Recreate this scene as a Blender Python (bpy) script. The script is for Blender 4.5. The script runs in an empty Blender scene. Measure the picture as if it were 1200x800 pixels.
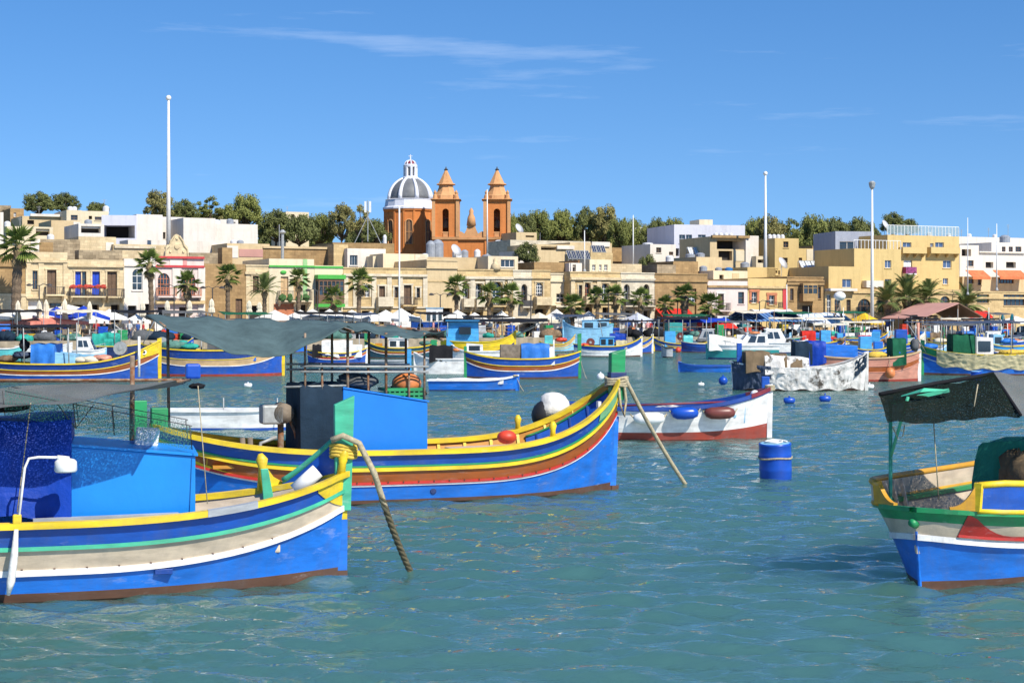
import bpy, math, random
import numpy as np
from mathutils import Vector, Matrix

random.seed(11)
SC = bpy.context.scene
COL = SC.collection
R = math.radians

# ---------------------------------------------------------------- camera, sky, sun, exposure
FP, HC, YH = 2000.0, 3.5, 368.0           # focal length in photo pixels, eye height, horizon row
cam_data = bpy.data.cameras.new('camera')
cam_data.sensor_width = 36.0
cam_data.lens = 36.0 * FP / 1200.0
cam_data.shift_y = -(400.0 - YH) / 1200.0
cam_data.clip_start = 0.2
cam_data.clip_end = 8000.0
cam = bpy.data.objects.new('camera', cam_data)
cam.location = (0, 0, HC)
cam.rotation_euler = (R(90), 0, 0)
COL.objects.link(cam)
SC.camera = cam

SUN_AZ, SUN_EL = 40.0, 46.0               # degrees to the right of straight behind the camera, elevation
to_sun = Vector((math.sin(R(SUN_AZ)) * math.cos(R(SUN_EL)), -math.cos(R(SUN_AZ)) * math.cos(R(SUN_EL)), math.sin(R(SUN_EL))))
sun_data = bpy.data.lights.new('sun', 'SUN')
sun_data.energy = 4.5
sun_data.angle = R(0.53)
sun_data.color = (1.0, 0.94, 0.83)
sun = bpy.data.objects.new('sun', sun_data)
sun.rotation_euler = (-to_sun).to_track_quat('-Z', 'Y').to_euler()
COL.objects.link(sun)

world = bpy.data.worlds.new('World')
SC.world = world
world.use_nodes = True
wn = world.node_tree.nodes; wl_ = world.node_tree.links
wn.clear()
w_out = wn.new('ShaderNodeOutputWorld')
w_bg = wn.new('ShaderNodeBackground')
w_bg.inputs['Strength'].default_value = 0.115
w_sky = wn.new('ShaderNodeTexSky')
w_sky.sky_type = 'NISHITA'
w_sky.sun_disc = False
w_sky.sun_elevation = R(SUN_EL)
w_sky.sun_rotation = math.atan2(to_sun.x, to_sun.y)
w_sky.air_density = 1.0
w_sky.dust_density = 0.0
w_sky.ozone_density = 2.2
w_hsv = wn.new('ShaderNodeHueSaturation')
w_hsv.inputs['Hue'].default_value = 0.507
w_hsv.inputs['Saturation'].default_value = 1.34
w_hsv.inputs['Value'].default_value = 0.97
# the clean summer sky: the look-up direction is lifted so the deep blue reaches down to the horizon all round
w_tc = wn.new('ShaderNodeTexCoord')
w_add = wn.new('ShaderNodeVectorMath'); w_add.operation = 'ADD'; w_add.inputs[1].default_value = (0, 0, 0.13)
w_nrm = wn.new('ShaderNodeVectorMath'); w_nrm.operation = 'NORMALIZE'
wl_.new(w_tc.outputs['Generated'], w_add.inputs[0])
wl_.new(w_add.outputs[0], w_nrm.inputs[0])
wl_.new(w_nrm.outputs[0], w_sky.inputs['Vector'])
wl_.new(w_sky.outputs[0], w_hsv.inputs['Color'])
# thin streaks of cirrus, all round the sky
w_map = wn.new('ShaderNodeMapping'); w_map.inputs['Scale'].default_value = (2.3, 2.3, 26.0); w_map.inputs['Location'].default_value = (0.47, 6.1, -0.02)
w_map.inputs['Rotation'].default_value = (0.0, R(2.0), 0.0)
w_noi = wn.new('ShaderNodeTexNoise'); w_noi.inputs['Scale'].default_value = 1.6; w_noi.inputs['Detail'].default_value = 9.0; w_noi.inputs['Roughness'].default_value = 0.62
w_rmp = wn.new('ShaderNodeValToRGB')
w_rmp.color_ramp.elements[0].position = 0.60; w_rmp.color_ramp.elements[0].color = (0, 0, 0, 1)
w_rmp.color_ramp.elements[1].position = 0.80; w_rmp.color_ramp.elements[1].color = (0.26, 0.26, 0.26, 1)
w_mix = wn.new('ShaderNodeMixRGB'); w_mix.inputs['Color2'].default_value = (7.0, 7.6, 8.4, 1)
wl_.new(w_tc.outputs['Generated'], w_map.inputs['Vector'])
wl_.new(w_map.outputs[0], w_noi.inputs['Vector'])
wl_.new(w_noi.outputs['Fac'], w_rmp.inputs['Fac'])
wl_.new(w_rmp.outputs['Color'], w_mix.inputs['Fac'])
wl_.new(w_hsv.outputs[0], w_mix.inputs['Color1'])
wl_.new(w_mix.outputs[0], w_bg.inputs['Color'])
wl_.new(w_bg.outputs[0], w_out.inputs['Surface'])

SC.view_settings.view_transform = 'Standard'
SC.view_settings.look = 'None'
SC.view_settings.exposure = 0.5
SC.view_settings.gamma = 1.0
SC.view_settings.use_curve_mapping = False
SC.cycles.max_bounces = 6
SC.cycles.transparent_max_bounces = 12

# ---------------------------------------------------------------- picture <-> place
def gx(x, d): return (x - 600.0) / FP * d
def gz(y, d): return HC - (y - YH) / FP * d
def at(x, y, d): return Vector((gx(x, d), d, gz(y, d)))
def dwl(y): return FP * HC / (y - YH)

# ---------------------------------------------------------------- objects
def tag(o, label=None, cat=None, group=None, kind=None):
    if label: o['label'] = label
    if cat: o['category'] = cat
    if group: o['group'] = group
    if kind: o['kind'] = kind
    return o

def empty(name, loc=(0, 0, 0), rz=0.0, label=None, cat=None, group=None):
    o = bpy.data.objects.new(name, None)
    o.empty_display_size = 0.2
    o.location = loc
    o.rotation_euler = (0, 0, rz)
    COL.objects.link(o)
    return tag(o, label, cat, group)

def copy_tree(o, parent=None):
    c = o.copy()
    COL.objects.link(c)
    c.parent = parent
    for ch in o.children:
        copy_tree(ch, c)
    return c

class MB:
    def __init__(self):
        self.v = []; self.f = []; self.m = []
    def face(self, pts, mi=0):
        b = len(self.v)
        self.v += [tuple(p) for p in pts]
        self.f.append(tuple(range(b, b + len(pts)))); self.m.append(mi)
        return self
    def hexa(self, p, mi=0):
        # p: bottom four (ccw from above) then top four
        b = len(self.v)
        self.v += [tuple(q) for q in p]
        for q in ((3, 2, 1, 0), (4, 5, 6, 7), (0, 1, 5, 4), (1, 2, 6, 5), (2, 3, 7, 6), (3, 0, 4, 7)):
            self.f.append(tuple(b + i for i in q)); self.m.append(mi)
        return self
    def box(self, x0, x1, y0, y1, z0, z1, mi=0, taper=0.0):
        t = taper
        return self.hexa([(x0, y0, z0), (x1, y0, z0), (x1, y1, z0), (x0, y1, z0),
                          (x0 + t, y0 + t, z1), (x1 - t, y0 + t, z1), (x1 - t, y1 - t, z1), (x0 + t, y1 - t, z1)], mi)
    def bar(self, a, b, w, h=None, mi=0, up=(0, 0, 1)):
        a = Vector(a); b = Vector(b); h = h or w
        t = (b - a).normalized(); u = Vector(up)
        if abs(t.dot(u)) > 0.98: u = Vector((1, 0, 0))
        s = t.cross(u).normalized(); u = s.cross(t)
        s = s * w / 2; u = u * h / 2
        self.hexa([a - s - u, a + s - u, b + s - u, b - s - u, a - s + u, a + s + u, b + s + u, b - s + u], mi)
        return self
    def tube(self, pts, r, n=8, mi=0, cap=True):
        pts = [Vector(p) for p in pts]
        k = len(pts)
        rs = r if isinstance(r, (list, tuple)) else [r] * k
        ref = Vector((0, 0, 1))
        tot = (pts[-1] - pts[0])
        if tot.length > 0 and abs(tot.normalized().z) > 0.9: ref = Vector((1, 0, 0))
        b = len(self.v)
        for i in range(k):
            t = (pts[min(i + 1, k - 1)] - pts[max(i - 1, 0)])
            t = t.normalized() if t.length > 1e-9 else Vector((0, 0, 1))
            s = t.cross(ref)
            s = s.normalized() if s.length > 1e-6 else Vector((0, 1, 0))
            u = s.cross(t)
            for j in range(n):
                a = 2 * math.pi * j / n
                self.v.append(tuple(pts[i] + (s * math.cos(a) + u * math.sin(a)) * rs[i]))
        for i in range(k - 1):
            for j in range(n):
                j2 = (j + 1) % n
                self.f.append((b + i * n + j, b + i * n + j2, b + (i + 1) * n + j2, b + (i + 1) * n + j)); self.m.append(mi)
        if cap:
            self.f.append(tuple(b + j for j in range(n))[::-1]); self.m.append(mi)
            self.f.append(tuple(b + (k - 1) * n + j for j in range(n))); self.m.append(mi)
        return self
    def lathe(self, prof, n=16, c=(0, 0, 0), mi=0, a0=0.0, mis=None):
        b = len(self.v); k = len(prof)
        for (r, z) in prof:
            for j in range(n):
                a = a0 + 2 * math.pi * j / n
                self.v.append((c[0] + r * math.cos(a), c[1] + r * math.sin(a), c[2] + z))
        for i in range(k - 1):
            for j in range(n):
                j2 = (j + 1) % n
                self.f.append((b + i * n + j, b + i * n + j2, b + (i + 1) * n + j2, b + (i + 1) * n + j))
                self.m.append(mis[i] if mis else mi)
        self.f.append(tuple(b + (k - 1) * n + j for j in range(n))); self.m.append(mis[-1] if mis else mi)
        self.f.append(tuple(b + j for j in range(n))[::-1]); self.m.append(mis[0] if mis else mi)
        return self
    def blob(self, c, r, mi=0, n=10, k=6, sx=1.0, sy=1.0, sz=1.0, jit=0.0, rnd=None):
        b = len(self.v); rnd = rnd or random
        for i in range(k + 1):
            th = math.pi * i / k
            for j in range(n):
                a = 2 * math.pi * j / n
                q = r * (1 + (rnd.uniform(-jit, jit) if jit else 0))
                self.v.append((c[0] + q * sx * math.sin(th) * math.cos(a), c[1] + q * sy * math.sin(th) * math.sin(a), c[2] + q * sz * math.cos(th)))
        for i in range(k):
            for j in range(n):
                j2 = (j + 1) % n
                self.f.append((b + (i + 1) * n + j, b + (i + 1) * n + j2, b + i * n + j2, b + i * n + j)); self.m.append(mi)
        return self
    def grid(self, P, mi=0, flip=False):
        b = len(self.v); r = len(P); c = len(P[0])
        for row in P:
            self.v += [tuple(p) for p in row]
        for i in range(r - 1):
            for j in range(c - 1):
                q = (b + i * c + j, b + i * c + j + 1, b + (i + 1) * c + j + 1, b + (i + 1) * c + j)
                self.f.append(q[::-1] if flip else q); self.m.append(mi)
        return self
    def prism(self, poly, axis, a0, a1, mi=0):
        # poly: 2-D outline, extruded along axis 'x','y' or 'z' from a0 to a1
        def P(p, a):
            return {'x': (a, p[0], p[1]), 'y': (p[0], a, p[1]), 'z': (p[0], p[1], a)}[axis]
        b = len(self.v); n = len(poly)
        self.v += [P(p, a0) for p in poly] + [P(p, a1) for p in poly]
        self.f.append(tuple(range(b, b + n))); self.m.append(mi)
        self.f.append(tuple(range(b + n, b + 2 * n))[::-1]); self.m.append(mi)
        for i in range(n):
            j = (i + 1) % n
            self.f.append((b + j, b + i, b + n + i, b + n + j)); self.m.append(mi)
        return self
    def mesh(self, name, mats, smooth=False):
        me = bpy.data.meshes.new(name)
        me.from_pydata(self.v, [], self.f)
        if not isinstance(mats, (list, tuple)): mats = [mats]
        for mt in mats: me.materials.append(M(mt))
        if len(mats) > 1:
            me.polygons.foreach_set('material_index', np.array(self.m, dtype=np.int32))
        if smooth:
            me.polygons.foreach_set('use_smooth', np.ones(len(self.f), dtype=bool))
        me.update()
        return me
    def build(self, name, mats, parent=None, smooth=False, bevel=0.0, sharp=None):
        me = self.mesh(name, mats, smooth)
        o = bpy.data.objects.new(name, me)
        COL.objects.link(o)
        if parent is not None: o.parent = parent
        if bevel:
            md = o.modifiers.new('bevel', 'BEVEL'); md.width = bevel; md.segments = 2; md.limit_method = 'ANGLE'; md.angle_limit = R(40)
        return o

# ---------------------------------------------------------------- materials
MATS = {}
def M(k):
    if not isinstance(k, str): return k
    return MATS[k]

def new_mat(name):
    m = bpy.data.materials.new(name); m.use_nodes = True
    nt = m.node_tree
    for n in list(nt.nodes):
        if n.type not in ('BSDF_PRINCIPLED', 'OUTPUT_MATERIAL'): nt.nodes.remove(n)
    b = next(n for n in nt.nodes if n.type == 'BSDF_PRINCIPLED')
    MATS[name] = m
    return m, nt, b

def N(nt, t, **kw):
    n = nt.nodes.new(t)
    for k, v in kw.items():
        if k in n.inputs: n.inputs[k].default_value = v
        else: setattr(n, k, v)
    return n

def surf(name, col, rough=0.5, var=0.18, scale=3.0, bump=0.0, bscale=30.0, metal=0.0, dirt=None, dirt_amt=0.0, spec=0.5, streak=0.0, stretch=(1, 1, 1), bdist=0.01, patch=None, patch_at=0.62, patch_scale=1.3):
    """general painted / plain surface: colour broken by noise, optional vertical weather streaks, patches and bump"""
    m, nt, b = new_mat(name)
    L = nt.links
    tc = N(nt, 'ShaderNodeTexCoord')
    mp = N(nt, 'ShaderNodeMapping', Scale=stretch)
    oi = N(nt, 'ShaderNodeObjectInfo')
    ad = N(nt, 'ShaderNodeVectorMath', operation='ADD')
    L.new(tc.outputs['Object'], mp.inputs['Vector']); L.new(mp.outputs[0], ad.inputs[0])
    rn = N(nt, 'ShaderNodeMath', operation='MULTIPLY'); rn.inputs[1].default_value = 37.0
    L.new(oi.outputs['Random'], rn.inputs[0]); L.new(rn.outputs[0], ad.inputs[1])
    n1 = N(nt, 'ShaderNodeTexNoise', Scale=scale, Detail=7.0, Roughness=0.62)
    L.new(ad.outputs[0], n1.inputs['Vector'])
    r1 = N(nt, 'ShaderNodeMapRange'); r1.inputs['From Min'].default_value = 0.3; r1.inputs['From Max'].default_value = 0.7
    r1.inputs['To Min'].default_value = 1.0 - var; r1.inputs['To Max'].default_value = 1.0 + var * 0.7
    L.new(n1.outputs['Fac'], r1.inputs['Value'])
    mul = N(nt, 'ShaderNodeMixRGB', blend_type='MULTIPLY'); mul.inputs['Fac'].default_value = 1.0
    mul.inputs['Color1'].default_value = (*col, 1)
    L.new(r1.outputs[0], mul.inputs['Color2'])
    out = mul.outputs[0]
    if patch:
        n3 = N(nt, 'ShaderNodeTexNoise', Scale=patch_scale, Detail=8.0, Roughness=0.68)
        L.new(ad.outputs[0], n3.inputs['Vector'])
        r3 = N(nt, 'ShaderNodeMapRange'); r3.inputs['From Min'].default_value = patch_at - 0.04; r3.inputs['From Max'].default_value = patch_at + 0.07
        L.new(n3.outputs['Fac'], r3.inputs['Value'])
        mx3 = N(nt, 'ShaderNodeMixRGB'); mx3.inputs['Color2'].default_value = (*patch, 1)
        L.new(r3.outputs[0], mx3.inputs['Fac']); L.new(out, mx3.inputs['Color1']); out = mx3.outputs[0]
    if dirt is not None:
        ms = N(nt, 'ShaderNodeMapping', Scale=(scale * 1.6, scale * 1.6, scale * 0.12))
        L.new(ad.outputs[0], ms.inputs['Vector'])
        n2 = N(nt, 'ShaderNodeTexNoise', Scale=1.0, Detail=6.0, Roughness=0.7)
        L.new(ms.outputs[0], n2.inputs['Vector'])
        r2 = N(nt, 'ShaderNodeMapRange'); r2.inputs['From Min'].default_value = 0.47; r2.inputs['From Max'].default_value = 0.75
        r2.inputs['To Max'].default_value = dirt_amt
        L.new(n2.outputs['Fac'], r2.inputs['Value'])
        mx = N(nt, 'ShaderNodeMixRGB'); mx.inputs['Color2'].default_value = (*dirt, 1)
        L.new(r2.outputs[0], mx.inputs['Fac']); L.new(out, mx.inputs['Color1']); out = mx.outputs[0]
    L.new(out, b.inputs['Base Color'])
    b.inputs['Roughness'].default_value = rough
    b.inputs['Metallic'].default_value = metal
    b.inputs['Specular IOR Level'].default_value = spec
    if bump:
        nb = N(nt, 'ShaderNodeTexNoise', Scale=bscale, Detail=5.0, Roughness=0.6)
        L.new(ad.outputs[0], nb.inputs['Vector'])
        bp = N(nt, 'ShaderNodeBump', Strength=bump, Distance=bdist)
        L.new(nb.outputs['Fac'], bp.inputs['Height']); L.new(bp.outputs[0], b.inputs['Normal'])
    return m

def paint(name, col, rough=0.5):
    return surf(name, col, rough=rough, var=0.3, scale=2.6, stretch=(.55, 1, 2.2), bump=0.35, bscale=12.0, bdist=0.008, dirt=tuple(c * 0.45 + 0.06 for c in col), dirt_amt=0.6, patch=tuple(min(1, c * 0.75 + 0.12) for c in col), patch_at=0.63, patch_scale=3.4)

def stone(name, col, dark, var=0.25, blocks=0.16, amt=0.55):
    """limestone wall in facade coordinates: block courses, mottling, run-off streaks"""
    m, nt, b = new_mat(name)
    L = nt.links
    tc = N(nt, 'ShaderNodeTexCoord')
    oi = N(nt, 'ShaderNodeObjectInfo')
    rn = N(nt, 'ShaderNodeMath', operation='MULTIPLY'); rn.inputs[1].default_value = 53.0
    L.new(oi.outputs['Random'], rn.inputs[0])
    ad = N(nt, 'ShaderNodeVectorMath', operation='ADD')
    L.new(tc.outputs['Object'], ad.inputs[0]); L.new(rn.outputs[0], ad.inputs[1])
    n1 = N(nt, 'ShaderNodeTexNoise', Scale=0.45, Detail=9.0, Roughness=0.72)
    L.new(ad.outputs[0], n1.inputs['Vector'])
    r1 = N(nt, 'ShaderNodeMapRange'); r1.inputs['From Min'].default_value = 0.46; r1.inputs['From Max'].default_value = 0.70; r1.inputs['To Max'].default_value = amt
    L.new(n1.outputs['Fac'], r1.inputs['Value'])
    mx = N(nt, 'ShaderNodeMixRGB'); mx.inputs['Color1'].default_value = (*col, 1); mx.inputs['Color2'].default_value = (*dark, 1)
    L.new(r1.outputs[0], mx.inputs['Fac'])
    ms = N(nt, 'ShaderNodeMapping', Scale=(1.5, 1.5, 0.16)); L.new(ad.outputs[0], ms.inputs['Vector'])
    n2 = N(nt, 'ShaderNodeTexNoise', Scale=1.0, Detail=6.0, Roughness=0.7); L.new(ms.outputs[0], n2.inputs['Vector'])
    r2 = N(nt, 'ShaderNodeMapRange'); r2.inputs['From Min'].default_value = 0.5; r2.inputs['From Max'].default_value = 0.78; r2.inputs['To Max'].default_value = 0.42
    L.new(n2.outputs['Fac'], r2.inputs['Value'])
    mx2 = N(nt, 'ShaderNodeMixRGB'); mx2.inputs['Color2'].default_value = (*[c * 0.55 for c in dark], 1)
    L.new(r2.outputs[0], mx2.inputs['Fac']); L.new(mx.outputs[0], mx2.inputs['Color1'])
    # courses
    sp = N(nt, 'ShaderNodeSeparateXYZ'); L.new(tc.outputs['Object'], sp.inputs[0])
    cb = N(nt, 'ShaderNodeCombineXYZ')
    sxy = N(nt, 'ShaderNodeMath', operation='ADD'); L.new(sp.outputs['X'], sxy.inputs[0]); L.new(sp.outputs['Y'], sxy.inputs[1])
    L.new(sxy.outputs[0], cb.inputs['X']); L.new(sp.outputs['Z'], cb.inputs['Y'])
    br = N(nt, 'ShaderNodeTexBrick', Scale=1.0); br.inputs['Brick Width'].default_value = 0.62; br.inputs['Row Height'].default_value = 0.29
    br.inputs['Mortar Size'].default_value = 0.012; br.inputs['Color1'].default_value = (1, 1, 1, 1); br.inputs['Color2'].default_value = (1 - blocks * 1.5,) * 3 + (1,); br.inputs['Mortar'].default_value = (1 - blocks * 2,) * 3 + (1,)
    L.new(cb.outputs[0], br.inputs['Vector'])
    mu = N(nt, 'ShaderNodeMixRGB', blend_type='MULTIPLY'); mu.inputs['Fac'].default_value = 1.0
    L.new(mx2.outputs[0], mu.inputs['Color1']); L.new(br.outputs['Color'], mu.inputs['Color2'])
    L.new(mu.outputs[0], b.inputs['Base Color'])
    b.inputs['Roughness'].default_value = 0.9
    b.inputs['Specular IOR Level'].default_value = 0.15
    nb = N(nt, 'ShaderNodeTexNoise', Scale=2.5, Detail=8.0, Roughness=0.7); L.new(ad.outputs[0], nb.inputs['Vector'])
    bp = N(nt, 'ShaderNodeBump', Strength=0.5, Distance=0.06); L.new(nb.outputs['Fac'], bp.inputs['Height']); L.new(bp.outputs[0], b.inputs['Normal'])
    return m

# boat paints
paint('blue', (0.004, 0.075, 0.40)); paint('deep_blue', (0.006, 0.050, 0.27)); paint('navy', (0.012, 0.03, 0.12))
paint('bright_blue', (0.004, 0.150, 0.60)); paint('sky_blue', (0.06, 0.36, 0.72)); paint('pale_blue', (0.25, 0.52, 0.72))
paint('yellow', (0.78, 0.55, 0.014)); paint('ochre', (0.50, 0.21, 0.012)); paint('brown_orange', (0.34, 0.085, 0.012))
paint('green', (0.012, 0.26, 0.085)); paint('mint', (0.06, 0.44, 0.26)); paint('teal', (0.02, 0.28, 0.27))
paint('white', (0.78, 0.77, 0.74)); paint('cream', (0.55, 0.45, 0.33)); paint('pale_cream', (0.62, 0.56, 0.46)); paint('red', (0.48, 0.022, 0.015))
paint('antifoul', (0.10, 0.045, 0.025), 0.6); paint('red_antifoul', (0.30, 0.04, 0.02), 0.6); paint('pink', (0.56, 0.25, 0.17)); paint('grey_paint', (0.38, 0.40, 0.42)); paint('orange', (0.70, 0.17, 0.015)); paint('salmon', (0.62, 0.22, 0.12))
paint('tan_paint', (0.60, 0.40, 0.20)); paint('dark_teal', (0.012, 0.075, 0.11)); paint('turquoise', (0.10, 0.50, 0.50))
surf('deck', (0.42, 0.36, 0.29), rough=0.8, var=0.3, scale=5, bump=0.3)
surf('wood', (0.26, 0.15, 0.07), rough=0.7, var=0.35, scale=6, bump=0.3)
surf('old_wood', (0.20, 0.16, 0.12), rough=0.85, var=0.4, scale=5, bump=0.3)
surf('steel', (0.45, 0.46, 0.46), rough=0.45, metal=0.6, var=0.3, scale=6)
surf('galv', (0.36, 0.37, 0.36), rough=0.6, metal=0.3, var=0.3, scale=8)
surf('rusty', (0.26, 0.19, 0.13), rough=0.8, metal=0.1, var=0.5, scale=9, patch=(0.20, 0.08, 0.03), patch_at=0.5, patch_scale=6)
surf('black', (0.014, 0.014, 0.016), rough=0.55, var=0.3)
surf('rubber', (0.02, 0.02, 0.02), rough=0.7, var=0.3)
surf('rope', (0.40, 0.34, 0.22), rough=0.95, var=0.4, scale=20, bump=0.6, bscale=60)
surf('wet_rope', (0.10, 0.085, 0.045), rough=0.8, var=0.5, scale=14, bump=0.8, bscale=40)
surf('yellow_rope', (0.62, 0.42, 0.06), rough=0.9, var=0.3, scale=20)
surf('white_plastic', (0.78, 0.78, 0.76), rough=0.35, var=0.08)
surf('blue_plastic', (0.008, 0.07, 0.42), rough=0.32, var=0.15, scale=5)
surf('orange_float', (0.62, 0.20, 0.06), rough=0.5, var=0.3, scale=5)
surf('red_float', (0.58, 0.05, 0.02), rough=0.5, var=0.25, scale=5)
surf('brown_float', (0.16, 0.04, 0.03), rough=0.4, var=0.2, scale=5)
def cloth(name, col, var=0.25, rough=0.85, bscale=7.0, b=0.6):
    return surf(name, col, rough=rough, var=var, scale=2.5, bump=b, bscale=bscale, bdist=0.03, spec=0.2, dirt=tuple(c * 0.5 for c in col), dirt_amt=0.5)
cloth('tarp_blue', (0.006, 0.045, 0.34), rough=0.5); cloth('tarp_sky', (0.03, 0.17, 0.55), rough=0.5); cloth('tarp_navy', (0.012, 0.028, 0.05)); cloth('tarp_green', (0.01, 0.10, 0.05)); cloth('tarp_teal', (0.02, 0.20, 0.15))
cloth('tarp_grey', (0.11, 0.115, 0.12)); cloth('tarp_white', (0.70, 0.69, 0.65), var=0.3, bscale=5.0, b=0.9); surf('torn_sheet', (0.66, 0.64, 0.60), rough=.85, var=.3, scale=3.0, bump=.9, bscale=6, bdist=.04, spec=.2, patch=(0.06, 0.05, 0.04), patch_at=.58, patch_scale=2.2, dirt=(.25, .22, .18), dirt_amt=.6); cloth('tarp_beige', (0.50, 0.44, 0.26)); cloth('tarp_brown', (0.17, 0.12, 0.07)); cloth('canopy_grey', (0.075, 0.118, 0.122)); cloth('tarp_black', (0.012, 0.012, 0.014)); cloth('tarp_slate', (0.055, 0.075, 0.12))
cloth('canvas_white', (0.76, 0.74, 0.68), var=0.12, b=0.2); cloth('canvas_cream', (0.68, 0.61, 0.47), var=0.15, b=0.2); cloth('canvas_red', (0.56, 0.03, 0.02), b=0.2); cloth('canvas_blue', (0.012, 0.05, 0.40), b=0.2); cloth('canvas_yellow', (0.72, 0.46, 0.03), b=0.2); cloth('canvas_salmon', (0.66, 0.22, 0.16), b=0.2); cloth('canvas_teal', (0.02, 0.22, 0.28), b=0.2)
cloth('fishing_net', (0.10, 0.22, 0.18), var=0.5, b=1.0, bscale=18); cloth('brown_net', (0.22, 0.15, 0.09), var=0.5, b=1.0, bscale=18); cloth('turquoise_net', (0.03, 0.33, 0.26), var=0.4, b=1.0, bscale=18)

def net_mat(name, col, hole, scale=60.0):
    m, nt, b = new_mat(name); L = nt.links
    tc = N(nt, 'ShaderNodeTexCoord')
    n1 = N(nt, 'ShaderNodeTexNoise', Scale=scale, Detail=3.0, Roughness=0.6); L.new(tc.outputs['Object'], n1.inputs['Vector'])
    n2 = N(nt, 'ShaderNodeTexNoise', Scale=1.7, Detail=5.0); L.new(tc.outputs['Object'], n2.inputs['Vector'])
    r = N(nt, 'ShaderNodeMapRange'); r.inputs['From Min'].default_value = hole - 0.06; r.inputs['From Max'].default_value = hole + 0.06
    L.new(n1.outputs['Fac'], r.inputs['Value'])
    cr = N(nt, 'ShaderNodeMixRGB'); cr.inputs['Color1'].default_value = (*[c * 0.6 for c in col], 1); cr.inputs['Color2'].default_value = (*[min(1, c * 1.5) for c in col], 1)
    L.new(n2.outputs['Fac'], cr.inputs['Fac']); L.new(cr.outputs[0], b.inputs['Base Color'])
    L.new(r.outputs[0], b.inputs['Alpha'])
    b.inputs['Roughness'].default_value = 0.95; b.inputs['Specular IOR Level'].default_value = 0.05
    return m
net_mat('shade_net_grey', (0.13, 0.135, 0.13), 0.40); net_mat('shade_net_black', (0.007, 0.011, 0.008), 0.36); net_mat('guard_net', (0.12, 0.16, 0.14), 0.57, 60.0); net_mat('guard_net_green', (0.05, 0.16, 0.13), 0.54, 60.0)

m, nt, b = new_mat('glass'); b.inputs['Base Color'].default_value = (0.025, 0.035, 0.045, 1); b.inputs['Roughness'].default_value = 0.06; b.inputs['Specular IOR Level'].default_value = 0.9
m, nt, b = new_mat('blue_glass'); b.inputs['Base Color'].default_value = (0.06, 0.10, 0.20, 1); b.inputs['Roughness'].default_value = 0.05; b.inputs['Specular IOR Level'].default_value = 1.0

# ---------------------------------------------------------------- water
m, nt, b = new_mat('sea'); L = nt.links
tc = N(nt, 'ShaderNodeTexCoord')
sepw = N(nt, 'ShaderNodeSeparateXYZ'); L.new(tc.outputs['Object'], sepw.inputs[0])
mp1 = N(nt, 'ShaderNodeMapping', Scale=(1.0, 1.5, 1.0)); L.new(tc.outputs['Object'], mp1.inputs['Vector'])
nA = N(nt, 'ShaderNodeTexNoise', Scale=4.6, Detail=3.0, Roughness=0.6, Distortion=0.8); L.new(mp1.outputs[0], nA.inputs['Vector'])
nB = N(nt, 'ShaderNodeTexNoise', Scale=1.25, Detail=4.0, Roughness=0.55, Distortion=0.5); L.new(mp1.outputs[0], nB.inputs['Vector'])
nC = N(nt, 'ShaderNodeTexNoise', Scale=0.10, Detail=4.0); L.new(tc.outputs['Object'], nC.inputs['Vector'])
# the mesh carries the waves close by; farther out, where its cells are wider than a ripple, the relief takes over
far = N(nt, 'ShaderNodeMapRange'); far.inputs['From Min'].default_value = 18.0; far.inputs['From Max'].default_value = 95.0; far.inputs['To Min'].default_value = 0.045; far.inputs['To Max'].default_value = 1.0
L.new(sepw.outputs['Y'], far.inputs['Value'])
gust = N(nt, 'ShaderNodeMapRange'); gust.inputs['From Min'].default_value = 0.35; gust.inputs['From Max'].default_value = 0.65; gust.inputs['To Min'].default_value = 0.6; gust.inputs['To Max'].default_value = 1.15
L.new(nC.outputs['Fac'], gust.inputs['Value'])
fg = N(nt, 'ShaderNodeMath', operation='MULTIPLY'); L.new(far.outputs[0], fg.inputs[0]); L.new(gust.outputs[0], fg.inputs[1])
bA = N(nt, 'ShaderNodeBump', Strength=0.8, Distance=0.026); L.new(nA.outputs['Fac'], bA.inputs['Height']); L.new(gust.outputs[0], bA.inputs['Strength'])
bB = N(nt, 'ShaderNodeBump', Strength=0.8, Distance=0.6); L.new(nB.outputs['Fac'], bB.inputs['Height']); L.new(bA.outputs[0], bB.inputs['Normal']); L.new(fg.outputs[0], bB.inputs['Strength'])
mc = N(nt, 'ShaderNodeMixRGB'); mc.inputs['Color1'].default_value = (0.048, 0.140, 0.125, 1); mc.inputs['Color2'].default_value = (0.068, 0.160, 0.130, 1); L.new(nC.outputs['Fac'], mc.inputs['Fac'])
body = N(nt, 'ShaderNodeSubsurfaceScattering'); body.inputs['Scale'].default_value = 7.0; body.inputs['Radius'].default_value = (0.8, 1.0, 1.0); body.falloff = 'BURLEY'
L.new(mc.outputs[0], body.inputs['Color'])
upn = N(nt, 'ShaderNodeCombineXYZ'); upn.inputs['Z'].default_value = 1.0; L.new(upn.outputs[0], body.inputs['Normal'])
glo = N(nt, 'ShaderNodeBsdfGlossy', Roughness=0.03); L.new(bB.outputs[0], glo.inputs['Normal'])
fre = N(nt, 'ShaderNodeFresnel', IOR=2.6); L.new(bB.outputs[0], fre.inputs['Normal'])
mxs = N(nt, 'ShaderNodeMixShader'); L.new(fre.outputs[0], mxs.inputs[0]); L.new(body.outputs[0], mxs.inputs[1]); L.new(glo.outputs[0], mxs.inputs[2])
L.new(mxs.outputs[0], nt.nodes['Material Output'].inputs['Surface']); nt.nodes.remove(b)

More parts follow.
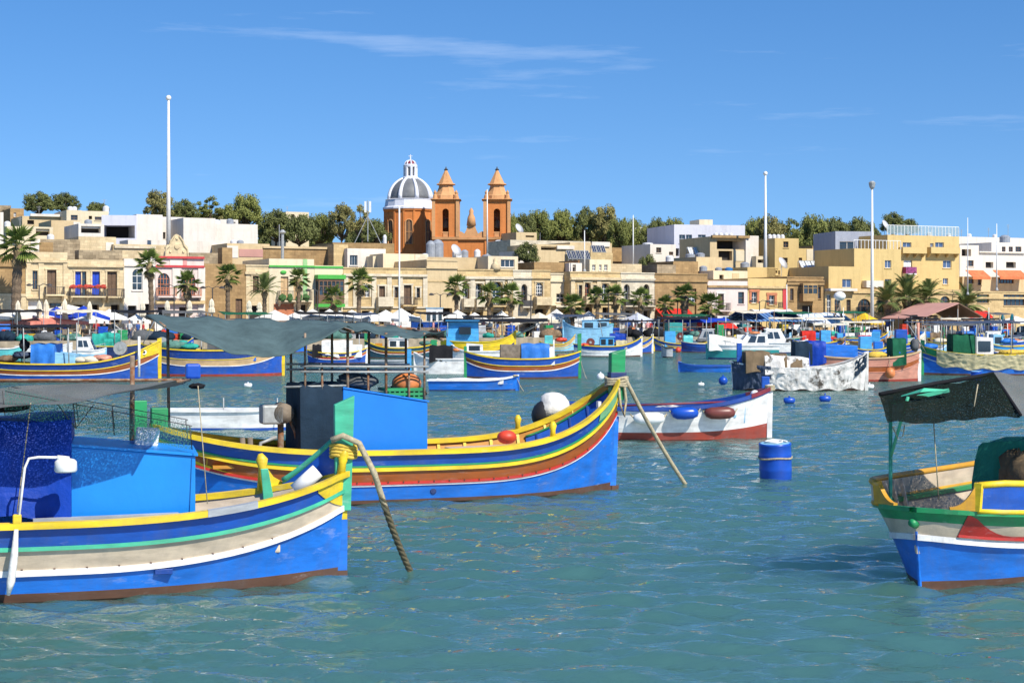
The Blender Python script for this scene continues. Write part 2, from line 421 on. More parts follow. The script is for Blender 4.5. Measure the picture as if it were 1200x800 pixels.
def sea():
    rng = np.random.default_rng(5)
    rows = [3.0]
    while rows[-1] < 125: rows.append(rows[-1] + max(0.055, rows[-1] * 0.0042))
    while rows[-1] < 420: rows.append(rows[-1] * 1.012)
    r = np.array(rows)
    ta = np.concatenate([np.linspace(-3.0, -0.42, 24)[:-1], np.linspace(-0.42, 0.42, 460), np.linspace(0.42, 3.0, 24)[1:]])
    Y = np.repeat(r[:, None], len(ta), 1); X = Y * ta[None, :]
    Z = np.zeros_like(X)
    for k in range(46):
        lam = 0.26 * (1.07 ** k) if k < 26 else 0.45 + rng.random() * 0.9
        th = rng.normal(math.pi * 0.47, 0.42)
        th = th if k % 5 else th + 0.7
        kx, ky = math.cos(th) * 2 * math.pi / lam, math.sin(th) * 2 * math.pi / lam
        amp = 0.0082 * lam ** 0.9 * (1.0 if lam < 0.9 else (0.9 / lam) ** 1.6)
        vis = np.clip((lam / (np.gradient(r)[:, None] * 2.6) - 1.0), 0, 1) * np.clip(lam / (np.abs(Y) * 0.0019 * 2.6) - 1.0, 0, 1)
        ph = kx * X + ky * Y + rng.random() * 6.28 + 0.8 * np.sin(0.31 * X + 0.23 * Y + k)
        Z += amp * vis * (np.sin(ph) + 0.25 * np.sin(2 * ph))
    n, c = X.shape
    V = np.stack([X, Y, Z], -1).reshape(-1, 3)
    I = np.arange(n * c).reshape(n, c)
    Fq = np.stack([I[:-1, :-1], I[:-1, 1:], I[1:, 1:], I[1:, :-1]], -1).reshape(-1, 4)
    me = bpy.data.meshes.new('sea')
    me.vertices.add(len(V)); me.vertices.foreach_set('co', V.ravel())
    me.loops.add(Fq.size); me.loops.foreach_set('vertex_index', Fq.ravel().astype(np.int32))
    me.polygons.add(len(Fq)); me.polygons.foreach_set('loop_start', np.arange(0, Fq.size, 4, dtype=np.int32))
    me.polygons.foreach_set('use_smooth', np.ones(len(Fq), dtype=bool))
    me.update(); me.validate()
    me.materials.append(M('sea'))
    o = bpy.data.objects.new('sea', me); COL.objects.link(o)
    tag(o, 'rippled teal harbour water', None, None, 'structure')
    return o
sea()
# ---------------------------------------------------------------- boats: shared builders
def clip(x, a=0.0, b=1.0): return max(a, min(b, x))

class Hull:
    def __init__(s, L=8.0, B=2.3, fb=0.9, bow=0.9, stern=0.4, pb=3.2, ps=3.0, p=2.6, q=0.75, fine=0.55, lift=0.42, rb=0.02, rs=0.03, transom=False, tw=0.78):
        s.__dict__.update(locals()); s.__dict__.pop('s', None)
    def sheer(s, u):
        return s.fb + (s.bow * max(0, u) ** s.pb) + (s.stern * max(0, -u) ** s.ps)
    def half(s, u, t):
        tt = clip(t)
        a = abs(u)
        if s.transom and u < 0:
            w = 1 - (1 - s.tw) * a ** 2.2
            w *= (0.80 + 0.20 * tt)
        else:
            w = max(0.0, 1 - a ** s.p) ** (s.q + s.fine * (1 - tt)) * (0.82 + 0.18 * tt)
        if t < 0: w *= max(0.05, 1 + 1.2 * t)
        return s.B / 2 * w
    def tb(s, t, u):
        if t <= 0 or t >= 1: return t
        g = max(0.0, (abs(u) - 0.30) / 0.70) ** 2
        if s.transom and u < 0: g = 0
        return t + s.lift * (1 - t) * g * clip((t - 0.14) / 0.16)
    def P(s, u, t, side=1, off=0.0):
        tt = s.tb(t, u)
        rk = s.rb if u > 0 else s.rs
        x = u * s.L / 2 * (1 - rk * (1 - clip(tt)))
        z = tt * s.sheer(u) if t >= 0 else t * 0.9
        return Vector((x, side * (s.half(u, tt) + off), z))
    def us(s, n):
        out = []
        for i in range(n + 1):
            w = i / n
            c = -math.cos(math.pi * w)
            out.append(0.55 * c + 0.45 * (2 * w - 1))
        return out

def hull_mesh(h, bands, lining, root, n=34, floor=0.30, deckm='deck', wall=0.05):
    """bands: [(t_low, t_high, material)] from the water up; returns hull part"""
    mats = []
    def mi(k):
        if k not in mats: mats.append(k)
        return mats.index(k)
    mb = MB(); us = h.us(n)
    bl = [(-0.45, 0.0, bands[0][2])] + list(bands)
    for side in (1, -1):
        for (t0, t1, k) in bl:
            st = max(1, int(round((t1 - t0) / 0.14)))
            rows = [[h.P(u, t0 + (t1 - t0) * i / st, side) for u in us] for i in range(st + 1)]
            mb.grid(rows, mi(k), flip=(side > 0))
        # lining
        k = mi(lining)
        rows = []
        for i in range(4):
            row = []
            for u in us:
                z0 = floor; z1 = h.sheer(u)
                z = z1 + (z0 - z1) * i / 3.0
                t = clip(z / z1)
                w = max(0.0, h.half(u, t) - wall)
                row.append(Vector((u * h.L / 2 * 0.985, side * w, z)))
            rows.append(row)
        mb.grid(rows, k, flip=(side > 0))
    if h.transom:
        k = mi(bands[-1][2])
        ring = [h.P(-1, t, 1) for t in (1, .66, .33, 0, -.3)] + [h.P(-1, t, -1) for t in (-.3, 0, .33, .66, 1)]
        mb.face(ring, k)
        e = Vector((0.05, 0, 0))
        mb.face([p + e for p in ring][::-1], mi(lining))
    o = mb.build('hull', mats, root, smooth=True)
    d = MB()
    rows = [[], []]
    for u in us:
        w = max(0.0, h.half(u, clip(floor / h.sheer(u))) - wall + 0.01)
        rows[0].append((u * h.L / 2 * 0.985, -w, floor + 0.004)); rows[1].append((u * h.L / 2 * 0.985, w, floor + 0.004))
    d.grid(rows, 0, flip=False)
    d.build('deck', [deckm], root)
    return o

def sweep(h, t, root, name, mat, out=0.03, inn=0.0, hgt=0.05, n=34, u0=-1.0, u1=1.0, zoff=0.0, sides=(1, -1)):
    mb = MB()
    us = [u for u in h.us(n) if u0 - 1e-6 <= u <= u1 + 1e-6]
    if not us or us[0] > u0 + 1e-3: us = [u0] + us
    if us[-1] < u1 - 1e-3: us = us + [u1]
    for side in sides:
        a, b_, c, d = [], [], [], []
        for u in us:
            p = h.P(u, t, side)
            y = p.y
            yo = y + side * out; yi = y - side * inn
            if side * yi < 0: yi = 0.0
            z0 = p.z - hgt / 2 + zoff; z1 = p.z + hgt / 2 + zoff
            ex = 0.0
            if u > 0.985: ex = out
            if u < -0.985: ex = -out
            a.append((p.x + ex, yo, z0)); b_.append((p.x + ex, yo, z1)); c.append((p.x, yi, z1)); d.append((p.x, yi, z0))
        mb.grid([a, b_, c, d, a], 0, flip=(side > 0))
    return mb.build(name, [mat], root)

def tubes(name, lst, r, mat, root, n=7):
    mb = MB()
    for pts in lst: mb.tube(pts, r, n)
    return mb.build(name, [mat], root, smooth=True)

def pole(name, a, b, r, mat, root, n=8):
    return MB().tube([a, b], r, n).build(name, [mat], root, smooth=True)

def sheet(name, corners, mat, root, nu=16, nv=10, sag=0.15, wr=0.03, seed=1, edge_sag=0.0, solid=0.012):
    """cloth stretched between four corners (a->b far edge, d->c near edge) sagging between them"""
    rnd = random.Random(seed)
    a, b, c, d = [Vector(p) for p in corners]
    ph = [rnd.uniform(0, 6.28) for _ in range(6)]
    P = []
    for j in range(nv + 1):
        v = j / nv; row = []
        for i in range(nu + 1):
            u = i / nu
            p = (a * (1 - u) + b * u) * (1 - v) + (d * (1 - u) + c * u) * v
            s = sag * (4 * u * (1 - u)) * (0.45 + 0.55 * 4 * v * (1 - v)) + edge_sag * 4 * u * (1 - u) * (v * v)
            w = wr * (math.sin(9 * u + 3 * v + ph[0]) + 0.7 * math.sin(17 * u - 5 * v + ph[1]) + 0.6 * math.sin(4 * u + 11 * v + ph[2]) + 0.5 * math.sin(31 * u + 4 * v + ph[3]))
            row.append(p + Vector((0, 0, -s + w)))
        P.append(row)
    mb = MB().grid(P)
    o = mb.build(name, [mat], root, smooth=True)
    if solid:
        md = o.modifiers.new('solid', 'SOLIDIFY'); md.thickness = solid
    return o

def drape(name, x0, x1, y0, y1, ztop, zlow, mat, root, seed=1, fold=0.05, n=22, slope=0.0, top_wr=0.03, lean=0.06):
    """tarpaulin hanging over a box: near side, top and far side, with folds"""
    rnd = random.Random(seed)
    ph = [rnd.uniform(0, 6.28) for _ in range(8)]
    prof = [(y0 - lean, zlow), (y0 - lean * 0.7, zlow + (ztop - zlow) * .35), (y0 - lean * 0.35, zlow + (ztop - zlow) * .7), (y0, ztop - .03), (y0 + 0.06, ztop), ((y0 + y1) / 2, ztop + 0.02), (y1 - .06, ztop), (y1, ztop - .03), (y1 + lean * .35, zlow + (ztop - zlow) * .7), (y1 + lean, zlow)]
    P = []
    for k, (py, pz) in enumerate(prof):
        row = []
        hang = clip((ztop - pz) / max(.01, ztop - zlow))
        sgn = -1 if k < 5 else 1
        for i in range(n + 1):
            u = i / n
            x = x0 + (x1 - x0) * u
            f = fold * .75 * hang * (math.sin(x * 4.1 + ph[0] + hang) + 0.6 * math.sin(x * 8.7 + ph[1] - hang * 2.5) + .35 * math.sin(x * 17 + ph[2] + 3 * hang) - .5 * abs(math.sin(x * 2.3 + ph[6] + 1.5 * hang)))
            ragged = 0.09 * math.sin(x * 1.9 + ph[3]) + .05 * math.sin(x * 4.7 + ph[4]) if k in (0, len(prof) - 1) else 0
            tw = top_wr * math.sin(u * 13 + ph[5] + k) * (1 - hang)
            row.append((x, py + sgn * f, pz + slope * (u - .5) + tw + ragged))
        P.append(row)
    mb = MB().grid(P, 0, flip=True)
    # gable ends
    for i in (0, n):
        ring = [P[k][i] for k in range(len(prof))]
        mb.face(ring if i == 0 else ring[::-1])
    return mb.build(name, [mat], root, smooth=True)

def heap(name, c, r, mat, root, seed=1, n=12, k=7, sz=0.45, sx=1.0, sy=1.0, jit=0.22):
    rnd = random.Random(seed)
    mb = MB()
    for i in range(4):
        mb.blob((c[0] + rnd.uniform(-.5, .5) * r * sx, c[1] + rnd.uniform(-.4, .4) * r * sy, c[2]), r * rnd.uniform(.55, .9), 0, n, k, sx, sy, sz, jit, rnd)
    return mb.build(name, [mat], root, smooth=True)

class Boat:
    def __init__(s, name, label, cx, cy, psi, cat='boat', group=None, cz=0.0, roll=0.0):
        s.C = Vector((cx, cy, cz)); s.psi = psi
        s.root = empty(name, s.C, psi, label, cat, group)
        if roll: s.root.rotation_euler = (roll, 0, psi)
    def on(s, x, y, ly):
        """local point where the sight line through photo pixel x, y meets the boat's own plane at side offset ly"""
        n = Vector((-math.sin(s.psi), math.cos(s.psi), 0))
        dr = Vector(((x - 600) / FP, 1.0, -(y - YH) / FP)); o = Vector((0, 0, HC))
        t = (ly + n.dot(s.C) - n.dot(o)) / n.dot(dr)
        return s.loc(o + dr * t)
    def loc(s, w):
        r = w - s.C
        c, q = math.cos(s.psi), math.sin(s.psi)
        return Vector((r.x * c + r.y * q, -r.x * q + r.y * c, r.z))

STD = lambda low, line, mid, line2, top, af='antifoul': ([(0, .09, af), (.09, .40, low), (.40, .66, mid), (.66, 1.0, top)], [(.40, line, .045), (.66, line2, .04)])

def hull_set(b, h, scheme, gun, lining, post=None, post_h=0.5, stern_post=None, spost_h=0.3, floor=0.3, n=34, post_w=0.09):
    bands, lines = scheme
    hull_mesh(h, bands, lining, b.root, n=n, floor=floor)
    for (t, k, hg) in lines:
        sweep(h, t, b.root, 'strake', k, out=0.022, inn=0.0, hgt=hg, n=n)
    sweep(h, 1.0, b.root, 'gunwale', gun, out=0.05, inn=0.09, hgt=0.07, n=n, zoff=0.02)
    if post:
        x = h.L / 2; z = h.sheer(1)
        MB().hexa([(x - .10, -post_w / 2, -.3), (x + .05, -post_w / 2, -.3), (x + .05, post_w / 2, -.3), (x - .10, post_w / 2, -.3), (x - .16, -post_w / 2, z + post_h), (x + .07, -post_w / 2, z + post_h + .06), (x + .07, post_w / 2, z + post_h + .06), (x - .16, post_w / 2, z + post_h)]).build('stem_post', [post], b.root, bevel=0.012)
    if stern_post and not h.transom:
        x = -h.L / 2; z = h.sheer(-1)
        MB().box(x - .06, x + .10, -.05, .05, -.3, z + spost_h).build('stern_post', [stern_post], b.root, bevel=0.012)

def mooring(name, label, pts, r, mat, sag=0.15, n=14, cat='rope'):
    out = []
    for i in range(len(pts) - 1):
        a, c = Vector(pts[i]), Vector(pts[i + 1])
        for k in range(n + (i == len(pts) - 2)):
            u = k / n
            p = a * (1 - u) + c * u; p.z -= sag * 4 * u * (1 - u)
            out.append(p)
    o = MB().tube(out, r, 8).build(name, [mat], None, smooth=True)
    return tag(o, label, cat)
# ---------------------------------------------------------------- the four boats in the foreground
def boat_front_left():
    psi = R(13.0)
    bow = at(400, 677, 22.65); L = 9.0
    c = Vector((bow.x, bow.y, 0)) - Vector((math.cos(psi), math.sin(psi), 0)) * (L / 2 - .05)
    b = Boat('fishing_boat', 'blue cream and green striped wooden boat with blue cabin, lamp and thick mooring rope', c.x, c.y, psi)
    rt = b.root
    h = Hull(L=L, B=2.5, fb=0.93, bow=0.44, stern=0.35, pb=3.6, p=2.5, q=0.72, fine=0.5, lift=0.50, rb=0.0)
    bands = [(0, .115, 'antifoul'), (.115, .37, 'bright_blue'), (.37, .70, 'cream'), (.70, 1.0, 'blue')]
    hull_mesh(h, bands, 'cream', rt, n=44, floor=0.42)
    sweep(h, .39, rt, 'strake', 'white', out=.03, hgt=.075, n=44)
    sweep(h, .715, rt, 'strake', 'mint', out=.03, hgt=.05, n=44)
    sweep(h, 1.0, rt, 'gunwale', 'yellow', out=.06, inn=.10, hgt=.075, n=44, zoff=.02)
    # worn grey length of the near gunwale
    sweep(h, 1.0, rt, 'gunwale_repair', 'grey_paint', out=.065, inn=.105, hgt=.082, n=44, u0=.59, u1=.73, zoff=.022, sides=(-1,))
    # cheek of the stem, yellow wedge
    x = L / 2
    sm = MB()
    for (za, zb_, k) in ((-.4, .105, 1), (.107, .78, 0), (.782, 1.10, 2)):
        sm.hexa([(x - .10, -.035, za), (x + .025, -.022, za), (x + .025, .022, za), (x - .10, .035, za), (x - .10, -.035, zb_), (x + .03, -.022, zb_), (x + .03, .022, zb_), (x - .10, .035, zb_)], k)
    sm.build('stem', ['bright_blue', 'antifoul', 'yellow'], rt)
    wedge = MB()
    for side in (1, -1):
        us = [0.91 + 0.09 * i / 6 for i in range(7)]
        lo = [h.P(u, .42 + .50 * ((1 - u) / .09) ** 1.3, side, .018) for u in us]; hi = [h.P(u, .985, side, .018) for u in us]
        wedge.grid([lo, hi], 0, flip=(side > 0))
    wedge.build('bow_cheek', ['yellow'], rt)
    MB().hexa([(x - .13, -.065, .9), (x + .07, -.065, .9), (x + .07, .065, .9), (x - .13, .065, .9), (x - .15, -.065, 2.30), (x + .12, -.065, 2.42), (x + .12, .065, 2.42), (x - .15, .065, 2.30)]).build('stem_post', ['mint'], rt, bevel=.012)
    # raised washboard on the far side of the bow
    us = [.83 + .16 * i / 12 for i in range(13)]
    def wtop(u): return h.sheer(u) + 0.08 + .46 * clip((u - .83) / .16) ** 1.2
    lo = [h.P(u, 1, 1, -.03) + Vector((0, 0, .03)) for u in us]; hi = [Vector((p.x, p.y, wtop(u))) for p, u in zip(lo, us)]
    wb = MB().grid([lo, hi]).build('bow_washboard', ['blue'], rt)
    md = wb.modifiers.new('solid', 'SOLIDIFY'); md.thickness = .05; md.offset = 0
    cap = MB().tube([p + Vector((0, 0, .02)) for p in hi], .045, 8).build('washboard_cap', ['mint'], wb, smooth=True)
    # knee and horns
    p = h.P(.79, 1, 1, -.05)
    MB().tube([p + Vector((-.10, 0, .0)), p + Vector((-.09, 0, .30)), p + Vector((-.10, 0, .42)), p + Vector((-.12, 0, .50))], [.07, .055, .085, .03], 10).build('horn', ['yellow'], rt, smooth=True)
    MB().hexa([p + Vector((-.05, -.10, -.55)), p + Vector((.14, -.10, -.55)), p + Vector((.14, .05, -.55)), p + Vector((-.05, .05, -.55)), p + Vector((-.12, -.06, .30)), p + Vector((-.02, -.06, .30)), p + Vector((-.02, .05, .30)), p + Vector((-.12, .05, .30))]).build('knee', ['mint'], rt, bevel=.01)
    kn = MB().prism([(p.x - .05, p.z + .34), (p.x + .06, p.z + .18), (p.x + .20, p.z + .10), (p.x + .34, p.z + .12), (p.x + .34, p.z - .05), (p.x - .05, p.z - .05)], 'y', p.y - .02, p.y + .05)
    kn.build('horn_bracket', ['yellow'], rt)
    p = h.P(.985, 1, -1, -.03)
    MB().tube([p, p + Vector((.02, 0, .18)), p + Vector((.04, 0, .30)), p + Vector((.07, 0, .40))], [.06, .05, .08, .025], 10).build('horn', ['yellow'], rt, smooth=True)
    # bundle of sailcloth and white roll lying in the bow
    MB().tube([(2.95, .05, .72), (3.4, .12, .82), (3.85, .14, 1.02)], [.15, .17, .14], 10).build('cloth_bundle', ['tarp_grey'], rt, smooth=True)
    MB().tube([(3.85, .12, 1.16), (4.15, .12, 1.42)], [.10, .10], 12).build('white_roll', ['white_plastic'], rt, smooth=True)
    MB().box(2.2, 3.6, -.5, .5, .43, .60).build('thwart', ['cream'], rt, bevel=.02)
    mb = MB()
    for k in range(5):
        mb.tube([(2.75 + .16 * math.cos(a), .12 + .16 * math.sin(a), .63 + .035 * k + .01 * math.sin(3 * a)) for a in [i * 2 * math.pi / 16 for i in range(17)]], .018, 6)
    mb.build('rope_coil', ['rope'], rt, smooth=True)
    # tackle: white plank along near side
    MB().bar((0.55, -.98, .98), (2.3, -.80, .99), .12, .05).build('plank', ['grey_paint'], rt)
    # blue cabin
    ly = -.62
    a = b.on(86, 612, ly); d_ = b.on(229, 602, ly); e = b.on(80, 518, ly); f = b.on(229, 534, ly)
    x0, x1 = b.on(-190, 600, ly).x, d_.x
    zt1 = f.z; zt0 = b.on(80, 517, ly).z + .10
    MB().hexa([(x0, ly, .45), (x1, ly, .45), (x1, .75, .45), (x0, .75, .45), (x0, ly, zt0 + .1), (x1, ly, zt1), (x1, .75, zt1), (x0, .75, zt0 + .1)]).build('cabin', ['sky_cabin'], rt, bevel=.015)
    MB().hexa([(x0, ly - .03, zt0 + .1), (x1 + .03, ly - .03, zt1), (x1 + .03, .78, zt1), (x0, .78, zt0 + .1), (x0, ly - .03, zt0 + .13), (x1 + .03, ly - .03, zt1 + .03), (x1 + .03, .78, zt1 + .03), (x0, .78, zt0 + .13)]).build('cabin_roof', ['sky_cabin'], rt)
    xt = b.on(84, 600, ly).x
    # blue tarpaulin over the aft half
    drape('tarpaulin', x0 - .3, xt, ly - .02, .80, zt0 + .18, .90, 'tarp_blue', rt, seed=4, fold=.06, lean=.28)
    # guard net on the cabin roof, on a bent wire frame
    zr = zt1 + .05; fr = MB(); xs = [x1 - .04, x1 - 1.0, xt + .05, xt - .8]
    top = []
    for i, xx in enumerate(xs):
        zz = zr + (zt0 - zt1) * (x1 - xx) / (x1 - xt) + .02
        for yy in (ly + .02, .70):
            fr.tube([(xx, yy, zz), (xx - .03, yy, zz + .30)], .007, 6)
        top.append((xx, zz + .30))
    for yy in (ly + .02, .70):
        fr.tube([(p[0], yy, p[1]) for p in top], .006, 6)
    fr.tube([(xs[2], ly + .02, top[2][1] - .3), (xs[2] + .22, ly + .02, top[2][1])], .006, 6)
    fr.tube([(xs[2], ly + .02, top[2][1] - .3), (xs[2] - .22, ly + .02, top[2][1])], .006, 6)
    fr.build('guard_frame', ['iron_dark'], rt, smooth=True)
    for yy, k in ((ly + .02, 'guard_net_green'), (.70, 'guard_net')):
        rows = [[(xx, yy, zz - .30 * (1 - v) - (.05 * math.sin(i * 1.7) if v > .5 else 0)) for i, (xx, zz) in enumerate(top)] for v in (0, 1)]
        MB().grid(rows).build('guard_net', [k], rt)
    MB().hexa([(x1 - .75, .1, zr + .02), (x1 - .45, .1, zr + .02), (x1 - .45, .5, zr + .02), (x1 - .75, .5, zr + .02), (x1 - .72, .12, zr + .26), (x1 - .42, .12, zr + .24), (x1 - .42, .48, zr + .24), (x1 - .72, .48, zr + .26)]).build('foam_box', ['white_plastic'], rt, bevel=.02)
    # shade net above
    A = b.on(-210, 452, .95); Bp = b.on(222, 443, .70); Cc = b.on(208, 447, -1.65); D = b.on(-260, 505, -1.9)
    A.z, Bp.z, D.z = 2.64, 2.62, 2.20
    sheet('shade_net', [A, Bp, Cc, D], 'shade_net_grey', rt, nu=40, nv=16, sag=.16, wr=.02, seed=3, solid=0)
    fr = MB(); fr.tube([A, Bp], .02, 6); fr.tube([Bp, Cc], .02, 6)
    fr.build('canopy_bar', ['rusty'], rt, smooth=True)
    # scalloped dark sheet hanging at the aft end
    e0 = b.on(-160, 482, -1.0); e1 = b.on(34, 478, -.6)
    sheet('canopy_flap', [e0 + Vector((0, .5, .05)), e1 + Vector((0, .4, .05)), e1 + Vector((0, 0, -.02)), e0 + Vector((0, 0, -.12))], 'tarp_black', rt, nu=12, nv=5, sag=.05, wr=.012, seed=8)
    pl = b.on(155, 478, .78)
    pole('canopy_post', (pl.x, .78, .9), (pl.x, .72, 2.95), .032, 'rusty', rt)
    q = b.on(226, 440, .7)
    MB().box(q.x - .10, q.x + .10, .58, .78, q.z - .04, q.z + .16).build('pole_cap', ['blue_plastic'], rt, bevel=.03)
    heap('rag', (q.x + .06, .62, q.z - .14), .10, 'tarp_black', rt, seed=5)
    # guy lines
    for (xa, ya, xb, yb) in ((232, 452, 243, 590), (36, 472, 20, 600)):
        p0 = b.on(xa, ya, -.7); p1 = b.on(xb, yb, -1.05)
        pole('guy_line', p0, p1, .007, 'rope', rt, 5)
    # lamp on a bent pole at the near gunwale
    l0 = b.on(20, 622, -1.28); l1 = b.on(29, 548, -1.30); l2 = b.on(34, 537, -1.30); l3 = b.on(45, 535.5, -1.30); l4 = b.on(77, 536, -1.30)
    MB().tube([l0 + Vector((0, 0, -.15)), l0, l1, l2, l3, l4], .016, 10).build('lamp_pole', ['white'], rt, smooth=True)
    lc = b.on(77, 545, -1.30)
    lp = MB().lathe([(.05, .085), (.105, .07), (.13, .045), (.135, -.06), (.12, -.08), (.05, -.085)][::-1], 20, lc).build('lamp_head', ['white_plastic'], rt, smooth=True)
    MB().tube([l4 + Vector((-.1, 0, 0)), l4 + Vector((.04, 0, -.02))], .035, 10).build('lamp_neck', ['white_plastic'], lp, smooth=True)
    MB().box(l0.x - .05, l0.x + .05, l0.y - .03, l0.y + .06, l0.z + .08, l0.z + .20).build('clamp', ['yellow'], rt, bevel=.015)
    r0 = b.on(19, 620, -1.32)
    MB().tube([r0, r0 + Vector((-.02, -.02, -.3)), r0 + Vector((-.06, -.03, -.62)), r0 + Vector((-.09, -.03, -.78))], [.025, .045, .05, .02], 8).build('hanging_rag', ['tarp_white'], rt, smooth=True)
    # scupper with blue drip and a line of fastenings under the cream band
    for k in range(16):
        u = -.5 + k * .085
        p = h.P(u, .435, -1, .006)
        MB().box(p.x - .012, p.x + .012, p.y - .012, p.y + .01, p.z - .01, p.z + .01).build('fastening', ['antifoul'], rt)
    p = h.P(.47, .30, -1, .01)
    MB().box(p.x - .11, p.x + .11, p.y - .05, p.y + .03, p.z - .035, p.z + .035).build('scupper', ['deep_blue'], rt, bevel=.01)
    # rope lashed round the stem post
    mb = MB()
    for k in range(4):
        mb.tube([(x - .02 + .17 * math.cos(a), .12 * math.sin(a), 1.62 + .045 * k + .02 * math.sin(2 * a)) for a in [i * 2 * math.pi / 14 for i in range(15)]], .026, 7)
    mb.build('rope_lashing', ['yellow_rope'], rt, smooth=True)
    w = rt.matrix_basis if False else None
    def W(p):
        cs, sn = math.cos(psi), math.sin(psi)
        return Vector((c.x + p[0] * cs - p[1] * sn, c.y + p[0] * sn + p[1] * cs, p[2]))
    # heavy mooring warp from the post into the water
    end = at(487, 671, dwl(671))
    st = W((x + .05, -.10, 1.78)); sh = W((x + .36, -.22, 1.40))
    pts = [W((x - .20, -.12, 1.84)), W((x - .05, -.16, 1.90)), W((x + .16, -.18, 1.80)), sh]
    k = 18
    for i in range(1, k + 1):
        u = i / k; p = sh.lerp(Vector((end.x, end.y, -.12)), u); p.z -= .10 * 4 * u * (1 - u) ; pts.append(p)
    m1 = MB().tube(pts[:9], .042, 10).build('mooring_warp', ['rope', 'wet_rope'], None, smooth=True)
    tag(m1, 'thick twisted mooring warp running from a green post down into the water', 'rope')
    lower = MB()
    for s in range(3):
        pp = []
        for i, p in enumerate(pts[6:]):
            for j in range(4):
                if i == len(pts[6:]) - 1 and j: break
                q2 = p.lerp(pts[6:][min(i + 1, len(pts[6:]) - 1)], j / 4)
                a = (i * 4 + j) * .55 + s * 2.09
                pp.append(q2 + Vector((math.cos(a) * .022, math.sin(a) * .022, 0)))
        lower.tube(pp, .027, 7)
    lower.build('warp_strands', ['wet_rope'], m1, smooth=True)
    return b
surf('iron_dark', (0.05, 0.05, 0.05), rough=.6)
surf('sky_cabin', (0.006, 0.225, 0.68), rough=.45, var=.10, scale=1.5, bump=.3, bscale=8, bdist=.01)
boat_front_left()

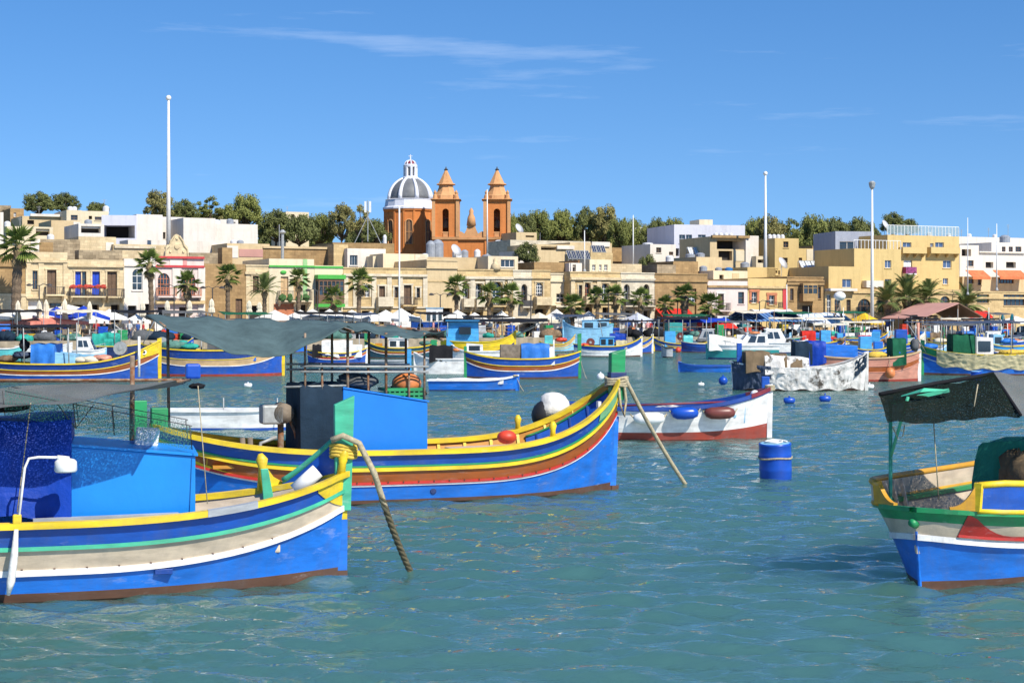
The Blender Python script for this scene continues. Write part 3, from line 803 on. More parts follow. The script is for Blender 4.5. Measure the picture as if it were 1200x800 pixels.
def boat_middle():
    psi = R(18.0); L = 9.15
    bow = at(723, 573, 34.2)
    c = Vector((bow.x, bow.y, 0)) - Vector((math.cos(psi), math.sin(psi), 0)) * (L / 2)
    b = Boat('fishing_boat', 'tall bowed yellow, blue and brown striped luzzu with grey awning and blue cuddy', c.x, c.y, psi)
    rt = b.root
    h = Hull(L=L, B=2.6, fb=0.93, bow=1.25, stern=.50, pb=4.0, ps=2.8, p=3.1, q=.54, fine=.80, lift=.50, rb=.012)
    bands = [(0, .07, 'antifoul'), (.07, .36, 'bright_blue'), (.36, .70, 'brown_orange'), (.70, 1.0, 'blue')]
    hull_mesh(h, bands, 'ochre', rt, n=56, floor=.40, deckm='deck')
    sweep(h, .365, rt, 'strake', 'white', out=.02, hgt=.035, n=56)
    sweep(h, .405, rt, 'strake', 'red', out=.028, hgt=.05, n=56)
    sweep(h, .685, rt, 'strake', 'yellow', out=.03, hgt=.07, n=56)
    sweep(h, .745, rt, 'strake', 'green', out=.02, hgt=.035, n=56)
    sweep(h, 1.0, rt, 'gunwale', 'yellow', out=.06, inn=.12, hgt=.09, n=56, zoff=.02)
    # mint cheek near the bow and yellow tip
    ch = MB()
    for side in (1, -1):
        us = [.86 + .14 * i / 8 for i in range(9)]
        ch.grid([[h.P(u, .80 - .10 * (u - .86) / .14, side, .02) for u in us], [h.P(u, .975, side, .02) for u in us]], 0, flip=(side > 0))
    ch.build('bow_cheek', ['bow_mint'], rt)
    # moustache at the quarter
    ms = MB()
    for side in (1, -1):
        us = [-.99 + .40 * i / 10 for i in range(11)]
        ms.grid([[h.P(u, .372, side, .012) for u in us], [h.P(u, .385 + .20 * ((-u - .59) / .40) ** 1.2 if u < -.59 else .385, side, .012) for u in us]], 0, flip=(side > 0))
    ms.build('quarter_wedge', ['yellow'], rt)
    x = L / 2
    zt = h.sheer(1)
    sm = MB()
    for (za, zb_, k) in ((-.4, .075, 1), (.077, 1.45, 0), (1.452, zt, 2)):
        e = .035 if k < 2 else .08
        sm.hexa([(x - .16, -.035, za), (x - .03, -.022, za), (x - .03, .022, za), (x - .16, .035, za), (x - .12, -.035, zb_), (x + e, -.022, zb_), (x + e, .022, zb_), (x - .12, .035, zb_)], k)
    sm.build('stem', ['bright_blue', 'antifoul', 'yellow'], rt)
    MB().hexa([(x - .16, -.09, zt - .4), (x + .12, -.09, zt - .4), (x + .12, .09, zt - .4), (x - .16, .09, zt - .4), (x - .15, -.09, 2.72), (x + .16, -.09, 2.80), (x + .16, .09, 2.80), (x - .15, .09, 2.72)]).build('stem_post', ['green'], rt, bevel=.015)
    MB().box(x - .17, x + .17, -.10, .10, zt + .03, zt + .16).build('post_collar', ['navy'], rt, bevel=.01)
    MB().box(-x - .04, -x + .26, -.13, .13, .9, 1.78).build('stern_post', ['green'], rt, bevel=.015)
    MB().box(-x - .42, -x - .12, -.12, .12, .8, 1.92).build('rudder_head', ['green'], rt, bevel=.015)
    MB().hexa([(-x - .45, -.04, -.4), (-x + .02, -.04, -.4), (-x + .02, .04, -.4), (-x - .45, .04, -.4), (-x - .40, -.04, .9), (-x + .02, -.04, .9), (-x + .02, .04, .9), (-x - .40, .04, .9)]).build('rudder', ['bright_blue'], rt)
    # ribs along the inside of both bulwarks
    for side in (1, -1):
        for k in range(15):
            u = -.80 + k * .118
            p1 = h.P(u, .985, side, -.06); zb = max(.45, p1.z - .55)
            p0 = Vector((p1.x, side * (h.half(u, zb / h.sheer(u)) - .07), zb))
            MB().bar(p0, p1, .06, .05).build('rib', ['yellow'], rt)
    # inner bow: blue lining with a mint edge behind the horns
    us = [.66 + .325 * i / 14 for i in range(15)]
    for side in (1, -1):
        rows = []
        for v in range(5):
            row = []
            for u in us:
                z1 = h.sheer(u); z = z1 - .15 - (min(.85, z1 - .6)) * v / 4
                row.append(Vector((u * L / 2 * .98, side * max(.01, h.half(u, clip(z / z1)) - .085), z)))
            rows.append(row)
        hi, lo = rows[0], rows[-1]
        g = MB().grid(rows[::-1], 0, flip=(side > 0)).build('bow_lining', ['blue'], rt)
        MB().tube(hi, .028, 6).build('lining_edge', ['green'], g, smooth=True)
        for k in range(4):
            i = 2 + k * 3
            MB().tube([rows[v][i] for v in range(5)], .028, 5).build('lining_rib', ['deep_blue'], g)
        p = h.P(.62, 1, side, -.06)
        MB().tube([p, p + Vector((0, 0, .16)), p + Vector((0, 0, .26)), p + Vector((0, 0, .34))], [.06, .05, .075, .03], 10).build('horn', ['yellow'], rt, smooth=True)
    MB().box(x - .42, x - .36, -.06, .06, zt - .55, zt - .42).build('tag_plate', ['white'], rt)
    # cargo deck, boards, red float
    MB().hexa([(1.2, -.75, .80), (3.3, -.42, .86), (3.3, .42, .86), (1.2, .75, .80), (1.2, -.75, .87), (3.3, -.42, .93), (3.3, .42, .93), (1.2, .75, .87)]).build('foredeck', ['pink_deck'], rt, bevel=.01)
    p = b.on(594, 512, -.3)
    MB().blob(p, .18, 0, 14, 8, 1.1, 1.0, .75).build('float_ball', ['red_float'], rt, smooth=True)
    MB().box(-1.6, 1.2, -.9, .9, .62, .70).build('hatch', ['pink_deck'], rt)
    # cuddy and its navy curtain
    ly = -.72
    a0 = b.on(402, 520, ly); a1 = b.on(501, 520, ly); zt0 = b.on(402, 455, ly).z; zt1 = b.on(501, 471, ly).z
    MB().hexa([(a0.x, ly, .55), (a1.x, ly, .55), (a1.x, .7, .55), (a0.x, .7, .55), (a0.x, ly, zt0), (a1.x, ly, zt1), (a1.x, .7, zt1), (a0.x, .7, zt0)]).build('cuddy', ['sky_cabin2'], rt, bevel=.015)
    MB().hexa([(a0.x, ly - .02, zt0), (a1.x + .03, ly - .02, zt1), (a1.x + .03, .73, zt1), (a0.x, .73, zt0), (a0.x, ly - .02, zt0 + .03), (a1.x + .03, ly - .02, zt1 + .03), (a1.x + .03, .73, zt1 + .03), (a0.x, .73, zt0 + .03)]).build('cuddy_roof', ['sky_cabin2'], rt)
    xc = b.on(352, 500, ly).x
    drape('curtain', xc, a0.x + .03, ly + .02, .72, zt0 + .06, .62, 'tarp_navy', rt, seed=9, fold=.035, lean=.04)
    MB().box(a0.x - .12, a0.x + .0, ly - .06, ly - .045, 1.35, 1.62).build('label_plate', ['white'], rt)
    # rails and posts over the cuddy, in scaffold tube
    zr = zt0 + .42
    for (xp, top) in ((358, 0), (378, 0), (408, 1), (432, 0), (453, 1), (480, 0), (498, 1)):
        q = b.on(xp, 440, ly)
        pole('awning_post', (q.x, ly + .04, zt1 - .1), (q.x, ly + .04, 3.15 if xp in (358, 408, 453, 498) else zr), .028 if xp in (408, 453) else .022, 'rusty', rt)
        if xp in (358, 408, 453, 498):
            pole('awning_post', (q.x, .72, .9), (q.x, .72, 3.15), .026, 'rusty', rt)
    q0 = b.on(352, 440, ly).x; q1 = b.on(502, 440, ly).x
    for yy in (ly + .02, .72):
        for dz in (0, -.10):
            MB().tube([(q0, yy - .03, zr + dz), ((q0 + q1) / 2, yy - .03, zr + dz - .02), (q1, yy - .03, zr + dz - .03)], .022, 7).build('guard_rail', ['galv'], rt, smooth=True)
    MB().tube([(q0 - .3, ly + .05, zt0 + .04), (q0 + .9, ly + .05, zt0 + .05)], .02, 7).build('boat_hook', ['galv'], rt, smooth=True)
    # netting, green crate and orange buoy stowed on top
    g0 = b.on(455, 470, ly + .12)
    heap('net_heap', (g0.x - .55, -.2, zt0 + .10), .34, 'tarp_grey', rt, seed=2, sz=.62, sx=1.3)
    heap('net_heap', (g0.x + .55, .15, zt1 + .14), .28, 'tarp_black', rt, seed=12, sz=.8, sx=1.3)
    gx0 = b.on(450, 468, ly + .1).x; gx1 = b.on(497, 468, ly + .1).x
    zz = zt1 + .05
    cr = MB()
    for (zc0, zc1) in ((0, .05), (.08, .13), (.16, .22)):
        cr.box(gx0, gx1, ly + .06, ly + .09, zz + zc0, zz + zc1); cr.box(gx0, gx1, ly + .55, ly + .58, zz + zc0, zz + zc1)
        cr.box(gx0, gx0 + .03, ly + .09, ly + .55, zz + zc0, zz + zc1); cr.box(gx1 - .03, gx1, ly + .09, ly + .55, zz + zc0, zz + zc1)
    for i in range(9):
        xx = gx0 + (gx1 - gx0 - .03) * i / 8
        cr.box(xx, xx + .03, ly + .063, ly + .087, zz + .05, zz + .16)
    cr.box(gx0 + .03, gx1 - .03, ly + .09, ly + .55, zz - .01, zz + .015)
    cr.build('crate', ['green'], rt)
    bb = b.on(477, 449, ly + .3)
    MB().blob((bb.x, ly + .34, bb.z), .25, 0, 18, 10, 1.15, 1, .82).build('buoy', ['orange_float'], rt, smooth=True)
    # grey awning in two lengths
    def e(x_, y_, l): return b.on(x_, y_, l)
    k0 = e(178, 368, 1.1); k1 = e(394, 378, 1.05); k2 = e(300, 408, -1.1)
    J = b.on(398, 379, 0).x; E0 = b.on(178, 372, 0).x; E1 = b.on(503, 382, 0).x
    far, near = 1.15, -1.15
    P = []
    nu, nv = 36, 12
    for j in range(nv + 1):
        v = j / nv; row = []
        for i in range(nu + 1):
            u = i / nu
            yy = far + (near - far) * v
            zfar = 3.47 - .12 * u
            znear = 3.30 - .58 * math.sin(math.pi * min(1, u * 1.02)) ** 1.2 * (0.75 + .5 * u) if u < .98 else 3.22
            z = zfar + (znear - zfar) * (v ** 1.25) + .018 * math.sin(u * 23 + 3 * v) + .012 * math.sin(u * 41 - 4 * v)
            row.append((E0 + (J - E0) * u, yy, z))
        P.append(row)
    o = MB().grid(P).build('awning', ['canopy_grey'], rt, smooth=True)
    md = o.modifiers.new('solid', 'SOLIDIFY'); md.thickness = .012
    P = []
    for j in range(nv + 1):
        v = j / nv; row = []
        for i in range(nu + 1):
            u = i / nu
            yy = far + (near - far) * v
            base = 3.34 - .12 * u
            z = base - .10 * math.sin(math.pi * v) + (-.16 * math.sin(math.pi * u) - .03) * v ** 2 + .02 * math.sin(u * 19 + 5 * v) + .016 * math.sin(u * 37 - 3 * v) * v + .03 * math.sin(v * 9 + u * 4) - (.12 * (1 - u) ** 6 * v)
            row.append((J + .02 + (E1 - J) * u, yy, z))
        P.append(row)
    o = MB().grid(P).build('awning', ['canopy_grey'], rt, smooth=True)
    md = o.modifiers.new('solid', 'SOLIDIFY'); md.thickness = .012
    for (xx, z0, z1) in ((E0 + .1, 3.45, 3.28), (J, 3.33, 3.17), (E1 - .05, 3.2, 3.02)):
        MB().tube([(xx, far, z0), (xx, near, z1)], .03, 7).build('awning_spar', ['rusty'], rt, smooth=True)
    for yy in (far - .1,):
        MB().tube([(E0, yy, 3.43), (J, yy, 3.31), (E1, yy, 3.2)], .03, 7).build('awning_ridge', ['rusty'], rt, smooth=True)
    for (xx) in (E0 + .4,):
        pole('awning_post', (xx, .75, .9), (xx, 1.0, 3.42), .03, 'rusty', rt)
    # net hauler at the stern
    hx = b.on(324, 500, -.2).x; hz = b.on(324, 490, -.2).z
    MB().tube([(hx + .08, -.2, .5), (hx + .08, -.2, hz)], .06, 9).build('hauler_leg', ['rusty'], rt, smooth=True)
    MB().box(hx - .30, hx + .12, -.42, .0, hz - .1, hz + .26).build('hauler_motor', ['galv'], rt, bevel=.04)
    MB().tube([(hx + .10, -.42, hz + .1), (hx + .10, .05, hz + .1)], [.19, .19], 14).build('hauler_drum', ['old_wood'], rt, smooth=True)
    MB().tube([(hx + .2, -.2, hz + .1), (hx + .35, -.2, hz - .25), (hx + .48, -.2, .75)], .035, 7).build('hauler_arm', ['rusty'], rt, smooth=True)
    MB().tube([(hx - .42, -.25, .62), (hx - .3, -.25, hz - .45), (hx, -.2, hz - .35)], .035, 7).build('hauler_arm', ['galv'], rt, smooth=True)
    for dx in (-.62, -.48):
        MB().tube([(hx + dx, -.35, .6), (hx + dx - .04, -.35, 1.22)], .05, 8).build('bollard', ['old_wood'], rt, smooth=True)
    MB().box(-3.6, -2.0, -.85, .85, .70, .76).build('aft_deck', ['ochre'], rt)
    # outboard under a white cover
    o0 = b.on(645, 480, 1.35)
    om = MB().tube([(o0.x, 1.35, -.25), (o0.x, 1.35, .9), (o0.x, 1.35, 1.25)], [.06, .09, .17], 12).build('outboard_motor', ['black'], rt, smooth=True)
    MB().blob((o0.x - .08, 1.35, 1.42), .34, 0, 18, 10, .95, .8, .95).build('motor_cowl', ['black'], om, smooth=True)
    mbp = MB(); rnd = random.Random(4)
    mbp.lathe([(.36, -.14), (.35, .0), (.30, .14), (.22, .25), (.12, .31), (.03, .33)], 22, (o0.x + .06, 1.35, 1.56))
    mbp.v = [(a + .035 * math.sin(9 * c_ + 9 * a), b_ + .02 * math.sin(11 * c_ + 5 * b_), c_) for (a, b_, c_) in mbp.v]
    mbp.build('motor_cover', ['tarp_white'], om, smooth=True)
    MB().box(o0.x - .2, o0.x + .2, 1.08, 1.36, .72, .84).build('motor_bracket', ['wood'], om)
    # row of fastenings
    for k in range(22):
        u = -.55 + k * .065
        p = h.P(u, .43, -1, .028)
        MB().box(p.x - .012, p.x + .012, p.y - .012, p.y + .006, p.z - .012, p.z + .012).build('fastening', ['antifoul'], rt)
    p = h.P(.10, .22, -1, .0)
    s = MB().lathe([(.05, -.01), (.065, 0), (.05, .01)], 12, (0, 0, 0)).build('scupper', ['navy'], rt)
    s.location = p; s.rotation_euler = (R(90), 0, 0)
    # lashing on the stem and the warp down to the water
    def W(p):
        cs, sn = math.cos(psi), math.sin(psi)
        return Vector((c.x + p[0] * cs - p[1] * sn, c.y + p[0] * sn + p[1] * cs, p[2]))
    mb = MB()
    for k in range(4):
        mb.tube([(x - .01 + .23 * math.cos(a), .15 * math.sin(a), zt - .10 + .045 * k + .02 * math.sin(2 * a + k)) for a in [i * 2 * math.pi / 14 for i in range(15)]], .03, 7)
    mb.tube([(x + .1, -.12, zt - .05), (x + .14, -.14, zt - .4), (x + .10, -.15, zt - .72), (x + .02, -.14, zt - .5), (x - .02, -.12, zt - .05)], .028, 7)
    mb.build('rope_lashing', ['rope'], rt, smooth=True)
    end = at(807, 567, dwl(567)); end.z = -.1
    mooring('mooring_rope', 'thin mooring rope slanting from the tall yellow bow into the water', [W((x + .12, -.12, zt + .05)), end], .042, 'rope', sag=.10, n=20)
    return b
paint('bow_mint', (0.20, 0.46, 0.22)); paint('pink_deck', (0.60, 0.42, 0.33))
surf('sky_cabin2', (0.006, 0.18, 0.64), rough=.45, var=.10, scale=1.5, bump=.3, bscale=8, bdist=.01)
boat_middle()

def boat_right():
    psi = R(180 + 50.0); L = 7.5
    st = at(1072, 690, 21.7)
    ax = Vector((math.cos(psi), math.sin(psi), 0))          # points to the near, left end
    c = Vector((st.x, st.y, 0)) - ax * (L / 2)
    b = Boat('fishing_boat', 'blue, green and yellow boat end with black shade net on a green pole', c.x, c.y, psi)
    rt = b.root
    h = Hull(L=L, B=2.6, fb=0.90, bow=.12, stern=.3, pb=3, p=3.4, q=.50, fine=.62, lift=.30, rb=.035)
    bands = [(0, .09, 'antifoul'), (.09, .46, 'bright_blue'), (.46, .56, 'white'), (.56, .80, 'cream'), (.80, 1.0, 'green')]
    hull_mesh(h, bands, 'cream', rt, n=50, floor=.45)
    sweep(h, .50, rt, 'strake', 'white', out=.03, hgt=.07, n=50)
    sweep(h, 1.0, rt, 'gunwale', 'green', out=.05, inn=.10, hgt=.06, n=50, zoff=.0)
    x = L / 2
    MB().hexa([(x - .30, -.03, -.3), (x - .155, -.018, -.3), (x - .155, .018, -.3), (x - .30, .03, -.3), (x - .16, -.03, .74), (x - .035, -.018, .74), (x - .035, .018, .74), (x - .16, .03, .74)]).build('stem', ['bright_blue'], rt, bevel=.01)
    MB().tube([(x - .03, 0, .82), (x + .09, 0, .86)], .05, 10).build('stem_knob', ['green'], rt, smooth=True)
    # washboards: near side port (+y faces right/near after the half turn) and far side
    def washboard(side, u0, u1, hgt, matname, trim, inner):
        n = 16
        us = [u0 + (u1 - u0) * i / n for i in range(n + 1)]
        lo = [h.P(u, 1, side, .03) + Vector((0, 0, .03)) for u in us]
        hi = [p + Vector((0, side * .03, hgt * (clip((u1 - u) / .02 + .9)))) for p, u in zip(lo, us)]
        w = MB().grid([lo, hi], 0, flip=(side > 0)).build('washboard', [matname], rt)
        md = w.modifiers.new('solid', 'SOLIDIFY'); md.thickness = .045; md.offset = 0
        MB().tube([p for p in hi], .045, 8).build('washboard_cap', [trim], w, smooth=True)
        MB().tube([p for p in lo], .04, 8).build('washboard_foot', [trim], w, smooth=True)
        MB().bar(lo[-1], hi[-1] + Vector((0, 0, .03)), .10, .08).build('washboard_end', [trim], w)
        return lo, hi
    lo, hi = washboard(1, -.3, .915, .36, 'blue', 'yellow', 'ochre')
    # curved yellow bracket at its end
    p = lo[-1]; tdir = (h.P(.985, 1, 1) - h.P(.915, 1, 1)).normalized()
    br = MB()
    for k in range(8):
        u0_, u1_ = k / 8, (k + 1) / 8
        h0 = .34 * (1 - u0_) ** 2.2 + .03; h1 = .34 * (1 - u1_) ** 2.2 + .03
        q0 = p + tdir * .34 * u0_; q1 = p + tdir * .34 * u1_
        s = Vector((-tdir.y, tdir.x, 0)) * .03
        br.hexa([q0 - s, q1 - s, q1 + s, q0 + s, q0 - s + Vector((0, 0, h0)), q1 - s + Vector((0, 0, h1)), q1 + s + Vector((0, 0, h1)), q0 + s + Vector((0, 0, h0))])
    br.build('washboard_bracket', ['ochre_yellow'], rt)
    # red flame panel below it
    fl = MB()
    us = [.60 + .33 * i / 12 for i in range(13)]
    fl.grid([[h.P(u, .60 + .02 * ((.93 - u) / .33), 1, .014) for u in us], [h.P(u, min(.97, .64 + .34 * clip((u - .76) / .16) ** 2.2), 1, .014) for u in us]], 0, flip=True)
    fl.build('red_panel', ['red'], rt)
    sweep(h, .60, rt, 'strake', 'red', out=.022, hgt=.045, n=50, u1=.93, sides=(1,))
    lo2, hi2 = washboard(-1, -.3, .93, .28, 'cream', 'ochre_yellow', 'ochre')
    p = lo2[-1]; tdir = (h.P(.99, 1, -1) - h.P(.93, 1, -1)).normalized()
    br = MB()
    for k in range(8):
        u0_, u1_ = k / 8, (k + 1) / 8
        h0 = .27 * (1 - u0_) ** 2.2 + .03; h1 = .27 * (1 - u1_) ** 2.2 + .03
        q0 = p + tdir * .40 * u0_; q1 = p + tdir * .40 * u1_
        s = Vector((-tdir.y, tdir.x, 0)) * .03
        br.hexa([q0 - s, q1 - s, q1 + s, q0 + s, q0 - s + Vector((0, 0, h0)), q1 - s + Vector((0, 0, h1)), q1 + s + Vector((0, 0, h1)), q0 + s + Vector((0, 0, h0))])
    br.build('washboard_bracket', ['ochre_yellow'], rt)
    for k in range(5):
        u = .88 - k * .10
        p1 = h.P(u, 1, -1, -.05) + Vector((0, 0, .28)); p0 = h.P(u, .6, -1, -.07)
        MB().bar(p0, p1, .05, .05).build('rib', ['cream'], rt)
    # canopy: poles, arms, black net
    best = None
    for i in range(60):
        q = h.P(.6 + .39 * i / 60, 1, -1, -.22); w = Vector((c.x + q.x * math.cos(psi) - q.y * math.sin(psi), c.y + q.x * math.sin(psi) + q.y * math.cos(psi), 0))
        e = abs(600 + FP * w.x / w.y - 1040)
        if best is None or e < best[0]: best = (e, q, w.y)
    pb = Vector((best[1].x, best[1].y, 1.0)); ptop = Vector((best[1].x, best[1].y, gz(470, best[2])))
    MB().tube([(pb.x, pb.y, .86), pb, ptop], .026, 10).build('canopy_post', ['mint'], rt, smooth=True)
    a1 = b.loc(at(1112, 457, 22.6)); MB().bar(ptop + Vector((0, 0, -.02)), a1, .05, .05).build('canopy_arm', ['mint'], rt)
    a2 = b.loc(at(1064, 465, 22.3)); a4 = pb.lerp(ptop, .45); a3 = a2.lerp(a4, .5)
    MB().tube([a2, a3, a4], .022, 7).build('canopy_brace', ['mint'], rt, smooth=True)
    gus = b.loc(at(1085, 457, 22.2))
    MB().face([ptop + Vector((0, 0, .03)), b.loc(at(1083, 454.5, 22.3)), b.loc(at(1114, 456.5, 22.6)), b.loc(at(1078, 459.5, 22.2))]).build('canopy_gusset', ['mint'], rt)
    A = b.loc(at(1031, 462, 22.6)); Bq = b.loc(at(1164, 438, 23.6)); Cq = b.loc(at(1196, 486, 22.0)); D = b.loc(at(1040, 497, 21.3))
    sheet('shade_net', [A, Bq, Cq, D], 'shade_net_black', rt, nu=30, nv=16, sag=.03, wr=.014, seed=6, solid=0)
    A2 = b.loc(at(1164, 438, 23.6)); B2 = b.loc(at(1330, 432, 24.4)); C2 = b.loc(at(1345, 500, 22.6)); D2 = b.loc(at(1196, 486, 22.0))
    sheet('shade_net', [A2, B2, C2, D2], 'shade_net_grey', rt, nu=24, nv=14, sag=.02, wr=.02, seed=7, solid=0)
    MB().tube([A, A.lerp(Bq, .5) + Vector((0, 0, .01)), Bq], .030, 7).build('net_hem', ['tarp_black'], rt, smooth=True)
    MB().tube([Bq, Cq], .022, 7).build('net_hem', ['tarp_black'], rt, smooth=True)
    for (xa, ya, xb, yb, dd) in ((1094, 494, 1100, 585, 21.9), (1146, 450, 1139, 490, 22.2)):
        pole('guy_line', b.loc(at(xa, ya, dd)), b.loc(at(xb, yb, dd)), .008, 'rope', rt, 5)
    cv = [b.loc(at(1046, 500, 21.7)), b.loc(at(1052, 513, 21.7)), b.loc(at(1058, 511, 21.7)), b.loc(at(1060, 498, 21.7))]
    MB().tube(cv, .008, 5).build('cord', ['rope'], rt, smooth=True)
    pole('canopy_post', b.loc(at(1290, 600, 23.0)), b.loc(at(1290, 455, 23.0)), .03, 'mint', rt)
    # teal and grey tarpaulin over the gear amidships
    g = b.loc(at(1212, 560, 23.2))
    drape('gear_cover', g.x - 1.6, g.x + .55, g.y - .55, g.y + .55, b.loc(at(1190, 517, 23.2)).z, .95, 'tarp_teal', rt, seed=14, fold=.07, lean=.12)
    heap('brown_sack', (g.x + .62, g.y + .15, 1.35), .40, 'tarp_brown', rt, seed=3, sz=1.1, sx=.7)
    rl = b.loc(at(1158, 580, 22.5)); rl2 = b.loc(at(1230, 592, 22.3))
    MB().tube([rl, rl2], [.05, .06], 10).build('net_roll', ['salmon'], rt, smooth=True)
    return b
paint('ochre_yellow', (0.60, 0.30, 0.015))
boat_right()

def boat_white_red():
    psi = R(2.0)
    d = dwl(514); L = 6.4
    bow = at(903, 514, d + .5)
    c = Vector((bow.x, bow.y, 0)) - Vector((math.cos(psi), math.sin(psi), 0)) * (L / 2)
    b = Boat('rowing_boat', 'white open boat with red bottom, blue rail and three hanging fenders', c.x, c.y, psi)
    rt = b.root
    h = Hull(L=L, B=2.0, fb=.86, bow=.52, stern=.2, pb=2.2, p=2.4, q=.75, fine=.45, lift=.15, rb=.02)
    bands = [(0, .24, 'red_antifoul'), (.24, .93, 'white'), (.93, 1.0, 'blue')]
    hull_mesh(h, bands, 'bright_blue', rt, n=40, floor=.35, deckm='pale_blue')
    sweep(h, 1.0, rt, 'gunwale', 'deep_blue', out=.05, inn=.12, hgt=.10, n=40, zoff=.01)
    sweep(h, 1.0, rt, 'bow_trim', 'dark_red', out=.06, inn=.13, hgt=.11, n=40, zoff=.015, u0=.80)
    MB().hexa([(L / 2 - .12, -.05, -.3), (L / 2 + .03, -.05, -.3), (L / 2 + .03, .05, -.3), (L / 2 - .12, .05, -.3), (L / 2 - .10, -.05, 1.50), (L / 2 + .06, -.05, 1.52), (L / 2 + .06, .05, 1.52), (L / 2 - .10, .05, 1.50)]).build('stem', ['white'], rt, bevel=.015)
    for k in range(9):
        u = -.5 + k * .155
        for side in (1, -1):
            p1 = h.P(u, .97, side, -.05); p0 = Vector((p1.x, side * (h.half(u, .5) - .06), .45))
            MB().bar(p0, p1, .06, .05).build('rib', ['pale_blue'], rt)
    for xx in (-.6, .9, 2.0):
        w = h.half(xx / (L / 2), .75) - .05
        MB().box(xx - .12, xx + .12, -w, w, .62, .68).build('thwart', ['pale_blue'], rt)
    # fenders slung along the near side
    for (xp, yp, w, k) in ((760, 490, 17, 'white_plastic'), (802, 484, 15, 'blue_plastic'), (844, 484, 17, 'brown_float')):
        q = b.on(xp, yp, -1.05)
        ll = w / FP * d
        q.y = -h.half(q.x / (L / 2), .85) - .17
        MB().tube([q + Vector((ll * s, 0, z)) for s, z in ((-1.05, -.02), (-.95, 0), (-.6, 0), (0, 0), (.6, .01), (.95, .02), (1.05, .03))], [.03, .11, .165, .175, .165, .11, .03], 14).build('fender', [k], rt, smooth=True)
        for s in (-1, 1):
            MB().tube([q + Vector((ll * s, 0, 0)), q + Vector((ll * s * 1.25, .14, .12))], .018, 6).build('fender_line', ['rope'], rt, smooth=True)
    MB().blob((L / 2 - .45, 0, 1.22), .13, 0, 12, 7).build('white_float', ['white_plastic'], rt, smooth=True)
    mb = MB()
    for k in range(3):
        mb.tube([(L / 2 - .02 + .12 * math.cos(a), .10 * math.sin(a), 1.36 + .05 * k) for a in [i * 2 * math.pi / 12 for i in range(13)]], .035, 6)
    mb.build('rope_lashing', ['rope'], rt, smooth=True)
    heap('folded_cover', (.4, .3, .80), .28, 'tarp_white', rt, seed=5, sz=.4, sx=1.6)
    MB().tube([(-1.2, .1, .9), (2.2, .35, 1.0)], .03, 7).build('oar', ['dark_red'], rt, smooth=True)
paint('dark_red', (0.20, 0.02, 0.03))
boat_white_red()

def barrel_buoy(x, wl, w, hgt, label, name='barrel_buoy', mat='blue_plastic', tilt=3, sink=.12):
    d = dwl(wl)
    r = w / FP * d / 2; hh = hgt / FP * d
    rt = empty(name, (gx(x, d), d + r, 0), 0, label, 'buoy')
    rt.rotation_euler = (R(tilt), R(-tilt * .6), 0)
    MB().lathe([(r * .92, -sink - .05), (r * .98, -sink), (r, hh * .22), (r * 1.03, hh * .26), (r, hh * .30), (r, hh * .62), (r * 1.03, hh * .66), (r, hh * .70), (r * .99, hh * .92), (r * 1.02, hh * .95), (r * 1.0, hh)], 26).build('drum', [mat], rt, smooth=True)
    MB().lathe([(r * .95, hh - .012), (r * .90, hh + .004)], 26).build('lid', ['pale_blue'], rt)
    return rt, r, hh
rt, r_, h_ = barrel_buoy(912, 562, 38, 42, 'large blue plastic barrel floating as a mooring buoy, rope ring on top')
MB().tube([(r_ * 1.02 * math.cos(a), r_ * 1.02 * math.sin(a), h_ * .60 + .015 * math.sin(3 * a)) for a in [i * 2 * math.pi / 24 for i in range(25)]], .022, 6).build('rope_ring', ['rope'], rt, smooth=True)
mbr = MB().tube([(r_ * (.75 - .035 * k) * math.cos(k * .8), r_ * (.75 - .035 * k) * math.sin(k * .8), h_ + .02 + .01 * (k % 3)) for k in range(20)], .022, 6)
mbr.build('rope_tangle', ['tarp_white'], rt, smooth=True)
# ---------------------------------------------------------------- quay, hillside
ROW_A = R(26.0)                                   # direction of the sea front
ROW_P = Vector((gx(0, 160.0), 160.0, 0.0)); ROW_U = Vector((math.cos(ROW_A), math.sin(ROW_A), 0)); ROW_N = Vector((-math.sin(ROW_A), math.cos(ROW_A), 0))
ZQ = 1.15
def on_row(x, off=0.0):
    """place on the line parallel to the sea front, off metres behind the facades, seen at photo column x -> point, distance"""
    A = ROW_P + ROW_N * off; k = (x - 600.0) / FP
    s = (k * A.y - A.x) / (ROW_U.x - k * ROW_U.y)
    return A + ROW_U * s
surf('paving', (0.42, 0.36, 0.28), rough=.9, var=.3, scale=.8, bump=.3)
surf('quay_stone', (0.36, 0.29, 0.20), rough=.9, var=.4, scale=1.0, bump=.5, dirt=(0.10, 0.09, 0.06), dirt_amt=.7)
surf('hill_soil', (0.20, 0.17, 0.09), rough=1, var=.5, scale=.05, bump=.4, patch=(0.07, 0.09, 0.035), patch_at=.5, patch_scale=.03)
def hill_z(off, along=0.0):
    """ground height off metres behind the facades"""
    if off < 14: return ZQ
    k = [(14, ZQ), (40, 5.0), (80, 9.0), (140, 13.0), (220, 16.5), (300, 18.0), (1500, 18.0), (6000, 10.0)]
    for (a, za), (b_, zb) in zip(k, k[1:]):
        if off <= b_: return za + (zb - za) * (off - a) / (b_ - a)
    return 10.0
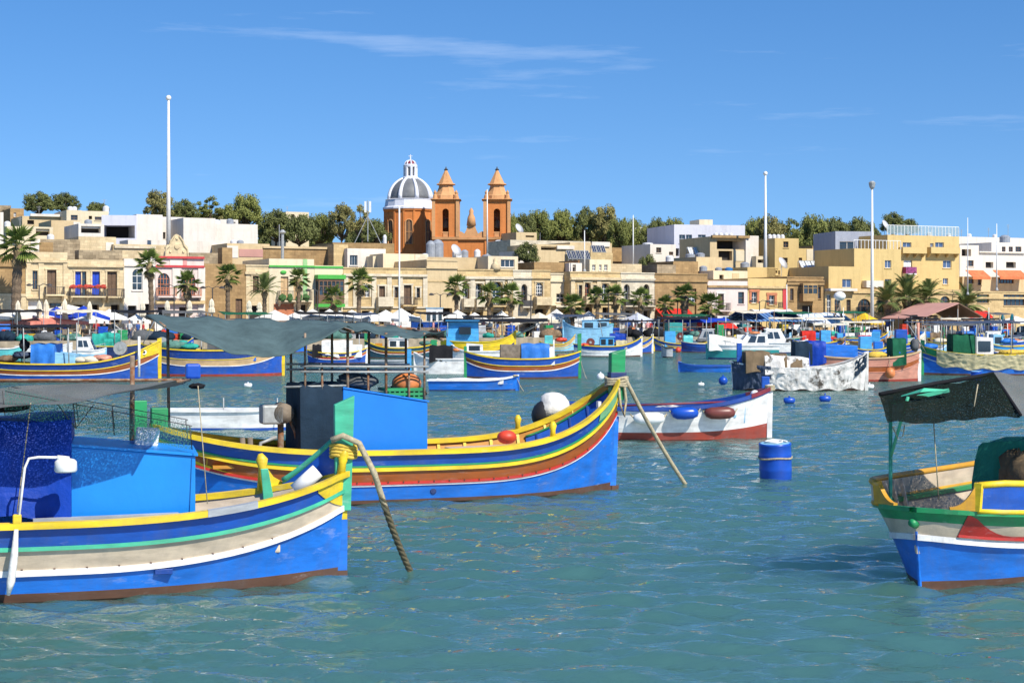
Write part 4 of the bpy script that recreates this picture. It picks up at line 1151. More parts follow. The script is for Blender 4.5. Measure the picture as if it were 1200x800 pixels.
def terrain():
    q = MB()
    a, c = ROW_P - ROW_N * 13.0, ROW_P + ROW_N * 14.2
    for s0 in range(-160, 320, 8):
        p = [a + ROW_U * s0, a + ROW_U * (s0 + 8), c + ROW_U * (s0 + 8), c + ROW_U * s0]
        q.face([(v.x, v.y, ZQ) for v in p])
        q.face([(p[0].x, p[0].y, -1.0), (p[1].x, p[1].y, -1.0), (p[1].x, p[1].y, ZQ), (p[0].x, p[0].y, ZQ)], 1)
    tag(q.build('promenade', ['paving', 'quay_stone']), None, None, None, 'structure')
    rows = []
    for off in [14, 25, 40, 60, 80, 110, 140, 180, 220, 260, 300, 400, 600, 1000, 1500, 3000, 6000]:
        row = []
        for s in [-3000, -1000, -500, -300, -200, -150, -100, -50, 0, 50, 100, 150, 200, 300, 400, 600, 1200, 4000]:
            p = ROW_P + ROW_N * off + ROW_U * s
            row.append((p.x, p.y, hill_z(off) - .02 + (.6 * math.sin(s * .031 + off * .02) if off > 60 else 0)))
        rows.append(row)
    tag(MB().grid(rows).build('hillside', ['hill_soil'], None, True), None, None, None, 'structure')
terrain()

# ---------------------------------------------------------------- wall materials
stone('lime_cream', (0.72, 0.58, 0.36), (0.48, 0.34, 0.17)); stone('lime_gold', (0.66, 0.49, 0.25), (0.42, 0.28, 0.13)); stone('lime_brown', (0.43, 0.28, 0.13), (0.25, 0.16, 0.08), amt=.7)
stone('lime_pale', (0.72, 0.63, 0.47), (0.54, 0.43, 0.27), amt=.4); stone('rubble', (0.46, 0.36, 0.23), (0.20, 0.15, 0.09), blocks=.25, amt=.8)
stone('render_white', (0.72, 0.66, 0.58), (0.58, 0.49, 0.38), blocks=.02, amt=.35); stone('render_tan', (0.62, 0.48, 0.28), (0.48, 0.34, 0.18), blocks=.03, amt=.5)
stone('render_yellow', (0.62, 0.455, 0.20), (0.54, 0.38, 0.16), blocks=.02, amt=.3); stone('render_cream', (0.70, 0.60, 0.42), (0.58, 0.47, 0.30), blocks=.02, amt=.4)
stone('render_lilac', (0.60, 0.60, 0.66), (0.55, 0.54, 0.58), blocks=.01, amt=.3); stone('render_grey', (0.33, 0.36, 0.44), (0.28, 0.30, 0.36), blocks=.01, amt=.3); stone('render_pink', (0.70, 0.58, 0.52), (0.60, 0.46, 0.40), blocks=.02, amt=.4)  # lilac and grey renders have the shade of the walls put into their colour
stone('church_orange', (0.64, 0.23, 0.07), (0.54, 0.18, 0.05), blocks=.05, amt=.5); stone('church_stone', (0.62, 0.33, 0.15), (0.42, 0.21, 0.09), blocks=.05, amt=.6)
surf('roof_red', (0.50, 0.26, 0.21), rough=.8, var=.12, scale=.6); surf('tile_orange', (0.62, 0.17, 0.06), rough=.85, var=.3, scale=2.0)
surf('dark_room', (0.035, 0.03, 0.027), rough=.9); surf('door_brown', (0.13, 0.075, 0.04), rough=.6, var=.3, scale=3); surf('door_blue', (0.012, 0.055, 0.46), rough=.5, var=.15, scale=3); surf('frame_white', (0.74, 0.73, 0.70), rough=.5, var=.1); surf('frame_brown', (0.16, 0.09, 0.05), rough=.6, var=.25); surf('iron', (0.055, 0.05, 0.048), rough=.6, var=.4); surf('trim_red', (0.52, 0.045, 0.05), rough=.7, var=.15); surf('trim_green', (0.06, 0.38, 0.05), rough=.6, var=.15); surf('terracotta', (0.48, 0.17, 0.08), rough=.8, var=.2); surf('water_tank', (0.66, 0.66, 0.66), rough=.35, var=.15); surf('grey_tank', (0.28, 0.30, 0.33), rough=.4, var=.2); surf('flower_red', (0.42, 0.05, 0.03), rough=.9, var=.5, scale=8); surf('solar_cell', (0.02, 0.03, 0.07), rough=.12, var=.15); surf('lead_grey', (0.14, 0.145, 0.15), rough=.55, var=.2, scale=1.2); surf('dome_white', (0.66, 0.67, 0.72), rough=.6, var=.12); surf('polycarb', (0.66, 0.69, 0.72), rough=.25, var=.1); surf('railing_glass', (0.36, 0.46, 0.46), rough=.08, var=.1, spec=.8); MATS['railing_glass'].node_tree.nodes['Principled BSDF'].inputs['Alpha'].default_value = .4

surf('trim_pink', (0.62, 0.28, 0.25), rough=.8, var=.15)
surf('mint_band', (0.30, 0.50, 0.22), rough=.8, var=.2)
surf('towel_mix', (0.25, 0.05, 0.16), rough=.9, var=.6, scale=3.0)
surf('plant_green', (0.05, 0.12, 0.03), rough=.9, var=.5, scale=6)
class House:
    """a building whose front is laid out from photo columns and rows on its own facade plane"""
    def __init__(s, label, x0, x1, ytop, off, wall, thick=9.0, ang=None, name='house', cat='house', zb=None, group=None):
        s.ang = ROW_A if ang is None else R(ang)
        s.A = on_row(x0, off); s.u = Vector((math.cos(s.ang), math.sin(s.ang), 0))
        s.zb = (hill_z(off) - .4) if zb is None else zb
        s.root = empty(name, (s.A.x, s.A.y, s.zb), s.ang, label, cat, group)
        s.W = s.S(x1); s.H = s.Z(x0, ytop); s.th = thick; s.wall = wall
        s.open = []; s.ops = []
        s.x0, s.x1 = x0, x1
    def S(s, x):
        k = (x - 600.0) / FP
        return (k * s.A.y - s.A.x) / (s.u.x - k * s.u.y)
    def D(s, x): return s.A.y + s.S(x) * s.u.y
    def Z(s, x, y): return gz(y, s.D(x)) - s.zb
    def rect(s, x0, y0, x1, y1):
        xm = (x0 + x1) / 2
        return s.S(x0), s.S(x1), s.Z(xm, y1), s.Z(xm, y0)
    # ---- things cut into the wall
    def win(s, x0, y0, x1, y1, fr='frame_white', pane='glass', arch=False, bars=(1, 1), deep=.22, name='window', sill=True):
        a, c, z0, z1 = s.rect(x0, y0, x1, y1)
        a = max(a, .06); c = min(c, s.W - .06); z1 = min(z1, s.H - .15); z0 = max(z0, .05)
        s.open.append((a, c, z0, z1, deep, arch))
        def mk():
            w = .055
            f = MB()
            f.box(a, a + w, deep - .07, deep, z0, z1); f.box(c - w, c, deep - .07, deep, z0, z1); f.box(a + w, c - w, deep - .07, deep, z1 - w, z1); f.box(a + w, c - w, deep - .07, deep, z0, z0 + w)
            for i in range(bars[0]):
                xx = a + (c - a) * (i + 1) / (bars[0] + 1); f.box(xx - w / 2, xx + w / 2, deep - .065, deep - .005, z0 + w, z1 - w)
            for i in range(bars[1]):
                zz = z0 + (z1 - z0) * (i + 1) / (bars[1] + 1); f.box(a + w, c - w, deep - .06, deep - .01, zz - w / 2, zz + w / 2)
            o = f.build(name, [fr], s.root)
            MB().box(a + .002, c - .002, deep - .02, deep + .05, z0 + .002, z1 - .002).build('pane', [pane], o)
            if sill: MB().box(a - .08, c + .08, -.09, .0, z0 - .10, z0 - .003).build('sill', [s.wall], o)
        s.ops.append(mk)
    def door(s, x0, y0, x1, y1, col='door_brown', deep=.25, arch=False, half=False):
        a, c, z0, z1 = s.rect(x0, y0, x1, y1); a = max(a, .06); c = min(c, s.W - .06); z0 = max(z0, .05); z1 = min(z1, s.H - .15)
        s.open.append((a, c, z0, z1, deep, arch))
        def mk():
            f = MB(); m = (a + c) / 2
            for (p, q) in ((a, m - .01), (m + .01, c)):
                f.box(p, q, deep - .05, deep, z0, z1)
                for (r0, r1) in ((.06, .42), (.50, .92)):
                    f.box(p + .07, q - .07, deep - .07, deep - .05, z0 + (z1 - z0) * r0, z0 + (z1 - z0) * r1)
            f.build('door', [col], s.root)
        s.ops.append(mk)
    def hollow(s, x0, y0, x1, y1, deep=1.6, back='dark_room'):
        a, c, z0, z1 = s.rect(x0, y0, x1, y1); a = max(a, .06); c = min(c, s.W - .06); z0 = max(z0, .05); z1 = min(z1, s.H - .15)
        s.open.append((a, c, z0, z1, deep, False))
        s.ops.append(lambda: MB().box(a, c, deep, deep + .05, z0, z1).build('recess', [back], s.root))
    # ---- things standing proud of the wall
    def band(s, x0, y0, x1, y1, mat=None, out=.10, name='cornice'):
        a, c, z0, z1 = s.rect(x0, y0, x1, y1)
        a = max(a, -.15); c = min(c, s.W + .15)
        MB().box(a, c, -out, -.003, z0, z1).build(name, [mat or s.wall], s.root)
    def pilaster(s, x, w=.5, ytop=None, ybot=395, mat=None, out=.12):
        z1 = s.Z(x, ytop) if ytop else s.H
        a = s.S(x) - w / 2
        MB().box(a, a + w, -out, -.003, max(0.0, s.Z(x, ybot)), z1).build('pilaster', [mat or s.wall], s.root)
    def surround(s, x0, y0, x1, y1, w=.16, mat=None, out=.07):
        a, c, z0, z1 = s.rect(x0, y0, x1, y1)
        m = MB(); m.box(a - w, a, -out, -.003, z0, z1); m.box(c, c + w, -out, -.003, z0, z1); m.box(a - w - .05, c + w + .05, -out - .03, -.003, z1, z1 + w)
        m.build('surround', [mat or s.wall], s.root)
    def balcony(s, x0, ytop, x1, ybot, rail='iron', slab=None, out=.85, solid=False):
        a, c, z0, z1 = s.rect(x0, ytop, x1, ybot)
        o = MB().box(a, c, -out, -.003, z0 - .14, z0).build('balcony', [slab or s.wall], s.root)
        n = max(2, int((c - a) / 1.2) + 1)
        for i in range(n):
            xx = a + .12 + (c - a - .24) * i / (n - 1)
            MB().hexa([(xx - .09, -.2, z0 - .62), (xx + .09, -.2, z0 - .62), (xx + .09, -.004, z0 - .62), (xx - .09, -.004, z0 - .62), (xx - .09, -out + .1, z0 - .142), (xx + .09, -out + .1, z0 - .142), (xx + .09, -.004, z0 - .142), (xx - .09, -.004, z0 - .142)]).build('bracket', [slab or s.wall], o)
        f = MB()
        if solid:
            f.box(a, c, -out, -out + .12, z0 + .002, z1); f.box(a, a + .12, -out + .12, -.01, z0 + .002, z1); f.box(c - .12, c, -out + .12, -.01, z0 + .002, z1)
        else:
            f.box(a, c, -out + .01, -out + .06, z1 - .05, z1); f.box(a, c, -out + .01, -out + .06, z0 + .08, z0 + .12)
            k = max(3, int((c - a) / .16))
            for i in range(k + 1):
                xx = a + (c - a - .03) * i / k; f.box(xx, xx + .03, -out + .02, -out + .05, z0 + .002, z1 - .05)
            for xx in (a, c - .04):
                f.box(xx, xx + .04, -out + .06, -.01, z1 - .05, z1)
                for i in range(4): f.box(xx, xx + .03, -out + .2 * (i + 1), -out + .2 * (i + 1) + .03, z0 + .002, z1 - .05)
        f.build('railing', [rail], o)
    def gallery(s, x0, y0, x1, y1, wood='frame_brown', trim=None, out=.9, cols=5):
        a, c, z0, z1 = s.rect(x0, y0, x1, y1)
        o = MB().box(a, c, -out, -.003, z0, z0 + .9).box(a, c, -out, -.003, z1 - .25, z1).build('enclosed_balcony', [wood], s.root)
        f = MB()
        for i in range(cols + 1):
            xx = a + (c - a - .10) * i / cols; f.box(xx, xx + .10, -out, -out + .1, z0 + .9, z1 - .25)
        for xx in (a, c - .1): f.box(xx, xx + .1, -.12, -.003, z0 + .9, z1 - .25)
        zm = z0 + .9 + (z1 - z0 - 1.15) * .62
        f.box(a + .1, c - .1, -out + .01, -out + .07, zm, zm + .08)
        f.build('window_frame', [wood], o)
        MB().box(a + .03, c - .03, -out + .05, -.003, z0 + .902, z1 - .252).build('pane', ['glass'], o)
        if trim:
            MB().box(a - .12, c + .12, -out - .12, -.003, z1 + .002, z1 + .42).build('balcony_roof', [trim], o)
            MB().box(a - .06, c + .06, -out - .06, -.003, z0 - .32, z0 - .003).build('balcony_floor', [trim], o)
    def awning(s, x0, y0, x1, y1, mat, out=2.2, name='awning'):
        a, c, z0, z1 = s.rect(x0, y0, x1, y1)
        m = MB(); m.hexa([(a, -out, z0), (c, -out, z0), (c, -.01, z1), (a, -.01, z1), (a, -out, z0 + .05), (c, -out, z0 + .05), (c, -.01, z1 + .05), (a, -.01, z1 + .05)])
        m.box(a, c, -out - .02, -out, z0 - .28, z0 + .02)
        m.build(name, [mat], s.root)
    def box(s, x0, y0, x1, y1, mat, d0=0.5, d1=3.0, name='roof_room'):
        a, c, z0, z1 = s.rect(x0, y0, x1, y1)
        return MB().box(a, c, d0, d1, min(z0, s.H - .0) if z0 > s.H else z0, z1).build(name, [mat], s.root)
    def tank(s, x, y, r=.55, h=1.2, mat='water_tank', d=3.0):
        a = s.S(x); z = s.H - .25; r *= .62; h *= .72
        MB().lathe([(r, 0), (r * 1.02, h * .3), (r, h * .6), (r * 1.02, h * .85), (r * .6, h), (.1, h * 1.05)], 14, (a, d, z)).build('roof_tank', [mat], s.root, smooth=False)
    def dish(s, x, r=.5, d=2.0, up=1.0):
        a = s.S(x); o = MB().lathe([(.05, 0), (r * .6, .06), (r, .18), (r * 1.01, .2)], 14).build('satellite_dish', ['water_tank'], s.root, smooth=True)
        o.location = (a, d, s.H + up); o.rotation_euler = (R(60), 0, R(25))
        MB().tube([(a, d + .05, s.H), (a, d + .05, s.H + up)], .03, 6).build('dish_mast', ['galv'], s.root)
    def mast(s, x, ytop, d=2.5, r=.03, arms=True):
        a = s.S(x); z = s.Z(x, ytop)
        m = MB().tube([(a, d, s.H), (a, d, z)], r, 6)
        if arms:
            for k in range(3): m.bar((a - .35 + .08 * k, d, z - .12 - .18 * k), (a + .35 - .08 * k, d, z - .12 - .18 * k), .025)
        m.build('aerial', ['galv'], s.root)
    # ---- finish
    def done(s, cornice=True, plinth=False, rooftop=True):
        W, H, T = s.W, s.H, s.th
        xs = sorted({0.0, W} | {o[0] for o in s.open} | {o[1] for o in s.open}); zs = sorted({0.0, H} | {o[2] for o in s.open} | {o[3] for o in s.open})
        mb = MB()
        for i in range(len(xs) - 1):
            for j in range(len(zs) - 1):
                xm, zm = (xs[i] + xs[i + 1]) / 2, (zs[j] + zs[j + 1]) / 2
                if any(o[0] < xm < o[1] and o[2] < zm < o[3] for o in s.open): continue
                mb.face([(xs[i], 0, zs[j]), (xs[i + 1], 0, zs[j]), (xs[i + 1], 0, zs[j + 1]), (xs[i], 0, zs[j + 1])])
        for (a, c, z0, z1, dp, arch) in s.open:
            mb.face([(a, 0, z0), (a, dp, z0), (a, dp, z1), (a, 0, z1)][::-1]); mb.face([(c, 0, z0), (c, dp, z0), (c, dp, z1), (c, 0, z1)])
            mb.face([(a, 0, z1), (c, 0, z1), (c, dp, z1), (a, dp, z1)]); mb.face([(a, 0, z0), (a, dp, z0), (c, dp, z0), (c, 0, z0)])
            if arch:
                m = (a + c) / 2; r = (c - a) / 2; rz = min(r * 1.15, (z1 - z0) * .6); n = 7
                for sg in (-1, 1):
                    pts = [(m + sg * r, z1)] + [(m + sg * r * math.cos(t * math.pi / 2 / n), z1 - rz + rz * math.sin(t * math.pi / 2 / n)) for t in range(n + 1)]
                    if sg < 0: pts = pts[::-1]
                    mb.prism(pts, 'y', .004, dp - .01)
        mb.face([(0, 0, 0), (0, T, 0), (0, T, H), (0, 0, H)][::-1]); mb.face([(W, 0, 0), (W, T, 0), (W, T, H), (W, 0, H)]); mb.face([(0, T, 0), (W, T, 0), (W, T, H), (0, T, H)][::-1]); 
        pr = .5
        mb.face([(0.25, .25, H - pr), (W - .25, .25, H - pr), (W - .25, T - .25, H - pr), (.25, T - .25, H - pr)])
        ring_o = [(0, 0), (W, 0), (W, T), (0, T)]; ring_i = [(.25, .25), (W - .25, .25), (W - .25, T - .25), (.25, T - .25)]
        for i in range(4):
            j = (i + 1) % 4
            mb.face([(*ring_o[i], H), (*ring_o[j], H), (*ring_i[j], H), (*ring_i[i], H)]); mb.face([(*ring_i[i], H), (*ring_i[j], H), (*ring_i[j], H - pr), (*ring_i[i], H - pr)])
        mb.build('wall', [s.wall], s.root)
        if cornice:
            MB().box(-.12, W + .02, -.18, -.003, H - .95, H - .70).box(-.06, W + .01, -.08, -.003, H - .14, H - .003).build('cornice', [s.wall], s.root)
        for f in s.ops: f()
        return s

# ---------------------------------------------------------------- sea front, left to right
h = House('brown stone house at the end of the row with one low barred window', -34, 31, 300, 0, 'lime_brown'); h.win(9, 356, 19, 367, 'frame_brown', bars=(2, 1)); h.band(-34, 344, 31, 347, 'lime_cream'); h.band(-34, 347.2, 31, 396, 'lime_cream', .05, 'plinth'); h.done()
h = House('cream stone house with iron balcony door and white shop front beside the tall palm', 31.3, 79, 295, 0, 'lime_cream')
h.win(38, 317, 44, 339, 'frame_brown'); h.surround(38, 317, 44, 339); h.door(55, 316, 66, 345); h.surround(55, 316, 66, 345); h.balcony(52, 336, 74, 345); h.band(31, 305, 79, 307.5, out=.22); h.band(31, 348, 79, 350, out=.15); h.hollow(33, 352, 52, 364, .5, 'frame_white'); h.win(58, 355, 72, 372, 'frame_brown'); h.pilaster(33, ytop=307, ybot=348); h.pilaster(48, ytop=307, ybot=348); h.pilaster(77, ytop=307, ybot=348); h.done(False)
h = House('stone house with two bright blue balcony doors and red flowers', 79.3, 145, 304, 0, 'lime_cream')
h.door(88, 318, 95, 346.5, 'door_blue'); h.win(96.2, 318, 101, 346.5, 'frame_brown', bars=(0, 2), sill=False); h.door(108, 318, 117, 346.5, 'door_blue'); h.door(125.5, 318, 137, 347); h.balcony(81, 337, 122, 347); h.balcony(124.5, 338.5, 144, 347.5, out=.8)
h.surround(88, 318, 101, 346.5); h.surround(108, 318, 117, 346.5); h.surround(125.5, 318, 137, 347); h.band(79, 311, 145, 313, out=.25); h.band(79, 350, 145, 352, out=.12); h.box(94, 293, 145, 303, 'rubble', .6, 2.5, 'roof_parapet')
for k, xx in enumerate((84, 92, 99, 104, 112, 119)):
    a = h.S(xx); z = h.Z(xx, 336)
    MB().blob((a, -.72, z), .28, 0, 8, 5, 1.3, .6, .7, .3, random.Random(k)).build('flower_box', ['flower_red'], h.root)
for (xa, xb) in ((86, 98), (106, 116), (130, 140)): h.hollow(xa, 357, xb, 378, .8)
h.done(False)
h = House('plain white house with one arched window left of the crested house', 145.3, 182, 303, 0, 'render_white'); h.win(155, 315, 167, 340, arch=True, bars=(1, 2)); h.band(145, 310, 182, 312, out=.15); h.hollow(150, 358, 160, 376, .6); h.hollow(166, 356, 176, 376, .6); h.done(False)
h = House('pink stone house with red trim bands and a carved crest on the roof', 182.3, 239, 301, 0, 'render_pink')
h.win(185, 320, 199, 346, 'terracotta', arch=True, bars=(3, 3)); h.win(214, 320, 229, 346, 'terracotta', arch=True, bars=(3, 3)); h.band(182, 300.5, 239, 303, 'trim_red', .22, 'painted_band'); h.band(182, 311, 239, 313.5, 'trim_red', .2, 'painted_band'); h.band(199, 303.2, 214, 310.8, 'render_white', .06, 'panel'); h.band(214.2, 303.2, 219, 310.8, 'trim_pink', .05, 'panel')
h.balcony(183, 337, 205, 347, rail='terracotta'); h.balcony(212, 337, 234, 347, rail='terracotta'); h.pilaster(207, w=.9, ytop=313.5, ybot=350, mat='render_white'); h.pilaster(236, w=.7, ytop=313.5, mat='render_white'); h.band(182, 352, 239, 356, 'lime_gold', .5, 'canopy')
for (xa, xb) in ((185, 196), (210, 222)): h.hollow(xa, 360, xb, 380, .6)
a0, a1 = h.S(193), h.S(221); zc = h.H
def crest(a0, a1, z0, hh, root, mat):
    m = (a0 + a1) / 2; w = (a1 - a0) / 2
    pts = [(-1, 0), (-1, .18), (-.86, .30), (-.95, .42), (-.72, .55), (-.60, .50), (-.52, .72), (-.30, .80), (-.16, .96), (0, 1.0), (.16, .96), (.30, .80), (.52, .72), (.60, .50), (.72, .55), (.95, .42), (.86, .30), (1, .18), (1, 0)]
    o = MB().prism([(m + p[0] * w, z0 + p[1] * hh) for p in pts], 'y', -.05, .45).build('crest', [mat], root)
    f = MB()
    for (cx, cz, rr) in ((0, .45, .26), (-.55, .25, .13), (.55, .25, .13), (0, .8, .12)):
        f.tube([(m + cx * w, -.03, z0 + cz * hh), (m + cx * w, -.16, z0 + cz * hh)], [rr * w, rr * w * .7], 12)
    for sx in (-1, 1): f.tube([(m + sx * .95 * w, -.1, z0), (m + sx * .9 * w, -.1, z0 + .35 * hh), (m + sx * .62 * w, -.1, z0 + .5 * hh), (m + sx * .5 * w, -.1, z0 + .7 * hh), (m + sx * .2 * w, -.1, z0 + .92 * hh)], .09, 6)
    f.build('carving', [mat], o)
crest(a0, a1, zc - .02, h.Z(207, 274) - zc, h.root, 'lime_cream'); h.done(False)
h = House('brown windowless stone shed behind palms right of the crested house', 239.3, 288, 309, 0, 'lime_brown'); h.box(262, 290, 274, 309, 'lime_brown', .5, 2.0, 'chimney_wall'); h.door(276, 350, 284, 376); h.done(False)
h = House('narrow rough cream house with a single tall shutter door', 288.3, 315, 310, 0, 'lime_cream'); h.door(296, 323, 303, 343); h.surround(296, 323, 303, 343); h.hollow(292, 358, 306, 378, .6); h.done()
h = House('cream house with green trim band, balcony plants and orange shop front', 315.3, 368, 303, 0, 'render_cream')
h.door(329, 324, 338, 351, 'tan_paint'); h.door(344, 324, 350, 351, 'tan_paint'); h.balcony(325, 341, 363, 352); h.band(315, 311, 368, 313, 'trim_green', .15, 'painted_band'); h.band(355, 303.5, 360, 350, 'mint_band', .05, 'downpipe_strip'); h.band(321, 356, 344, 372, 'terracotta', .12, 'shop_front'); h.hollow(347, 357, 360, 376, .6)
MB().blob((h.S(332), -.05, h.Z(332, 319)), .28, 0, 12, 6, 1.2, .4, .7).build('oval_plaque', ['trim_green'], h.root, True)
for k, xx in enumerate((328, 337, 347, 356)): MB().blob((h.S(xx), -.8, h.Z(xx, 349)), .38, 0, 8, 6, 1, .7, 1, .3, random.Random(k)).build('balcony_plant', ['plant_green'], h.root)
h.done(False)
h = House('narrow house with a dark wooden enclosed balcony capped in bright green', 368.3, 402, 311, 0, 'render_cream'); h.gallery(370, 327, 400, 356, 'frame_brown', 'trim_green', cols=6); h.band(368, 312, 402, 314, 'trim_green', .1, 'painted_band'); h.hollow(374, 362, 396, 378, .8); h.done(False)
h = House('long ornate honey stone house with white shutters and several balconies', 402.3, 500, 313, 0, 'lime_gold')
h.win(421, 334, 426.5, 348, bars=(1, 2)); h.win(428, 334, 433, 348, bars=(1, 2)); h.door(444, 335, 451, 357); h.win(462, 336, 466.5, 349, 'frame_brown'); h.door(473, 334, 482, 357); h.win(488, 337, 492, 349, 'frame_brown', bars=(0, 1))
for r4 in ((421, 334, 433, 348), (444, 335, 451, 357), (462, 336, 466.5, 349), (473, 334, 482, 357), (488, 337, 492, 349)): h.surround(*r4, mat='lime_pale')
h.balcony(440, 348, 458, 357.5, solid=True, slab='lime_pale', rail='lime_pale'); h.balcony(469, 348, 486, 357.5); h.band(402, 321, 500, 324, 'lime_pale', .25); h.band(402, 359, 500, 361, 'lime_pale', .15)
for xx in (405, 416, 438, 456, 469, 498): h.pilaster(xx, ytop=324, ybot=360, mat='lime_pale')
for (xa, xb) in ((407, 416), (424, 434), (444, 452), (474, 484)): h.hollow(xa, 364, xb, 380, .7)
h.done()
h = House('plain tan blank gable wall between the ornate houses', 500.3, 536, 304, 0, 'render_tan'); h.band(500, 329, 536, 330.5, 'lime_gold', .06); h.hollow(518, 361, 530, 380, .8); h.done()
h = House('ornate cream house with three tall arches and a statue on its parapet', 536.3, 601, 315, 0, 'lime_gold')
for (xa, xb, ya, yb) in ((542, 550, 332, 357), (557, 565, 332, 357), (577, 589, 330, 357)):
    h.win(xa, ya, xb, yb, 'frame_white', arch=True, bars=(1, 2), deep=.5); h.surround(xa, ya, xb, yb, mat='lime_pale', w=.2)
h.balcony(540, 350, 552, 358, solid=True, slab='lime_pale', rail='lime_pale'); h.balcony(555, 350, 567, 358, solid=True, slab='lime_pale', rail='lime_pale'); h.balcony(574, 349, 592, 358); h.band(536, 324, 601, 327, 'lime_pale', .25); h.band(536, 361, 601, 363, 'lime_pale', .15)
for xx in (538, 553.5, 571, 597): h.pilaster(xx, ytop=327, ybot=361, mat='lime_pale')
MB().tube([(h.S(582), .3, h.H - .05), (h.S(582), .3, h.H + .5), (h.S(582), .3, h.H + .7), (h.S(582), .3, h.H + 1.0), (h.S(582), .3, h.H + 1.2)], [.6, .45, .22, .26, .08], 10).build('statue', ['lime_cream'], h.root, True)
for (xa, xb) in ((543, 551), (558, 566), (578, 588)): h.hollow(xa, 366, xb, 380, .7)
h.done()
h = House('narrow white stone house with one yellow-shaded arch', 601.3, 623, 316, 0, 'lime_pale'); h.win(611, 333, 618, 358, 'frame_brown', arch=True, bars=(1, 2), deep=.5); h.band(601, 324, 623, 326, out=.2); h.balcony(609, 352, 620, 359, solid=True); h.done()
h = House('narrow tan house with an arched window over a carved bay balcony', 623.3, 645, 316, 0, 'lime_gold'); h.win(628, 331, 636, 347, 'frame_white', arch=True, bars=(2, 3)); h.surround(628, 331, 636, 347, mat='lime_cream'); h.balcony(625, 348, 643, 356, solid=True, slab='lime_cream', rail='lime_cream'); h.hollow(627, 362, 640, 382, .8); h.done()
h = House('plain cream recessed house front with low canopy between ornate facades', 645.3, 668, 320, 1.5, 'render_cream'); h.win(652, 344, 662, 354, 'frame_white'); h.band(646, 358, 668, 360, 'lime_pale', 1.2, 'canopy'); h.hollow(649, 363, 664, 382, .8); h.done()
h = House('honey stone house with arches and dense carved cornice behind flagpole', 668.3, 727, 318, 0, 'lime_gold')
h.win(678, 334, 682, 350, 'frame_brown', bars=(0, 2)); h.win(685, 331, 692, 351, 'terracotta', arch=True, bars=(1, 2), deep=.4); h.win(695, 334, 699, 350, 'frame_brown', bars=(0, 2)); h.win(705, 332, 713, 351, 'frame_white', arch=True, bars=(1, 2), deep=.4); h.win(718, 335, 722, 349, 'frame_brown', bars=(0, 2))
for r4 in ((678, 334, 682, 350), (685, 331, 692, 351), (695, 334, 699, 350), (705, 332, 713, 351)): h.surround(*r4, mat='lime_cream')
h.band(668, 325, 727, 328, 'lime_cream', .3); h.band(668, 354, 727, 356, 'lime_cream', .2); h.balcony(683, 347, 694, 354.5, solid=True, slab='lime_cream', rail='lime_cream')
for xx in (671, 701.5, 725): h.pilaster(xx, ytop=328, ybot=354, mat='lime_cream')
for (xa, xb) in ((672, 681), (686, 694), (706, 714)): h.hollow(xa, 360, xb, 382, .7)
h.done()
h = House('white stone house with two arched loggias and a stone balcony', 727.3, 767, 319, 0, 'lime_pale'); h.win(731, 333, 738, 353, 'frame_white', arch=True, deep=.5); h.win(754, 333, 761, 353, 'frame_brown', arch=True, deep=.5); h.balcony(729, 351, 745, 358, solid=True); h.balcony(751, 351, 764, 358); h.band(727, 326, 767, 328, out=.25); h.band(727, 361, 767, 363, out=.15); h.hollow(733, 364, 741, 382, .7); h.hollow(754, 364, 762, 382, .7); h.done()
h = House('low brown stone store with one wide blind arch', 767.3, 829, 320, 0, 'lime_brown'); h.hollow(791, 338, 816, 372, .25, 'lime_brown'); h.win(807, 346, 815, 354, 'frame_white'); h.band(767, 327, 829, 328.5, out=.12); h.awning(768, 362, 780, 371, 'canvas_red', 1.5); h.awning(783, 362, 806, 371, 'canvas_red', 1.5); h.done()
h = House('white and lilac house with brown roof band, dark door and dark window', 829.3, 876, 329, 0, 'render_pink'); h.door(841, 344, 848, 363); h.surround(841, 344, 848, 363, mat='render_white'); h.win(865, 342, 872, 356, 'frame_brown', bars=(0, 1)); h.balcony(838, 355, 852, 363.5); h.band(829, 334.5, 876, 337, 'lime_brown', .2); h.band(829, 365, 876, 369, 'lime_cream', .3); h.hollow(834, 371, 846, 386, .7); h.done(False)
h = House('yellow house with terracotta window surrounds and a red right edge', 876.3, 922, 326, 0, 'render_yellow'); h.win(880.5, 342, 887, 355, 'frame_white'); h.surround(880.5, 342, 887, 355, mat='terracotta', w=.3); h.win(901, 346, 907.5, 357, 'frame_white'); h.surround(901, 346, 907.5, 357, mat='terracotta', w=.3); h.balcony(897, 354, 913, 361); h.band(876, 335, 922, 338, 'lime_gold', .2); h.band(917, 338.2, 922, 380, 'trim_red', .08, 'painted_edge'); h.band(876, 365, 917, 367, 'lime_cream', .25); h.done(False)
h = House('brown stone house with a carved stone enclosed balcony', 922.3, 966, 324, 0, 'lime_brown'); h.gallery(936, 332, 953, 353, 'lime_brown', cols=3); h.win(926, 338, 930, 352, 'frame_brown'); h.win(957, 336, 962, 350, 'frame_brown'); h.hollow(940, 358, 952, 370, .4); h.band(922, 328, 966, 330, out=.2); h.mast(930, 310); h.done()
